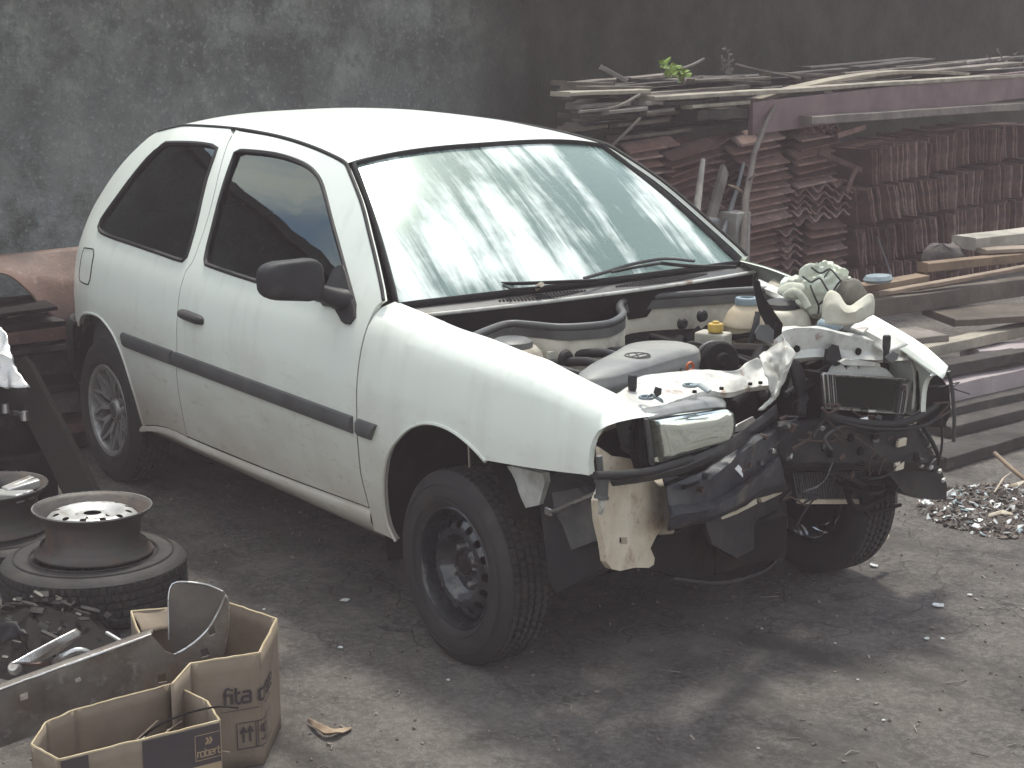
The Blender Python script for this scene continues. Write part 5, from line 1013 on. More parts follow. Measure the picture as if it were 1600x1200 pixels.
SOOT = mat('sooty_black', (.007, .0065, .0065), (.012, .011, .010), .9, spec=.08, scale=8, bump=.3)
Tc = Vector((0.1521, -1.4187, 0.185))
def flat_tyre(name, c, label, R=.29, wd=.18, rim=.168):
    prof, md = tyre_mesh(R, wd, rim)
    r = thing(name, label, 'tyre', loc=(c[0], c[1], c[2]))
    o = MB().lathe(prof, 288, Matrix.Translation((0, 0, wd / 2)), md).build('casing', TYR, None, smooth=32); o.parent = r
    rb = MB()
    for q in (.2, .248): rb.lathe([(q - .003, wd + .0 - .0005), (q, wd + .0022), (q + .003, wd - .0005)], 64)
    o = rb.build('sidewall_rib', TYR, None, smooth=60); o.parent = r
    return r
flat_tyre('tyre', (Tc.x, Tc.y, 0), 'worn black tyre lying flat with a bare rim on top of it')
def bare_rim(name, c, label, kind, tilt=0.):
    r = thing(name, label, 'wheel rim', loc=c); r.rotation_euler = (tilt, 0, .4)
    pr_ = [(.160, .02), (.150, .035), (.146, .05), (.150, .10), (.160, .118), (.172, .128), (.182, .140), (.186, .143), (.186, .147), (.180, .146), (.170, .136), (.158, .122), (.140, .104), (.136, .06)]
    pr_ = [(.176, .003), (.186, .0), (.186, .005), (.178, .010), (.168, .022), (.166, .030)] + pr_
    o = MB().lathe(pr_, 72).build('barrel', OLDR, None, smooth=50); o.parent = r
    o = MB().lathe([(.1825, .1475), (.1868, .1478), (.1868, .1432)], 72).build('flange_edge', CHRM, None, smooth=60); o.parent = r
    if kind == 'steel':
        hz = [(0, .125), (.04, .125), (.05, .118), (.07, .118), (.085, .128), (.105, .134), (.125, .128), (.142, .112)]
        V, F, L = cdt(circle(.142, 72), [circle(.011, 10, .115 * cos(a), .115 * sin(a)) for a in [2*pi*k/12 for k in range(12)]] + [circle(.028, 20)] + [circle(.007, 8, .05 * cos(a), .05 * sin(a)) for a in [.4 + 2*pi*k/4 for k in range(4)]], .014)
        o = MB().add([(u, v, ip(hz, sqrt(u*u + v*v))) for u, v in V], F).build('disc', SILV, None, smooth=50); o.parent = r
    else:
        for k in range(5):
            a = 2 * pi * k / 5; s = MB()
            for d in (-.17, .17): s.beam((.05 * cos(a + d), .05 * sin(a + d), .115), (.165 * cos(a + d * .9), .165 * sin(a + d * .9), .132), .034, .03)
            o = s.build('spoke', SILV, None, bevel=.005); o.parent = r
        o = MB().lathe([(0, .122), (.05, .122), (.062, .115), (.062, .09)], 28).build('hub', SILV, None); o.parent = r
    return r
bare_rim('wheel_rim', (Tc.x - .005, Tc.y + .003, .182), 'bare steel rim with a silver disc lying on the tyre', 'steel', radians(-1.5))
T2 = Vector((-0.4226, -1.534, 0.29))
flat_tyre('tyre', (T2.x, T2.y, 0), 'narrow black tyre lying under the spoked rim at the edge of the yard', .285, .14)
bare_rim('wheel_rim', (T2.x, T2.y, .142), 'silver rim with paired spokes lying on the narrow tyre', 'alloy')
# dark beam leaning behind the rims
a_, b_ = Vector((-0.8916, -1.2428, 0.5768)), Vector((-0.1107, -1.2971, 0.2012)); b_ = a_ + (b_ - a_) * ((a_.z - .06) / (a_.z - b_.z))
ob = MB().beam(a_, b_, .11, .05, up=(.75, -.6, .3)).build('steel_beam', SOOT, None, bevel=.006); props(ob, 'long dark steel beam leaning down behind the loose rims', 'beam')
# gearbox under a torn bright sheet
gb = thing('scrap_gearbox', 'greasy black gearbox standing at the left edge under a torn bright sheet', 'gearbox')
G0 = Vector((-0.8269, -1.3465, 0.3896))
m_ = MB(); m_.lathe([(0, .16), (.10, .16), (.14, .10), (.15, -.02), (.11, -.12), (.08, -.3)], 20, Matrix.Translation((G0.x, G0.y, .42)) @ Matrix.Rotation(.5, 4, 'X')); m_.box((G0.x, G0.y, .15), (.28, .30, .30)); m_.box((G0.x + .05, G0.y + .12, .36), (.1, .12, .2), (.3, .2, .1))
for k in range(9): m_.lathe([(0, .02), (.012, .02), (.012, -.02)], 6, Matrix.Translation((G0.x + .15 * cos(k), G0.y + .15 * sin(k), .44)))
m_.build('casing', DARK, gb, bevel=.01)
MB().tube(catmull([(G0.x + .1, G0.y - .05, .5), (G0.x + .16, G0.y + .06, .42), (G0.x + .12, G0.y + .16, .3), (G0.x + .05, G0.y + .22, .1)], .03), .012, 8).build('hose', RUB, gb, smooth=60)
for q in ((-0.6406, -1.3227, 0.4618), (-0.6845, -1.3739, 0.4885)): MB().lathe([(0, .012), (.012, .012), (.014, -.02)], 8, Matrix.Translation(q)).build('bolt_head', CHRM, gb)
ts = MB().grid(strip((((-0.9787, -1.3377, 0.74), (-0.8881, -1.3, 0.7374), (-0.8196, -1.304, 0.7063), (-0.7585, -1.3199, 0.6716)), ((-0.8813, -1.4002, 0.6803), (-0.7833, -1.3579, 0.663), (-0.7225, -1.3302, 0.651), (-0.6773, -1.3174, 0.611)), ((-0.7693, -1.4589, 0.5769), (-0.6949, -1.3921, 0.5719), (-0.6434, -1.3562, 0.5693), (-0.6079, -1.3076, 0.5668))), 26, 7, .014, 14, 5)).build('torn_sheet', CHRM, None, smooth=28, solid=.003)
props(ts, 'bright torn metal sheet lying on the black gearbox', 'metal sheet')
# rusty panel against the wall with a stack of dark sheets under it
rp = MB().grid(strip((((-2.16, -1.21, 0.7813), (-2.15, -0.94, 0.8007), (-2.14, -0.7181, 0.8064), (-2.13, -0.5128, 0.8116), (-2.12, -0.2227, 0.8129)), ((-2.06, -1.2417, 0.786), (-2.04, -0.9265, 0.769), (-2.02, -0.769, 0.7344), (-2, -0.6087, 0.688), (-2, -0.2853, 0.6558)), ((-2, -1.2607, 0.79), (-1.96, -0.9016, 0.7575), (-1.94, -0.8084, 0.6884), (-1.92, -0.7068, 0.5514), (-1.92, -0.6231, 0.517), (-1.92, -0.3309, 0.4782))), 50, 8, .0025, 5, 3)).build('rusty_panel', RUST, None, smooth=50, solid=.006)
props(rp, 'brown rusty roof panel lying on the dark scrap behind the rear bumper', 'metal panel')
stk = thing('sheet_stack', 'stack of dark scrap sheets and bars against the wall behind the rear wheel', 'scrap stack')
for k, (z, xa, ya, yb, h, th, t) in enumerate([(.60, -1.98, -1.35, -.72, .03, .5, .02), (.56, -1.96, -1.35, -.68, .02, .52, -.02), (.50, -2.0, -1.4, -.60, .05, .5, .01), (.44, -1.94, -1.3, -.50, .025, .5, .015), (.38, -1.98, -1.4, -.45, .09, .45, 0), (.29, -1.90, -1.3, -.40, .03, .5, -.01), (.22, -1.95, -1.4, -.35, .10, .5, .01), (.11, -1.92, -1.4, -.30, .03, .55, 0), (.04, -1.95, -1.4, -.35, .08, .5, .01)]):
    MB().beam((xa - .05, ya, z), (xa + t * 2, yb, z + t), th * .8, h, jit=.012).build('scrap_sheet', (DARK, BLK, RUST, DARK, BLK, DARK, GRP, RUST, DARK)[k], stk, bevel=.003)
for a, b in (((-1.86, -0.9277, 0.5983), (-1.86, -0.7777, 0.6089)), ((-1.84, -0.8338, 0.4657), (-1.84, -0.6364, 0.4641)), ((-1.78, -0.8649, 0.2613), (-1.78, -0.6447, 0.2644))): MB().beam(a, b, .05, .012, jit=.006).build('bent_strip', TANP if a[2] > .5 else GRP, stk)

# cartons -------------------------------------------------------
def wall3(o_name, m, parent, a, b, z0a, z0b, ha, hb, t=.005, out=Vector((0, 0, 0)), amp=.003, seed=0):
    """an upright board from a to b; heights at its ends; slight buckling, torn top edge"""
    a, b = Vector((a[0], a[1], 0)), Vector((b[0], b[1], 0)); n = max(6, int((b - a).length / .02)); d = (b - a).normalized(); nn = Vector((d.y, -d.x, 0)); rows = []
    for i in range(n + 1):
        u = i / n; top = ha + (hb - ha) * u + .0025 * noise.noise(Vector((u * 9, seed, 0))); r = []
        for k in range(9):
            z = z0a + (top - z0a) * k / 8; q = a.lerp(b, u); buck = amp * noise.noise(Vector((u * 3, k * .4, seed))) * 2 * min(1, u * 4, (1 - u) * 4)
            r.append(q + nn * buck + Vector((0, 0, z)))
        rows.append(r)
    o = MB().grid(rows).build(o_name, m, parent, smooth=60, solid=t)
    MB().tube([r[-1] for r in rows], t * .62, 5).build('board_edge', CARDE, o, smooth=60)
    return o
bx = thing('carton', 'large open brown cardboard carton with dark lettering holding the end of a metal bar', 'cardboard box')
A_, B_, C2, D2, E_, F_ = (Vector((q[0], q[1], 0)) for q in ((1.5082, -1.7358, 0.3), (1.5433, -1.5634, 0.3), (1.3528, -1.4113, 0.3), (1.12, -1.4424, 0.3), (1.0632, -1.6922, 0.3), (1.5811, -1.8206, 0.29)))
for k, (p0, p1, h0, h1) in enumerate(((A_, B_, .30, .30), (B_, C2, .30, .302), (C2, D2, .302, .29), (D2, E_, .285, .30), (F_, A_, .29, .30))): wall3('side_board', CARD, bx, p0, p1, .003, .003, h0, h1, seed=k * 3, amp=.0012)
wall3('side_board', CARD, bx, E_, E_.lerp(F_, .22), .003, .003, .30, .27, seed=20); wall3('side_board', CARD, bx, E_.lerp(F_, .22), F_, .003, .003, .10, .09, seed=23)
lpb = [A_, B_, C2, D2, E_, F_]; MB().prism([(q.x, q.y) for q in lpb], .005, lambda u, v, t: (u, v, .012 - t)).build('base_board', CARD, bx)
fl_ = MB().grid(strip([[E_ + Vector((0, 0, .30)), E_.lerp(D2, .4) + Vector((0, 0, .295))], [E_ + Vector((.03, .0, .26)) + (A_ - E_) * .10, E_.lerp(D2, .4) + (A_ - E_) * .10 + Vector((0, 0, .25))]], 14, 5, .006, 14)).build('folded_flap', CARD, bx, smooth=50, solid=.004)
# printing runs round the corner of the two front boards
LAB = (B_ - A_).length
def on_box(s, z, off=.0065):
    a, b, s0 = (A_, B_, s) if s <= LAB else (B_, C2, s - LAB)
    d = (b - a).normalized(); n = Vector((d.y, -d.x, 0))
    if n.dot(Vector((.8, -.55, 0))) < 0: n = -n
    return a + d * s0 + n * off + Vector((0, 0, z))
def strokes(paths, s0, z0, h, wd, fn, name, m, parent, slant=0.):
    mb = MB()
    for pth in paths:
        pts = []
        for (x0, y0), (x1, y1) in zip(pth, pth[1:]):
            for k in range(4): pts.append((x0 + (x1 - x0) * k / 4, y0 + (y1 - y0) * k / 4))
        pts.append(pth[-1]); L_, R_ = [], []
        for i, (x, y) in enumerate(pts):
            xa, ya = pts[max(0, i - 1)]; xb, yb = pts[min(len(pts) - 1, i + 1)]; l = sqrt((xb - xa)**2 + (yb - ya)**2) or 1; nx, ny = -(yb - ya) / l * wd / 2, (xb - xa) / l * wd / 2
            L_.append(fn(s0 + (x + slant * y + nx) * h, z0 + (y + ny) * h)); R_.append(fn(s0 + (x + slant * y - nx) * h, z0 + (y - ny) * h))
        mb.grid([L_, R_])
    return mb.build(name, m, parent, smooth=0)
GLY = {'f': ([[(.12, 0), (.12, .85), (.22, 1), (.42, 1)], [(0, .62), (.38, .62)]], .46), 'i': ([[(.06, 0), (.06, .68)], [(.06, .84), (.06, .98)]], .22),
       't': ([[(.10, 1), (.10, .14), (.2, 0), (.38, 0)], [(0, .66), (.38, .66)]], .46), 'a': ([[(.04, .68), (.46, .68), (.52, .6), (.52, 0), (.08, 0), (.0, .08), (.0, .3), (.08, .38), (.52, .38)]], .66),
       'c': ([[(.48, .68), (.08, .68), (0, .6), (0, .08), (.08, 0), (.48, 0)]], .60), 'r': ([[(.04, 0), (.04, .68), (.36, .68)]], .44), 'e': ([[(.02, .34), (.5, .34), (.5, .60), (.42, .68), (.08, .68), (0, .6), (0, .08), (.08, 0), (.48, 0)]], .62),
       'p': ([[(.04, -.3), (.04, .68), (.44, .68), (.52, .6), (.52, .08), (.44, 0), (.04, 0)]], .64), 'o': ([[(.08, 0), (.44, 0), (.52, .08), (.52, .6), (.44, .68), (.08, .68), (0, .6), (0, .08), (.08, 0)]], .64),
       'b': ([[(.04, 1), (.04, 0), (.44, 0), (.52, .08), (.52, .6), (.44, .68), (.04, .68)]], .64), ' ': ([], .42)}
def write(text, s0, z0, h, wd, fn, m, parent, name='lettering', slant=0.):
    x = 0
    for ch in text:
        g_, adv = GLY[ch]
        if g_: strokes(g_, s0 + x * h, z0, h, wd, fn, name, m, parent, slant)
        x += adv
write('fita crepe', LAB * .44, .178, .042, .17, on_box, INK, bx)
strokes([[(0, 0), (4.6, 0)]], LAB * .40, .160, .042, .05, on_box, 'printed_line', INK, bx)
for s_, in ((LAB * .62,), (LAB * .90,)):
    strokes([[(0, 0), (1, 0), (1, 1.25), (0, 1.25), (0, 0)]], s_, .055, .055, .05, on_box, 'printed_frame', INK, bx)
for dx in (.3, .62):
    strokes([[(dx, .25), (dx, .85)], [(dx - .13, .7), (dx, 1.0), (dx + .13, .7)]], LAB * .62, .058, .055, .09, on_box, 'printed_arrow', INK, bx)
strokes([[(.25, .3), (.75, .3)], [(.5, .3), (.5, .6)], [(.3, 1.0), (.32, .68), (.5, .6), (.68, .68), (.7, 1.0), (.3, 1.0)]], LAB * .90, .056, .055, .09, on_box, 'printed_glass', INK, bx)
strokes([[(0, 0), (1, 0), (1, 1.25), (0, 1.25), (0, 0)]], LAB * 1.16, .058, .055, .05, on_box, 'printed_frame', INK, bx)

sbx = thing('carton', 'small open cardboard carton with a black printed front holding wire and broken bits', 'cardboard box')
Q = [Vector((q[0], q[1], 0)) for q in ((1.7641, -1.7868, 0.25), (1.641, -1.7571, 0.25), (1.486, -1.781, 0.25), (1.4988, -2.0357, 0.25), (1.5318, -2.1203, 0.25), (1.6325, -2.1936, 0.25), (1.7499, -2.1756, 0.25))]
for k in range(7):
    wall3('side_board', CARD, sbx, Q[k], Q[(k+1) % 7], .003, .003, .25, .25, .0045, amp=.002, seed=30 + k)
MB().prism([(q.x, q.y) for q in Q], .004, lambda u, v, t: (u, v, .010 - t)).build('base_board', CARD, sbx)
dF = (Q[0] - Q[6]); LF = dF.length; dF.normalize(); nF = Vector((dF.y, -dF.x, 0)); nF = nF if nF.dot(Vector((.8, -.55, 0))) > 0 else -nF
def on_small(s, z, off=.0035): return Q[6] + dF * s + nF * off + Vector((0, 0, z + .09))
def flatq(s0, s1, z0, z1, off, m, name): return MB().grid([[on_small(s0 + (s1 - s0) * i / 14, z, off) for i in range(15)] for z in (z0, z1)]).build(name, m, sbx, smooth=0)
flatq(LF * .50, LF * .995, -.06, .157, .0042, INK, 'printed_block'); flatq(.002, LF * .17, -.06, .157, .0042, INK, 'printed_block'); flatq(LF * .55, LF * .995, -.05, .062, .0049, PALE, 'printed_band')
strokes([[(0, 0), (1.04, 0), (1.04, 1), (0, 1), (0, 0)]], LF - .066, .076, .062, .03, lambda s, z: on_small(min(s, LF * .997), z, .0052), 'printed_frame', PALE, sbx)
write('robert', LF - .062, .084, .0185, .17, lambda s, z: on_small(min(s, LF * .997), z, .0056), PALE, sbx)
for dx in (0, .4): strokes([[(dx, .1), (dx + .35, .5), (dx + .1, .9)]], LF - .040, .110, .021, .24, lambda s, z: on_small(min(s, LF * .997), z, .0056), 'printed_mark', PALE, sbx)
CZ = .08
cq = (Q[0] + Q[2] + Q[3] + Q[6]) / 4 + (Q[0] - Q[5]) * .15
wi = MB()
for k in range(26):
    a = cq + Vector((random.uniform(-.07, .07), random.uniform(-.06, .06), random.uniform(.02, .09) + .08)); wi.tube(catmull([a, a + Vector((random.uniform(-.06, .06), random.uniform(-.06, .06), random.uniform(0, .05))), a + Vector((random.uniform(-.08, .08), random.uniform(-.08, .08), random.uniform(-.02, .05)))], .02), .0022, 5)
o = wi.build('wire_scraps', mat('wire_scraps', (.12, .10, .085), (.22, .17, .12), .5, .3, scale=30), None, smooth=60); props(o, 'tangle of wire scraps lying inside the small carton', 'wire scraps', kind='stuff')
sc_ = MB()
for k in range(120):
    a = cq + Vector((random.gauss(0, .05), random.gauss(0, .045), random.uniform(.012, .05) + .08)); sc_.box(a, (random.uniform(.005, .022), random.uniform(.005, .018), random.uniform(.002, .008)), (random.random() * 3, random.random() * 3, random.random() * 3))
o = sc_.build('broken_bits', mat('broken_bits', (.30, .25, .2), (.10, .07, .055), .6, scale=40), None, smooth=0); props(o, 'broken bits of glass and wood heaped inside the small carton', 'rubbish', kind='stuff')
o = MB().tube(catmull(((1.5686, -1.9148, 0.16), (1.6418, -1.8908, 0.22), (1.7004, -1.8425, 0.26), (1.7509, -1.7838, 0.28), (1.7864, -1.7486, 0.28)), .02), .0026, 6).build('bent_wire', DARK, None, smooth=60); props(o, 'single long bent wire sticking out of the small carton', 'wire')

# the long galvanised bar with its upturned end
BA, BB = Vector((1.2302, -2.1262, 0.13)), Vector((1.3099, -1.7055, 0.24))
bd = (BB - BA).normalized(); bn_ = Vector((bd.y, -bd.x, 0)).normalized(); bn_ = bn_ if bn_.dot(Vector((.8, -.55, 0))) > 0 else -bn_
gbx = thing('bumper_bar', 'long dirty galvanised bumper bar with an upturned end lying across the cartons', 'metal bar')
PN = Vector((0.9825, -0.1862, 0))
front = ((1.1855, -2.3619, 0.1746), (1.2314, -2.1195, 0.2336), (1.2671, -1.9316, 0.2752), (1.3026, -1.7443, 0.3157), (1.3054, -1.7291, 0.2925), (1.3089, -1.7108, 0.2652), (1.3128, -1.6901, 0.253), (1.3163, -1.6719, 0.1818), (1.3093, -1.7087, 0.1707), (1.29, -1.8107, 0.1507), (1.2624, -1.9561, 0.1185), (1.2296, -2.1292, 0.0829), (1.1834, -2.3728, 0.0265))
plate('bar_face', front, .004, GALV, gbx, .003, 9, .03, 2, holes=(((1.304, -1.7366, 0.2053), (1.3084, -1.7136, 0.2066), (1.3091, -1.7097, 0.1849), (1.3048, -1.7327, 0.1837)), ((1.2654, -1.9404, 0.229), (1.2678, -1.9276, 0.2336), (1.2686, -1.9235, 0.2226), (1.2662, -1.9363, 0.218)), ((1.2399, -2.0749, 0.2138), (1.2434, -2.0563, 0.2172), (1.2432, -2.0574, 0.1988), (1.2397, -2.0761, 0.1954))))
top_ = [Vector(q) for q in front[:4]]; bk = Vector((-FW.x, -FW.y, 0)).normalized() * -1
MB().grid(strip([top_, [q + bk * .035 + Vector((0, 0, .004)) for q in top_]], 40, 3, .002, 9)).build('bar_flange', GALV, gbx, smooth=40, solid=.004)
MB().tube([q + Vector((0, 0, .001)) for q in resamp(top_, 40)], .003, 6).build('bar_edge', CHRM, gbx, smooth=60)
fp_ = plate('far_cheek', ((1.2068, -1.6509, 0.2134), (1.1941, -1.6455, 0.2742), (1.1786, -1.6359, 0.3565), (1.1772, -1.6243, 0.3926), (1.1878, -1.607, 0.3991), (1.2077, -1.5798, 0.3972), (1.2334, -1.5465, 0.3904), (1.2589, -1.5172, 0.3737), (1.2671, -1.5108, 0.3605), (1.2752, -1.5169, 0.3145), (1.2834, -1.5273, 0.2569), (1.2803, -1.5503, 0.2077), (1.2523, -1.5925, 0.1998)), .004, GALVD, gbx, .006, 9, .025, 4)
nq = ((1.3131, -1.6885, 0.2528), (1.3189, -1.6583, 0.2651), (1.3253, -1.6243, 0.2856), (1.3312, -1.5931, 0.3154), (1.336, -1.5681, 0.355), (1.3394, -1.5498, 0.3921), (1.3408, -1.5423, 0.3701), (1.3404, -1.5446, 0.3128), (1.3391, -1.5514, 0.2701), (1.3369, -1.563, 0.2333), (1.3335, -1.5808, 0.2081), (1.3271, -1.6148, 0.1964), (1.3214, -1.645, 0.1911), (1.3163, -1.6719, 0.1818))
nh = (((1.3299, -1.5999, 0.3113), (1.3331, -1.583, 0.3155), (1.3339, -1.579, 0.2921), (1.3307, -1.5959, 0.2879)), ((1.3257, -1.6223, 0.2538), (1.3295, -1.6022, 0.2575), (1.3303, -1.5981, 0.2357), (1.3265, -1.6182, 0.2321)))
plate('near_cheek', nq, .004, GALV, gbx, .002, 9, .02, 3, holes=nh)
MB().grid(strip([nq[5:10], ((1.2643, -1.5128, 0.3654), (1.2694, -1.5125, 0.3473), (1.2767, -1.518, 0.3062), (1.2819, -1.5262, 0.2651), (1.2814, -1.547, 0.2126))], 20, 4, .001)).build('end_curve', CHRM, gbx, smooth=50, solid=.004)
MB().tube(resamp([nq[0], nq[1], nq[2], nq[3], nq[4], nq[5]], 24), .0028, 6).build('cut_edge', CHRM, gbx, smooth=60)
MB().tube(resamp(((1.2002, -1.6496, 0.2503), (1.1804, -1.6367, 0.3571), (1.179, -1.6251, 0.3932), (1.1896, -1.6078, 0.3997), (1.2095, -1.5806, 0.3979), (1.2352, -1.5473, 0.391), (1.2606, -1.5181, 0.3744)), 24), .0026, 6).build('cut_edge', CHRM, gbx, smooth=60)
# small scrap behind the bar
al = MB().grid(strip((((0.9905, -2.0085, 0.2), (0.9579, -1.9145, 0.215), (0.9163, -1.7924, 0.23)), ((0.9823, -1.9608, 0.19), (0.9508, -1.8735, 0.2), (0.9253, -1.7787, 0.215)), ((0.9155, -1.905, 0.16), (0.9026, -1.8379, 0.17), (0.8791, -1.791, 0.18))), 20, 4, .001)).build('aluminium_profile', CHRM, None, smooth=40, solid=.004); props(al, 'bright aluminium profile lying behind the galvanised bar', 'metal profile')
tb = MB().tube(catmull(((0.9735, -1.8701, 0.17), (1.0235, -1.8707, 0.2), (1.0394, -1.8443, 0.215), (1.0454, -1.8221, 0.21), (1.045, -1.7979, 0.19)), .01), .010, 10).tube(((0.9634, -1.87, 0.165), (0.997, -1.8644, 0.185)), .014, 10).build('bent_pipe', CHRM, None, smooth=60); props(tb, 'short curved silver pipe lying behind the galvanised bar', 'pipe')
o = MB().beam((0.9424, -1.7161, 0.21), (1.0313, -1.7001, 0.2), .008, .006).build('metal_strip', SILV, None); props(o, 'thin white metal strip stuck behind the galvanised bar', 'metal strip')
o = MB().tube(((0.858, -1.955, 0.15), (0.9104, -1.9001, 0.15), (0.9556, -1.8132, 0.155)), .006, 6).build('copper_rod', RUST, None, smooth=60); props(o, 'thin rust red rod lying under the aluminium profile', 'rod')
o = MB().lathe([(0, .008), (.014, .008), (.018, .002), (.018, -.01)], 20, Matrix.Translation((0.894, -1.9615, 0.15)) @ Euler((.5, .5, 0)).to_matrix().to_4x4()).build('white_knob', SILV, None, smooth=50); props(o, 'small white round knob at the end of the aluminium profile', 'knob')
br = MB().grid(strip((((0.7168, -1.9298, 0.22), (0.7925, -1.9206, 0.24), (0.8847, -1.9306, 0.24), (0.8492, -1.904, 0.22)), ((0.7385, -1.9492, 0.16), (0.817, -1.9398, 0.2), (0.8316, -1.9201, 0.2), (0.7847, -1.8807, 0.14))), 16, 5, .006, 20)).build('black_bracket', BLK, None, smooth=35, solid=.006); props(br, 'dark bent bracket lying among the scrap beside the flat tyre', 'bracket')
mn = MB().grid([[Vector((0.3904, -1.7057, 0)) + Vector((cos(2*pi*j/24) * .30 * k, sin(2*pi*j/24) * .26 * k, .15 * (1 - k) ** .8 - .01)) for j in range(24)] for k in (1, .85, .7, .5, .3, .02)], closed=True)
o = MB().grid([bumpy([r], .03, 9)[0] for r in [mn.v[i*24:(i+1)*24] for i in range(6)]], closed=True).build('scrap_heap', DARK, None, smooth=30); props(o, 'low heap of greasy scrap behind the galvanised bar', 'scrap heap', kind='stuff')
lt = MB(); c0 = Vector((0.3904, -1.7057, 0))
for k in range(90):
    a = c0 + Vector((random.gauss(0, .16), random.gauss(0, .13), 0)); a.z = max(.01, .15 - .45 * (Vector((a.x, a.y, 0)) - c0).length) + random.uniform(0, .02)
    lt.box(a, (random.uniform(.01, .06), random.uniform(.006, .02), random.uniform(.003, .012)), (random.random() * 3, random.random() * .6, random.random() * 3))
o = lt.build('small_scrap', mat('small_scrap', (.075, .07, .06), (.03, .027, .025), .55, .3, scale=20), None, smooth=0); props(o, 'small loose scrap scattered behind the galvanised bar', 'scrap', kind='stuff')

# litter on the concrete
lf = MB().grid(bumpy(strip((((1.3914, -1.3465, 0.02), (1.4605, -1.3505, 0.03), (1.4865, -1.3272, 0.015), (1.4786, -1.2661, 0.004)), ((1.3828, -1.346, 0.006), (1.4654, -1.3613, 0.02), (1.5165, -1.3484, 0.02), (1.4963, -1.2786, 0.006)), ((1.4209, -1.3443, 0.004), (1.4781, -1.3535, 0.008), (1.4965, -1.345, 0.005), (1.4851, -1.3073, 0.004))), 18, 4), .006, 25)).build('dry_leaf', mat('dry_leaf', (.33, .25, .17), (.22, .15, .10), .8, scale=20), None, smooth=40, solid=.002); props(lf, 'curled dry leaf lying on the concrete beside the large carton', 'leaf')
SHL = ['pale glass shard on the concrete beside the black front wheel above the crack', 'largest pale shard on the bright concrete in front of the left front wheel', 'pale shard of a close pair in front of the crushed nose, the left one', 'small shard of a close pair in front of the crushed nose, the right one', 'pale shard lying just below the left front tyre in the shade', 'tiny shard on the pale concrete below the pair in front of the nose', 'tiny shard on the concrete just right of the large carton rim', 'tiny shard beside the lower corner of the large carton', 'tiny shard between the flat tyre and the large carton', 'pale shard on the concrete below the heap of broken glass', 'tiny shard in the shadow in front of the crushed nose', 'tiny shard near the bottom edge under the pair in front of the nose', 'tiny shard on the concrete in front of the black front wheel', 'tiny shard in the dark shade under the valance']
GL_ = mat('pale_shard', (.62, .64, .63), (.45, .46, .45), .25, scale=30)
for k, (q, sz_) in enumerate(zip(((0.5874, -0.7623, 0.004), (1.752, 0.7221, 0.004), (1.9324, 0.4643, 0.004), (1.9609, 0.5027, 0.004), (1.3514, 0.8544, 0.004), (2.0403, 0.0581, 0.004), (0.9487, -0.9885, 0.004), (1.2949, -1.457, 0.004), (0.5091, -1.0107, 0.004), (1.744, 0.8762, 0.004), (1.7963, 0.2172, 0.004), (2.2832, -0.0977, 0.004), (1.3512, -0.8727, 0.004), (1.5729, 0.1288, 0.004)), [.018, .022, .014, .009, .02, .006, .01, .008, .006, .012, .006, .006, .007, .006])):
    q = Vector(q); pl = [q + Vector((sz_ * cos(a) * random.uniform(.5, 1.1), sz_ * sin(a) * random.uniform(.5, 1.1), random.uniform(0, sz_ * .3))) for a in [2*pi*j/6 for j in range(6)]]
    o = MB().add([q] + pl, [[0, j + 1, (j + 1) % 6 + 1] for j in range(6)]).build('glass_shard', GL_, None, smooth=0, solid=.002)
    o['label'] = SHL[k]; o['category'] = 'glass shard'; o['group'] = 'glass shards strewn over the concrete'
gr = MB()
for k in range(1500):
    q = Vector((1.1914, -0.5347, 0)) + Vector((random.uniform(-2.6, 1.6), random.uniform(-1.6, 2.2), 0)); s_ = random.choice((.002, .003, .004, .006)); q.z = s_ * .4
    gr.box(q, (s_ * random.uniform(1, 3), s_, s_), (random.random(), random.random(), random.random() * 3))
for k in range(70):
    q = Vector((1.4208, -0.2256, 0)) + Vector((random.uniform(-2, 1.3), random.uniform(-1.4, 1.6), .003)); a = random.random() * 6; l = random.uniform(.02, .07); gr.tube([q, q + Vector((cos(a) * l * .5, sin(a) * l * .5, .004)), q + Vector((cos(a + .4) * l, sin(a + .4) * l, 0))], .0018, 4)
o = gr.build('grit', mat('grit', (.26, .23, .20), (.08, .06, .05), .8, scale=8), None, smooth=0); props(o, 'grit and twigs scattered over the concrete', 'grit', kind='stuff')

# ---------------------------------------------------------------- roof tiles stacked along the wall
TILE = mat('clay_tile', (.165, .078, .053), (.085, .046, .036), .9, scale=7, dirt=[((.04, .032, .03), 9, .47, .68, .85), ((.24, .20, .16), 16, .58, .70, .6)], rnd=.6, bump=.35, bscale=60)
def tile_mesh(amp=.018):
    mb = MB(); N = 19; top, bot = [], []
    for i in range(N):
        u = i / (N - 1); x = (u - .5) * .215; z = amp * cos(2 * pi * u * 1.5 + .3)
        top.append((x, z + .006)); bot.append((x, z - .006))
    lp = top + bot[::-1]; a = [(x, -.20, z) for x, z in lp]; b = [(x, .20, z) for x, z in lp]
    mb.grid([a, b], closed=True); n = len(lp)
    for rw, fl in ((a, 0), (b, 1)):
        mb.add(rw, [[i, i + 1, n - 2 - i, n - 1 - i] if fl else [n - 1 - i, n - 2 - i, i + 1, i] for i in range(N - 1)])
    return mb
_t = tile_mesh().build('tile', TILE, None, smooth=35); TM = _t.data; bpy.data.objects.remove(_t)
BR = Matrix(((SD.x, SN.x, 0), (SD.y, SN.y, 0), (0, 0, 1)))     # columns: along, outwards, up
_t = tile_mesh(.0035).build('tile', TILE, None, smooth=35); TM2 = _t.data; bpy.data.objects.remove(_t)
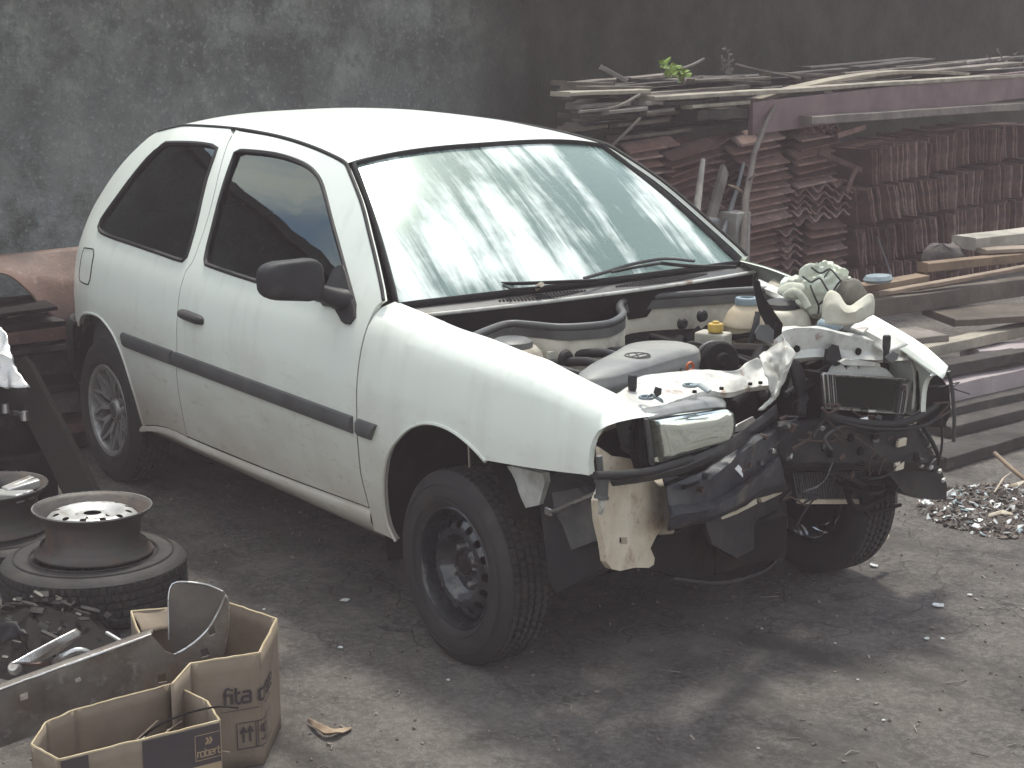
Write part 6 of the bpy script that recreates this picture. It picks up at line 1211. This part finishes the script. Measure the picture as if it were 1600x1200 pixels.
def add_tile(par, s, off, z, R, TM=TM):
    """R: local frame (tile width x, tile length y, tile thickness z) in along/outwards/up axes"""
    o = bpy.data.objects.new('tile', TM); COL.objects.link(o); o.parent = par
    j = Euler((random.gauss(0, .02), random.gauss(0, .02), random.gauss(0, .035))).to_matrix()
    o.matrix_local = Matrix.Translation(sp3(s, z, off)) @ (BR @ R @ j).to_4x4()
    return o
FLAT_LONG = Matrix(((0, 1, 0), (1, 0, 0), (0, 0, 1)))            # length along the stack, width into it
FLAT_END = Matrix(((1, 0, 0), (0, 1, 0), (0, 0, 1)))             # wavy ends look out
EDGE_END = Matrix(((0, 0, 1), (0, 1, 0), (1, 0, 0)))             # standing on the long edge
def rot(axis, a): return Matrix.Rotation(a, 3, axis)
ts1 = thing('tile_stack', 'low dark stack of flat laid roof tiles under old boards behind the car roof', 'tile stack')
for s in (-1.42, -1.01):
    for k in range(26): add_tile(ts1, s + random.gauss(0, .012), -.11 + random.gauss(0, .012), .05 + k * .043, FLAT_LONG)
ts2 = thing('tile_stack', 'leaning stack of roof tiles tipping down to the left beside the propped poles', 'tile stack')
for k in range(25): add_tile(ts2, -.72 + random.gauss(0, .015), -.06 + random.gauss(0, .015), .03 + k * .044, FLAT_LONG @ rot('X', .11 if k > 12 else .05))
for k in range(24): add_tile(ts2, -.40 + random.gauss(0, .015), -.22 + random.gauss(0, .015), .03 + k * .044, FLAT_LONG @ rot('X', .02))
ts3 = thing('tile_stack', 'tall stack of orange roof tiles with wavy ends behind the branch', 'tile stack')
for k in range(25): add_tile(ts3, .04 + random.gauss(0, .015) - (.09 if k > 21 else 0), -.10 + random.gauss(0, .012), .05 + k * .0435, FLAT_LONG @ rot('X', .03))
for k in range(12): add_tile(ts3, .245, -.18, .05 + k * .046, FLAT_END); 
for k in range(12): add_tile(ts3, .66 + random.gauss(0, .01), -.11, .05 + k * .046, FLAT_LONG)
for k in range(5):
    for q in (.36, .575, .79): add_tile(ts3, q + random.gauss(0, .006), -.2 + random.gauss(0, .01), .605 + k * .042, FLAT_END)
for k in range(8): add_tile(ts3, .50 + random.gauss(0, .02) + (.05 if k > 4 else 0), -.11 + random.gauss(0, .012), .815 + k * .043, FLAT_LONG @ rot('X', .03))
for k in range(5): add_tile(ts3, .30 + .09 * k, -.2, 1.15 - .01 * k, FLAT_END @ rot('Y', .3))
ts4 = thing('tile_stack', 'long bank of roof tiles set on edge in four rows along the yard wall', 'tile stack')
lean = 0
for r in range(4):
    s = (.95 + .02 * (r % 2)) if r < 3 else 1.12; lean = [.10, .20, .22, .08][r]
    while s < 3.35:
        lean += random.gauss(0, .035); t0 = [.10, .20, .22, .08][r] * (1 if s < 2 else .3) + .06 * math.sin(s * 3 + r * 2); lean = lean * .7 + t0 * .3
        z = .135 + r * .243 + (.02 * math.sin(s * 2 + r) if r == 3 else 0)
        add_tile(ts4, s, -.20 + random.gauss(0, .018), z, EDGE_END @ rot('Y', lean), TM2); s += .036 + random.random() * .014 + (.03 if random.random() < .06 else 0)
for P in (((-1.9702, 3.8746, 0.983), (-2.0383, 4.2913, 0.8501)), ((-2.0209, 4.0648, 1.0632), (-2.0567, 4.3297, 1.0987)), ((-2.0134, 4.2221, 0.8713), (-1.9399, 4.0688, 0.7478))): MB().beam(P[0], P[1], .03, .012, up=tuple(SN)).build('lath', TILE, ts4)

# timber on top of the tiles
WOOD = mat('weathered_board', (.165, .138, .112), (.09, .076, .062), .9, scale=5, stretch=(1, 1, 1), dirt=[((.07, .06, .05), 6, .5, .7, .7)], rnd=.35, bump=.4, bscale=30)
WOODL = mat('pale_board', (.34, .305, .245), (.21, .185, .15), .88, scale=6, dirt=[((.11, .095, .075), 8, .52, .72, .6)], rnd=.15, bump=.4, bscale=30)
WOODO = mat('orange_board', (.27, .20, .14), (.17, .125, .09), .85, scale=6, dirt=[((.1, .075, .055), 6, .52, .72, .6)], rnd=.15, bump=.35, bscale=30)
WOODD = mat('dark_board', (.05, .041, .035), (.028, .024, .021), .9, scale=5, dirt=[((.16, .14, .11), 9, .56, .74, .5)], rnd=.3, bump=.4, bscale=30)
MAUVE = mat('mauve_paint', (.155, .10, .105), (.12, .078, .082), .6, scale=5, dirt=[((.08, .06, .06), 7, .55, .75, .5)], bump=.1)
def board(a, b, w, h, m, par=None, nm='board', bow=0., jit=.004, up=(0, 0, 1)):
    """sawn board; a, b are the ends of its upper front edge, w goes back, h down"""
    a, b = Vector(a), Vector(b); t = (b - a).normalized(); back = Vector((0, 0, 1)).cross(t); back = back if back.dot(FW) > 0 else -back
    back.normalize(); dn = t.cross(back); dn = dn if dn.z < 0 else -dn
    rows = []; n = max(4, int((b - a).length / .12))
    for i in range(n + 1):
        u = i / n; q = a.lerp(b, u) + Vector((0, 0, bow * 4 * u * (1 - u))) + Vector((0, 0, jit * noise.noise(Vector((u * 5, a.x * 9, a.z * 9))))); e = jit * .6 * noise.noise(Vector((u * 12, a.y * 7, 3)))
        rows.append([q + dn * e, q + back * w + dn * e, q + back * w + dn * h, q + dn * (h - e)])
    mb = MB().grid(rows, closed=True); k = len(rows) - 1
    mb.f += [[0, 1, 2, 3], [k*4+3, k*4+2, k*4+1, k*4]]
    o = mb.build(nm, m, par, smooth=30, bevel=.003); return o
tp = thing('timber_pile', 'heap of old weathered boards lying on top of the stacked roof tiles', 'timber pile')
for k in range(46):                       # the dark body of the heap
    off = random.uniform(-.75, -.02); s = random.uniform(-1.62, -.9) - off * 1.1; L = random.uniform(.5, 1.3); z = 1.17 + .022 * (k % 12)
    board(sp3(s, z, off), sp3(max(s + .3, min(s + L, .1)), z + random.uniform(-.02, .02), off + random.uniform(-.05, .05)), random.uniform(.07, .16), .02, random.choice((WOODD, WOODD, WOOD)), tp)
for k in range(34):
    s = random.uniform(-.2, 2.2); L = random.uniform(.8, 1.8); z = 1.30 + .016 * (k % 6); off = random.uniform(-1.0, -.12)
    board(sp3(s, z, off), sp3(s + L, z + random.uniform(-.03, .03), off + random.uniform(-.1, .1)), random.uniform(.06, .14), .02, random.choice((WOODD, WOOD, WOODD)), tp)
for (a, b, w_, h_, m, bow) in (((-1.5567, 1.7847, 1.419), (-1.6857, 2.3918, 1.4022), 0.12, 0.018, 'L', 0), ((-1.655, 2.3916, 1.3687), (-2.5478, 6.5921, 1.3185), 0.1, 0.022, 'L', 0), ((-1.5621, 1.8585, 1.3552), (-1.6405, 2.2273, 1.351), 0.1, 0.02, 'W', 0), ((-1.5674, 2.0276, 1.3199), (-1.632, 2.3315, 1.3218), 0.09, 0.018, 'W', 0), ((-1.6299, 2.3218, 1.3003), (-1.6777, 2.5466, 1.3037), 0.08, 0.016, 'W', 0), ((-1.7204, 2.6995, 1.311), (-1.8277, 3.2041, 1.3042), 0.07, 0.018, 'L', 0), ((-1.6525, 2.3316, 1.3492), (-1.6827, 2.474, 1.3418), 0.08, 0.02, 'W', 0), ((-2.0239, 2.5399, 1.4411), (-2.291, 3.7965, 1.3656), 0.09, 0.02, 'D', 0), ((-1.9505, 2.9162, 1.4242), (-2.0984, 3.612, 1.4081), 0.05, 0.018, 'W', 0), ((-1.9522, 3.4051, 1.3001), (-2.5251, 5.7635, 1.3426), 0.1, 0.022, 'L', 0.07), ((-2.4119, 3.8844, 1.4162), (-2.5906, 4.7252, 1.363), 0.06, 0.02, 'W', 0), ((-2.0676, 3.7074, 1.3353), (-2.6525, 6.4591, 1.3107), 0.08, 0.022, 'W', 0), ((-2.098, 2.4074, 1.5117), (-2.0206, 2.5245, 1.4352), 0.03, 0.025, 'W', 0), ((-2.7527, 5.007, 1.3435), (-3.2339, 7.03, 1.3922), 0.06, 0.022, 'W', 0), ((-2.2935, 4.2892, 1.3032), (-2.7929, 6.3984, 1.3417), 0.05, 0.02, 'L', 0), ((-1.7958, 1.9479, 1.4549), (-1.8733, 2.3124, 1.4324), 0.1, 0.018, 'W', 0), ((-1.6887, 1.9249, 1.4384), (-1.8144, 2.5163, 1.408), 0.1, 0.02, 'W', 0), ((-2.9733, 5.5638, 1.3745), (-3.4274, 7.6999, 1.3866), 0.07, 0.02, 'D', 0), ((-1.6741, 2.3373, 1.3416), (-1.7798, 2.8346, 1.3253), 0.1, 0.02, 'D', 0), ((-1.7686, 2.7816, 1.2788), (-1.8638, 3.2297, 1.2606), 0.14, 0.05, 'D', 0), ((-1.5714, 1.8542, 1.3123), (-1.6796, 2.3633, 1.2894), 0.14, 0.02, 'D', 0)):
    board(a, b, w_, h_, {'L': WOODL, 'W': WOOD, 'D': WOODD}[m], tp, bow=bow)
for P in (((-2.0859, 2.8315, 1.4622), (-2.1267, 3.0238, 1.4817), (-2.1565, 3.1639, 1.5176)), ((-2.3457, 3.5729, 1.4716), (-2.3851, 3.7582, 1.4358), (-2.352, 4.0836, 1.375)), ((-1.5102, 1.8068, 1.3268), (-1.5652, 2.0656, 1.3337), (-1.6066, 2.2603, 1.3857)), ((-1.5482, 2.0333, 1.1508), (-1.579, 2.1782, 1.2283), (-1.5946, 2.2517, 1.2708))): MB().tube(catmull(P, .05), .008, 5).build('stick', WOOD, tp, smooth=60)
o = board(sp3(-.17, 1.297, .02), sp3(3.4, 1.345, .02), .025, .175, MAUVE, None, 'painted_board', jit=.001); props(o, 'long dull mauve painted board standing on edge on the tile stacks', 'board')
o = board((-1.8609, 3.6972, 1.198), (-2.4936, 6.6736, 1.1309), .14, .045, WOOD, None, 'plank'); props(o, 'long grey plank lying under the mauve board on top of the edge set tiles', 'plank')
LEAF = mat('weed_leaf', (.16, .24, .05), (.24, .32, .09), .6, scale=30, rnd=.1)
LEAFD = mat('dry_weed', (.15, .13, .10), (.10, .095, .07), .8, scale=30)
def weed(label, base, stems, ls, n, m, seed):
    rnd_ = random.Random(seed); r = thing('weed', label, 'plant'); st = MB(); lf_ = MB()
    for tipv in stems:
        a = Vector(base); b = Vector(tipv); mid = a.lerp(b, .5) + Vector((rnd_.uniform(-.03, .03), rnd_.uniform(-.03, .03), .03)); pth = catmull([a, mid, b], .02); st.tube(pth, .003, 5)
        for k in range(n):
            q = pth[int(len(pth) * (.25 + .75 * k / n)) % len(pth)]; d = Vector((rnd_.uniform(-1, 1), rnd_.uniform(-1, 1), rnd_.uniform(-.3, .9))).normalized(); s = d.cross(Vector((rnd_.uniform(-1, 1), rnd_.uniform(-1, 1), rnd_.uniform(-1, 1)))).normalized(); L = ls * rnd_.uniform(.6, 1.2); nn = d.cross(s)
            lf_.add([q, q + d * L * .35 + s * L * .28 + nn * L * .05, q + d * L * .75 + s * L * .2, q + d * L - nn * L * .1, q + d * L * .75 - s * L * .2, q + d * L * .35 - s * L * .28 + nn * L * .05], [[0, 1, 2, 3], [0, 3, 4, 5]])
    st.build('stem', LEAFD, r); o = lf_.build('leaves', m, r, smooth=0); o['kind'] = 'stuff'; return r
weed('small bright green weed growing out of the boards on the tile stack', (-1.9332, 2.8347, 1.4012), ((-1.9496, 2.6714, 1.5117), (-1.8986, 2.672, 1.4872), (-1.91, 2.7254, 1.4719), (-1.9816, 2.8218, 1.4862), (-1.842, 2.646, 1.4509), (-1.9909, 2.8659, 1.4578), (-1.8942, 2.6514, 1.4618)), .055, 9, LEAF, 3)
weed('thin dry weed standing up behind the boards in front of the dark wall', (-2.4551, 3.6067, 1.3768), ((-2.4499, 3.5823, 1.5686), (-2.444, 3.5543, 1.4977), (-2.4622, 3.6398, 1.4803)), .035, 7, LEAFD, 5)
weed('tangle of dead purple weeds at the far end of the board heap', (-3.1681, 6.9611, 1.2529), ((-3.1246, 6.7563, 1.447), (-3.0871, 6.5802, 1.409), (-3.1839, 7.0353, 1.4293), (-3.2056, 7.1377, 1.3584), (-3.0788, 6.5408, 1.358), (-3.1458, 6.856, 1.3685)), .035, 7, mat('dead_weed', (.14, .11, .12), (.2, .17, .17), .8, scale=30), 7)

# posts and poles propped in front of the tiles
CONC = mat('concrete_post', (.27, .26, .24), (.2, .19, .175), .9, scale=6, dirt=[((.12, .11, .1), 6, .5, .72, .6)], bump=.4)
pc = Vector((-1.6122, 2.9116, 0.7584))
o = MB().box((pc.x, pc.y, pc.z / 2), (.12, .125, pc.z), (0, 0, radians(12))).build('concrete_post', CONC, None, bevel=.008); props(o, 'short square concrete post standing in front of the roof tiles', 'post')
def prop_up(nm, pts, r, m, label, cat, flat=None):
    P = [Vector(q) for q in pts]
    if P[-1].z > .02: e = P[-1] - P[-2]; e = e / max(1e-3, -e.z); P.append(P[-1] + e * (P[-1].z - .0))
    rs = [r * (.55 + .45 * i / (len(P) - 1)) for i in range(len(P))]
    o = MB().tube(P, rs, 9).build(nm, m, None, smooth=60) if not flat else MB().beam(P[0], P[-1], flat, .025, up=tuple(SN)).build(nm, m, None, bevel=.003)
    props(o, label, cat)
prop_up('wooden_pole', ((-1.7037, 2.7651, 1.0267), (-1.6231, 2.6747, 0.9072), (-1.5166, 2.5581, 0.7623)), .026, WOODL, 'pale bare pole leaning against the tipping tile stack', 'pole')
prop_up('plank', ((-1.7692, 2.9769, 0.9619), (-1.6273, 2.7906, 0.7995), (-1.5397, 2.6666, 0.6857)), .03, WOOD, 'narrow grey plank leaning on the tiles left of the concrete post', 'plank', .07)
prop_up('metal_bar', ((-1.7925, 3.1349, 0.9807), (-1.7155, 3.0129, 0.8423), (-1.6557, 2.9241, 0.77)), .016, mat('blue_grey_bar', (.11, .115, .12), (.16, .165, .17), .6, scale=8), 'thin blue grey bar leaning between the post and the branch', 'bar')
prop_up('dead_branch', ((-1.8894, 3.4465, 1.2703), (-1.8353, 3.3362, 1.1889), (-1.7852, 3.2446, 1.1112), (-1.748, 3.1658, 1.0331), (-1.6906, 3.088, 0.9238), (-1.6065, 2.9813, 0.8207), (-1.5415, 2.9157, 0.6983)), .022, mat('dead_bark', (.10, .085, .075), (.16, .14, .12), .9, scale=12, bump=.6), 'dark dead branch leaning against the tall tile stack', 'branch')
for P in (((-1.6767, 3.0227, 0.8451), (-1.5847, 2.8784, 0.8899), (-1.5487, 2.8052, 0.9079)), ((-1.6859, 3.066, 0.902), (-1.6189, 3.0394, 0.9295), (-1.5981, 3.0376, 0.9447))): o = MB().tube(P, [.009, .007, .004], 6).build('twig', WOODO, bpy.data.objects['dead_branch'], smooth=60)
o = MB().tube(((-2.0662, 4.4704, 0.4421), (-1.902, 4.3714, 0.3366), (-1.719, 4.2317, 0.2713)), .007, 6).build('thin_rod', GRP, None, smooth=60); props(o, 'thin dark rod leaning on the edge set roof tiles', 'rod')

# sawn timber lying between the car and the tiles
def ex(a, b, k): a, b = Vector(a), Vector(b); return a, a + (b - a) * k
def lumber(label, ab, k, w_, h_, m, nm='plank', **kw):
    a, b = ex(ab[0], ab[1], k); o = board(a, b, w_, h_, m, None, nm, **kw); props(o, label, 'plank', 'sawn timber lying beside the car'); return o
lumber('wide pale plank lying highest in the timber near the edge set tiles', ((-0.8124, 3.8607, 0.62), (-0.8012, 4.2326, 0.62)), 2.2, .16, .06, WOODL)
lumber('thin plank with a pale lit edge just under the highest wide plank', ((-0.7327, 3.8496, 0.57), (-0.6569, 4.0586, 0.57)), 2.2, .12, .02, WOODO)
lumber('dark plank with an orange lit edge above the thick grey beam', ((-0.7159, 3.3936, 0.545), (-0.6484, 4.0503, 0.545)), 1.8, .07, .045, WOODO)
lumber('slim orange batten sloping up across the dark beams', ((-0.56, 2.8792, 0.47), (-0.4584, 3.818, 0.52)), 1.5, .05, .02, WOODO, 'batten')
lumber('thick grey beam with a rough top passing behind the canvas bundle', ((-0.5185, 2.6555, 0.45), (-0.476, 3.8455, 0.45)), 1.6, .09, .085, WOOD, 'beam')
lumber('short thin board ending beside the blue cap behind the bundle', ((-0.6187, 2.8434, 0.5), (-0.639, 3.3244, 0.5)), 1.0, .09, .03, WOODO, 'board')
lumber('broad brown board lying flat with its sawn end showing under the thick beam', ((-0.2602, 3.0864, 0.36), (-0.0764, 3.5479, 0.36)), 1.5, .34, .03, WOOD, 'board')
lumber('brown board lying flat half hidden behind the left fender', ((-0.1952, 2.595, 0.33), (-0.1353, 2.901, 0.33)), 1.0, .24, .03, WOOD, 'board')
lumber('long grey plank with a lit top running out from behind the fender', ((-0.0833, 2.6468, 0.3), (-0.151, 3.457, 0.3)), 1.6, .09, .05, WOODL)
lumber('dark plank below the long grey one beside the fender tip', ((0.0316, 2.6655, 0.24), (0.0539, 3.3935, 0.24)), 1.5, .1, .05, WOODD)
MV = mat('mauve_plank', (.34, .29, .295), (.26, .215, .22), .7, scale=5, dirt=[((.14, .08, .06), 6, .56, .74, .6)], bump=.2)
lumber('short mauve painted plank with a torn rusty end', ((-0.0869, 3.0589, 0.24), (0.0342, 3.4184, 0.24)), 1.5, .16, .075, MV)
lumber('long mauve painted plank lying lowest with a broad pale side', ((0.1114, 2.6132, 0.17), (0.0678, 3.3821, 0.17)), 1.5, .12, .085, MV)
for k, lab in enumerate(('dark filler board for the shade under the lowest mauve plank', 'dark filler board for the shade behind the flat dark plank')):
    lumber(lab, ((0.1846, 2.5269, 0.088), (0.1628, 3.2692, 0.088)) if k == 0 else ((0.3167, 2.4116, 0.05), (0.2776, 3.1271, 0.05)), 1.5, .3, .085 if k == 0 else .05, WOODD, 'shade_filler')  # dark boards added where only shade lies under the planks
lumber('dark flat plank lying on the ground beside the heap of shards', ((0.6681, 1.9865, 0.055), (0.6159, 2.5312, 0.055)), 1.8, .16, .05, WOODD)
o = MB().tube(((0.8434, 2.0681, 0.1), (0.9754, 2.0098, 0.075), (1.121, 1.9532, 0.05)), .009, 7).build('stick', WOODO, None, smooth=60); props(o, 'thin brown stick poking out of the heap of shards', 'stick')
o = MB().lathe([(0, .02), (.05, .018), (.06, .0), (.05, -.015)], 20, Matrix.Translation((-0.5747, 2.8913, 0.535)) @ Matrix.Diagonal((1, 1.4, 1, 1))).build('blue_cap', BLU, None, smooth=50); props(o, 'dull blue plastic cap lying on the timber behind the bundle', 'cap')
rk = blob((-0.9773, 3.8302, 0.52), .09, mat('rubble', (.13, .11, .10), (.08, .07, .065), .9, scale=12, bump=.5), 'rubble_lump', None, (1.2, 1, .8), .05, 8); props(rk, 'dark lump of rubble lying between the edge set tiles and the planks', 'rubble')

# heap of shards on the concrete
H0 = Vector((1.2152, 1.7599, 0))
ax1 = (Vector((1.0096, 1.4851, 0)) - H0); R1 = ax1.length; ax1.normalize(); ax2 = Vector((-ax1.y, ax1.x, 0)); R2 = .34
def hgt(x, y): d = sqrt((x / R1)**2 + (y / R2)**2); return .075 * max(0, 1 - d) ** .8 + .012 * noise.noise(Vector((x * 14, y * 14, 0))) * max(0, 1 - d)
rows = []
for i in range(29):
    d = i / 28; rows.append([H0 + ax1 * (cos(2*pi*j/60) * R1 * d) + ax2 * (sin(2*pi*j/60) * R2 * d) + Vector((0, 0, hgt(cos(2*pi*j/60) * R1 * d, sin(2*pi*j/60) * R2 * d) + .001)) for j in range(60)])
sh = thing('shard_heap', 'flat heap of broken glass shards and dirt on the concrete beside the timber', 'rubble heap')
o = MB().grid(rows, closed=True).build('dirt', mat('heap_dirt', (.10, .08, .068), (.055, .045, .04), .95, scale=16, bump=.8, bscale=45), sh, smooth=60); o['kind'] = 'stuff'
for nm, m, n_, s0, s1 in (('dark_bits', mat('dark_bits', (.06, .05, .045), (.12, .09, .07), .7, scale=30), 1500, .005, .022), ('brown_bits', mat('brown_bits', (.15, .115, .095), (.09, .07, .06), .8, scale=30), 520, .005, .020),
                          ('white_shards', mat('white_shards', (.72, .73, .72), (.55, .56, .55), .3, scale=20), 330, .005, .024), ('blue_shards', mat('blue_shards', (.36, .47, .50), (.5, .58, .6), .25, scale=20), 110, .006, .026)):
    mb = MB()
    for k in range(n_):
        d = sqrt(random.random()) * 1.06; a = random.random() * 2 * pi; x, y = cos(a) * R1 * d, sin(a) * R2 * d; s_ = s0 + (s1 - s0) * random.random() ** 2.2
        q = H0 + ax1 * x + ax2 * y + Vector((0, 0, hgt(x, y) + s_ * .22)); R_ = Euler((random.gauss(0, .5), random.gauss(0, .5), random.random() * 6)).to_matrix()
        nn = random.choice((3, 4, 4, 5)); pl = [R_ @ Vector((s_ * cos(2*pi*j/nn + random.uniform(-.4, .4)) * random.uniform(.6, 1.2), s_ * .75 * sin(2*pi*j/nn) * random.uniform(.6, 1.2), 0)) for j in range(nn)]; up_ = R_ @ Vector((0, 0, s_ * .12 + .001))
        mb.add([q + v for v in pl] + [q + v + up_ for v in pl], [list(range(nn))[::-1], list(range(nn, 2 * nn))] + [[j, (j+1) % nn, nn + (j+1) % nn, nn + j] for j in range(nn)])
    o = mb.build(nm, m, sh, smooth=0); o['kind'] = 'stuff'
for P in (((1.2884, 1.5079, 0.05), (1.344, 1.5087, 0.075), (1.372, 1.5341, 0.07)), ((1.1284, 1.7264, 0.06), (1.1127, 1.7929, 0.1), (1.0953, 1.8609, 0.11)), ((1.102, 1.8384, 0.06), (1.1521, 1.8308, 0.08), (1.1373, 1.8858, 0.08))): MB().tube(P, [.008, .010, .004], 5, flat=.4).build('splinter', TANP, sh)
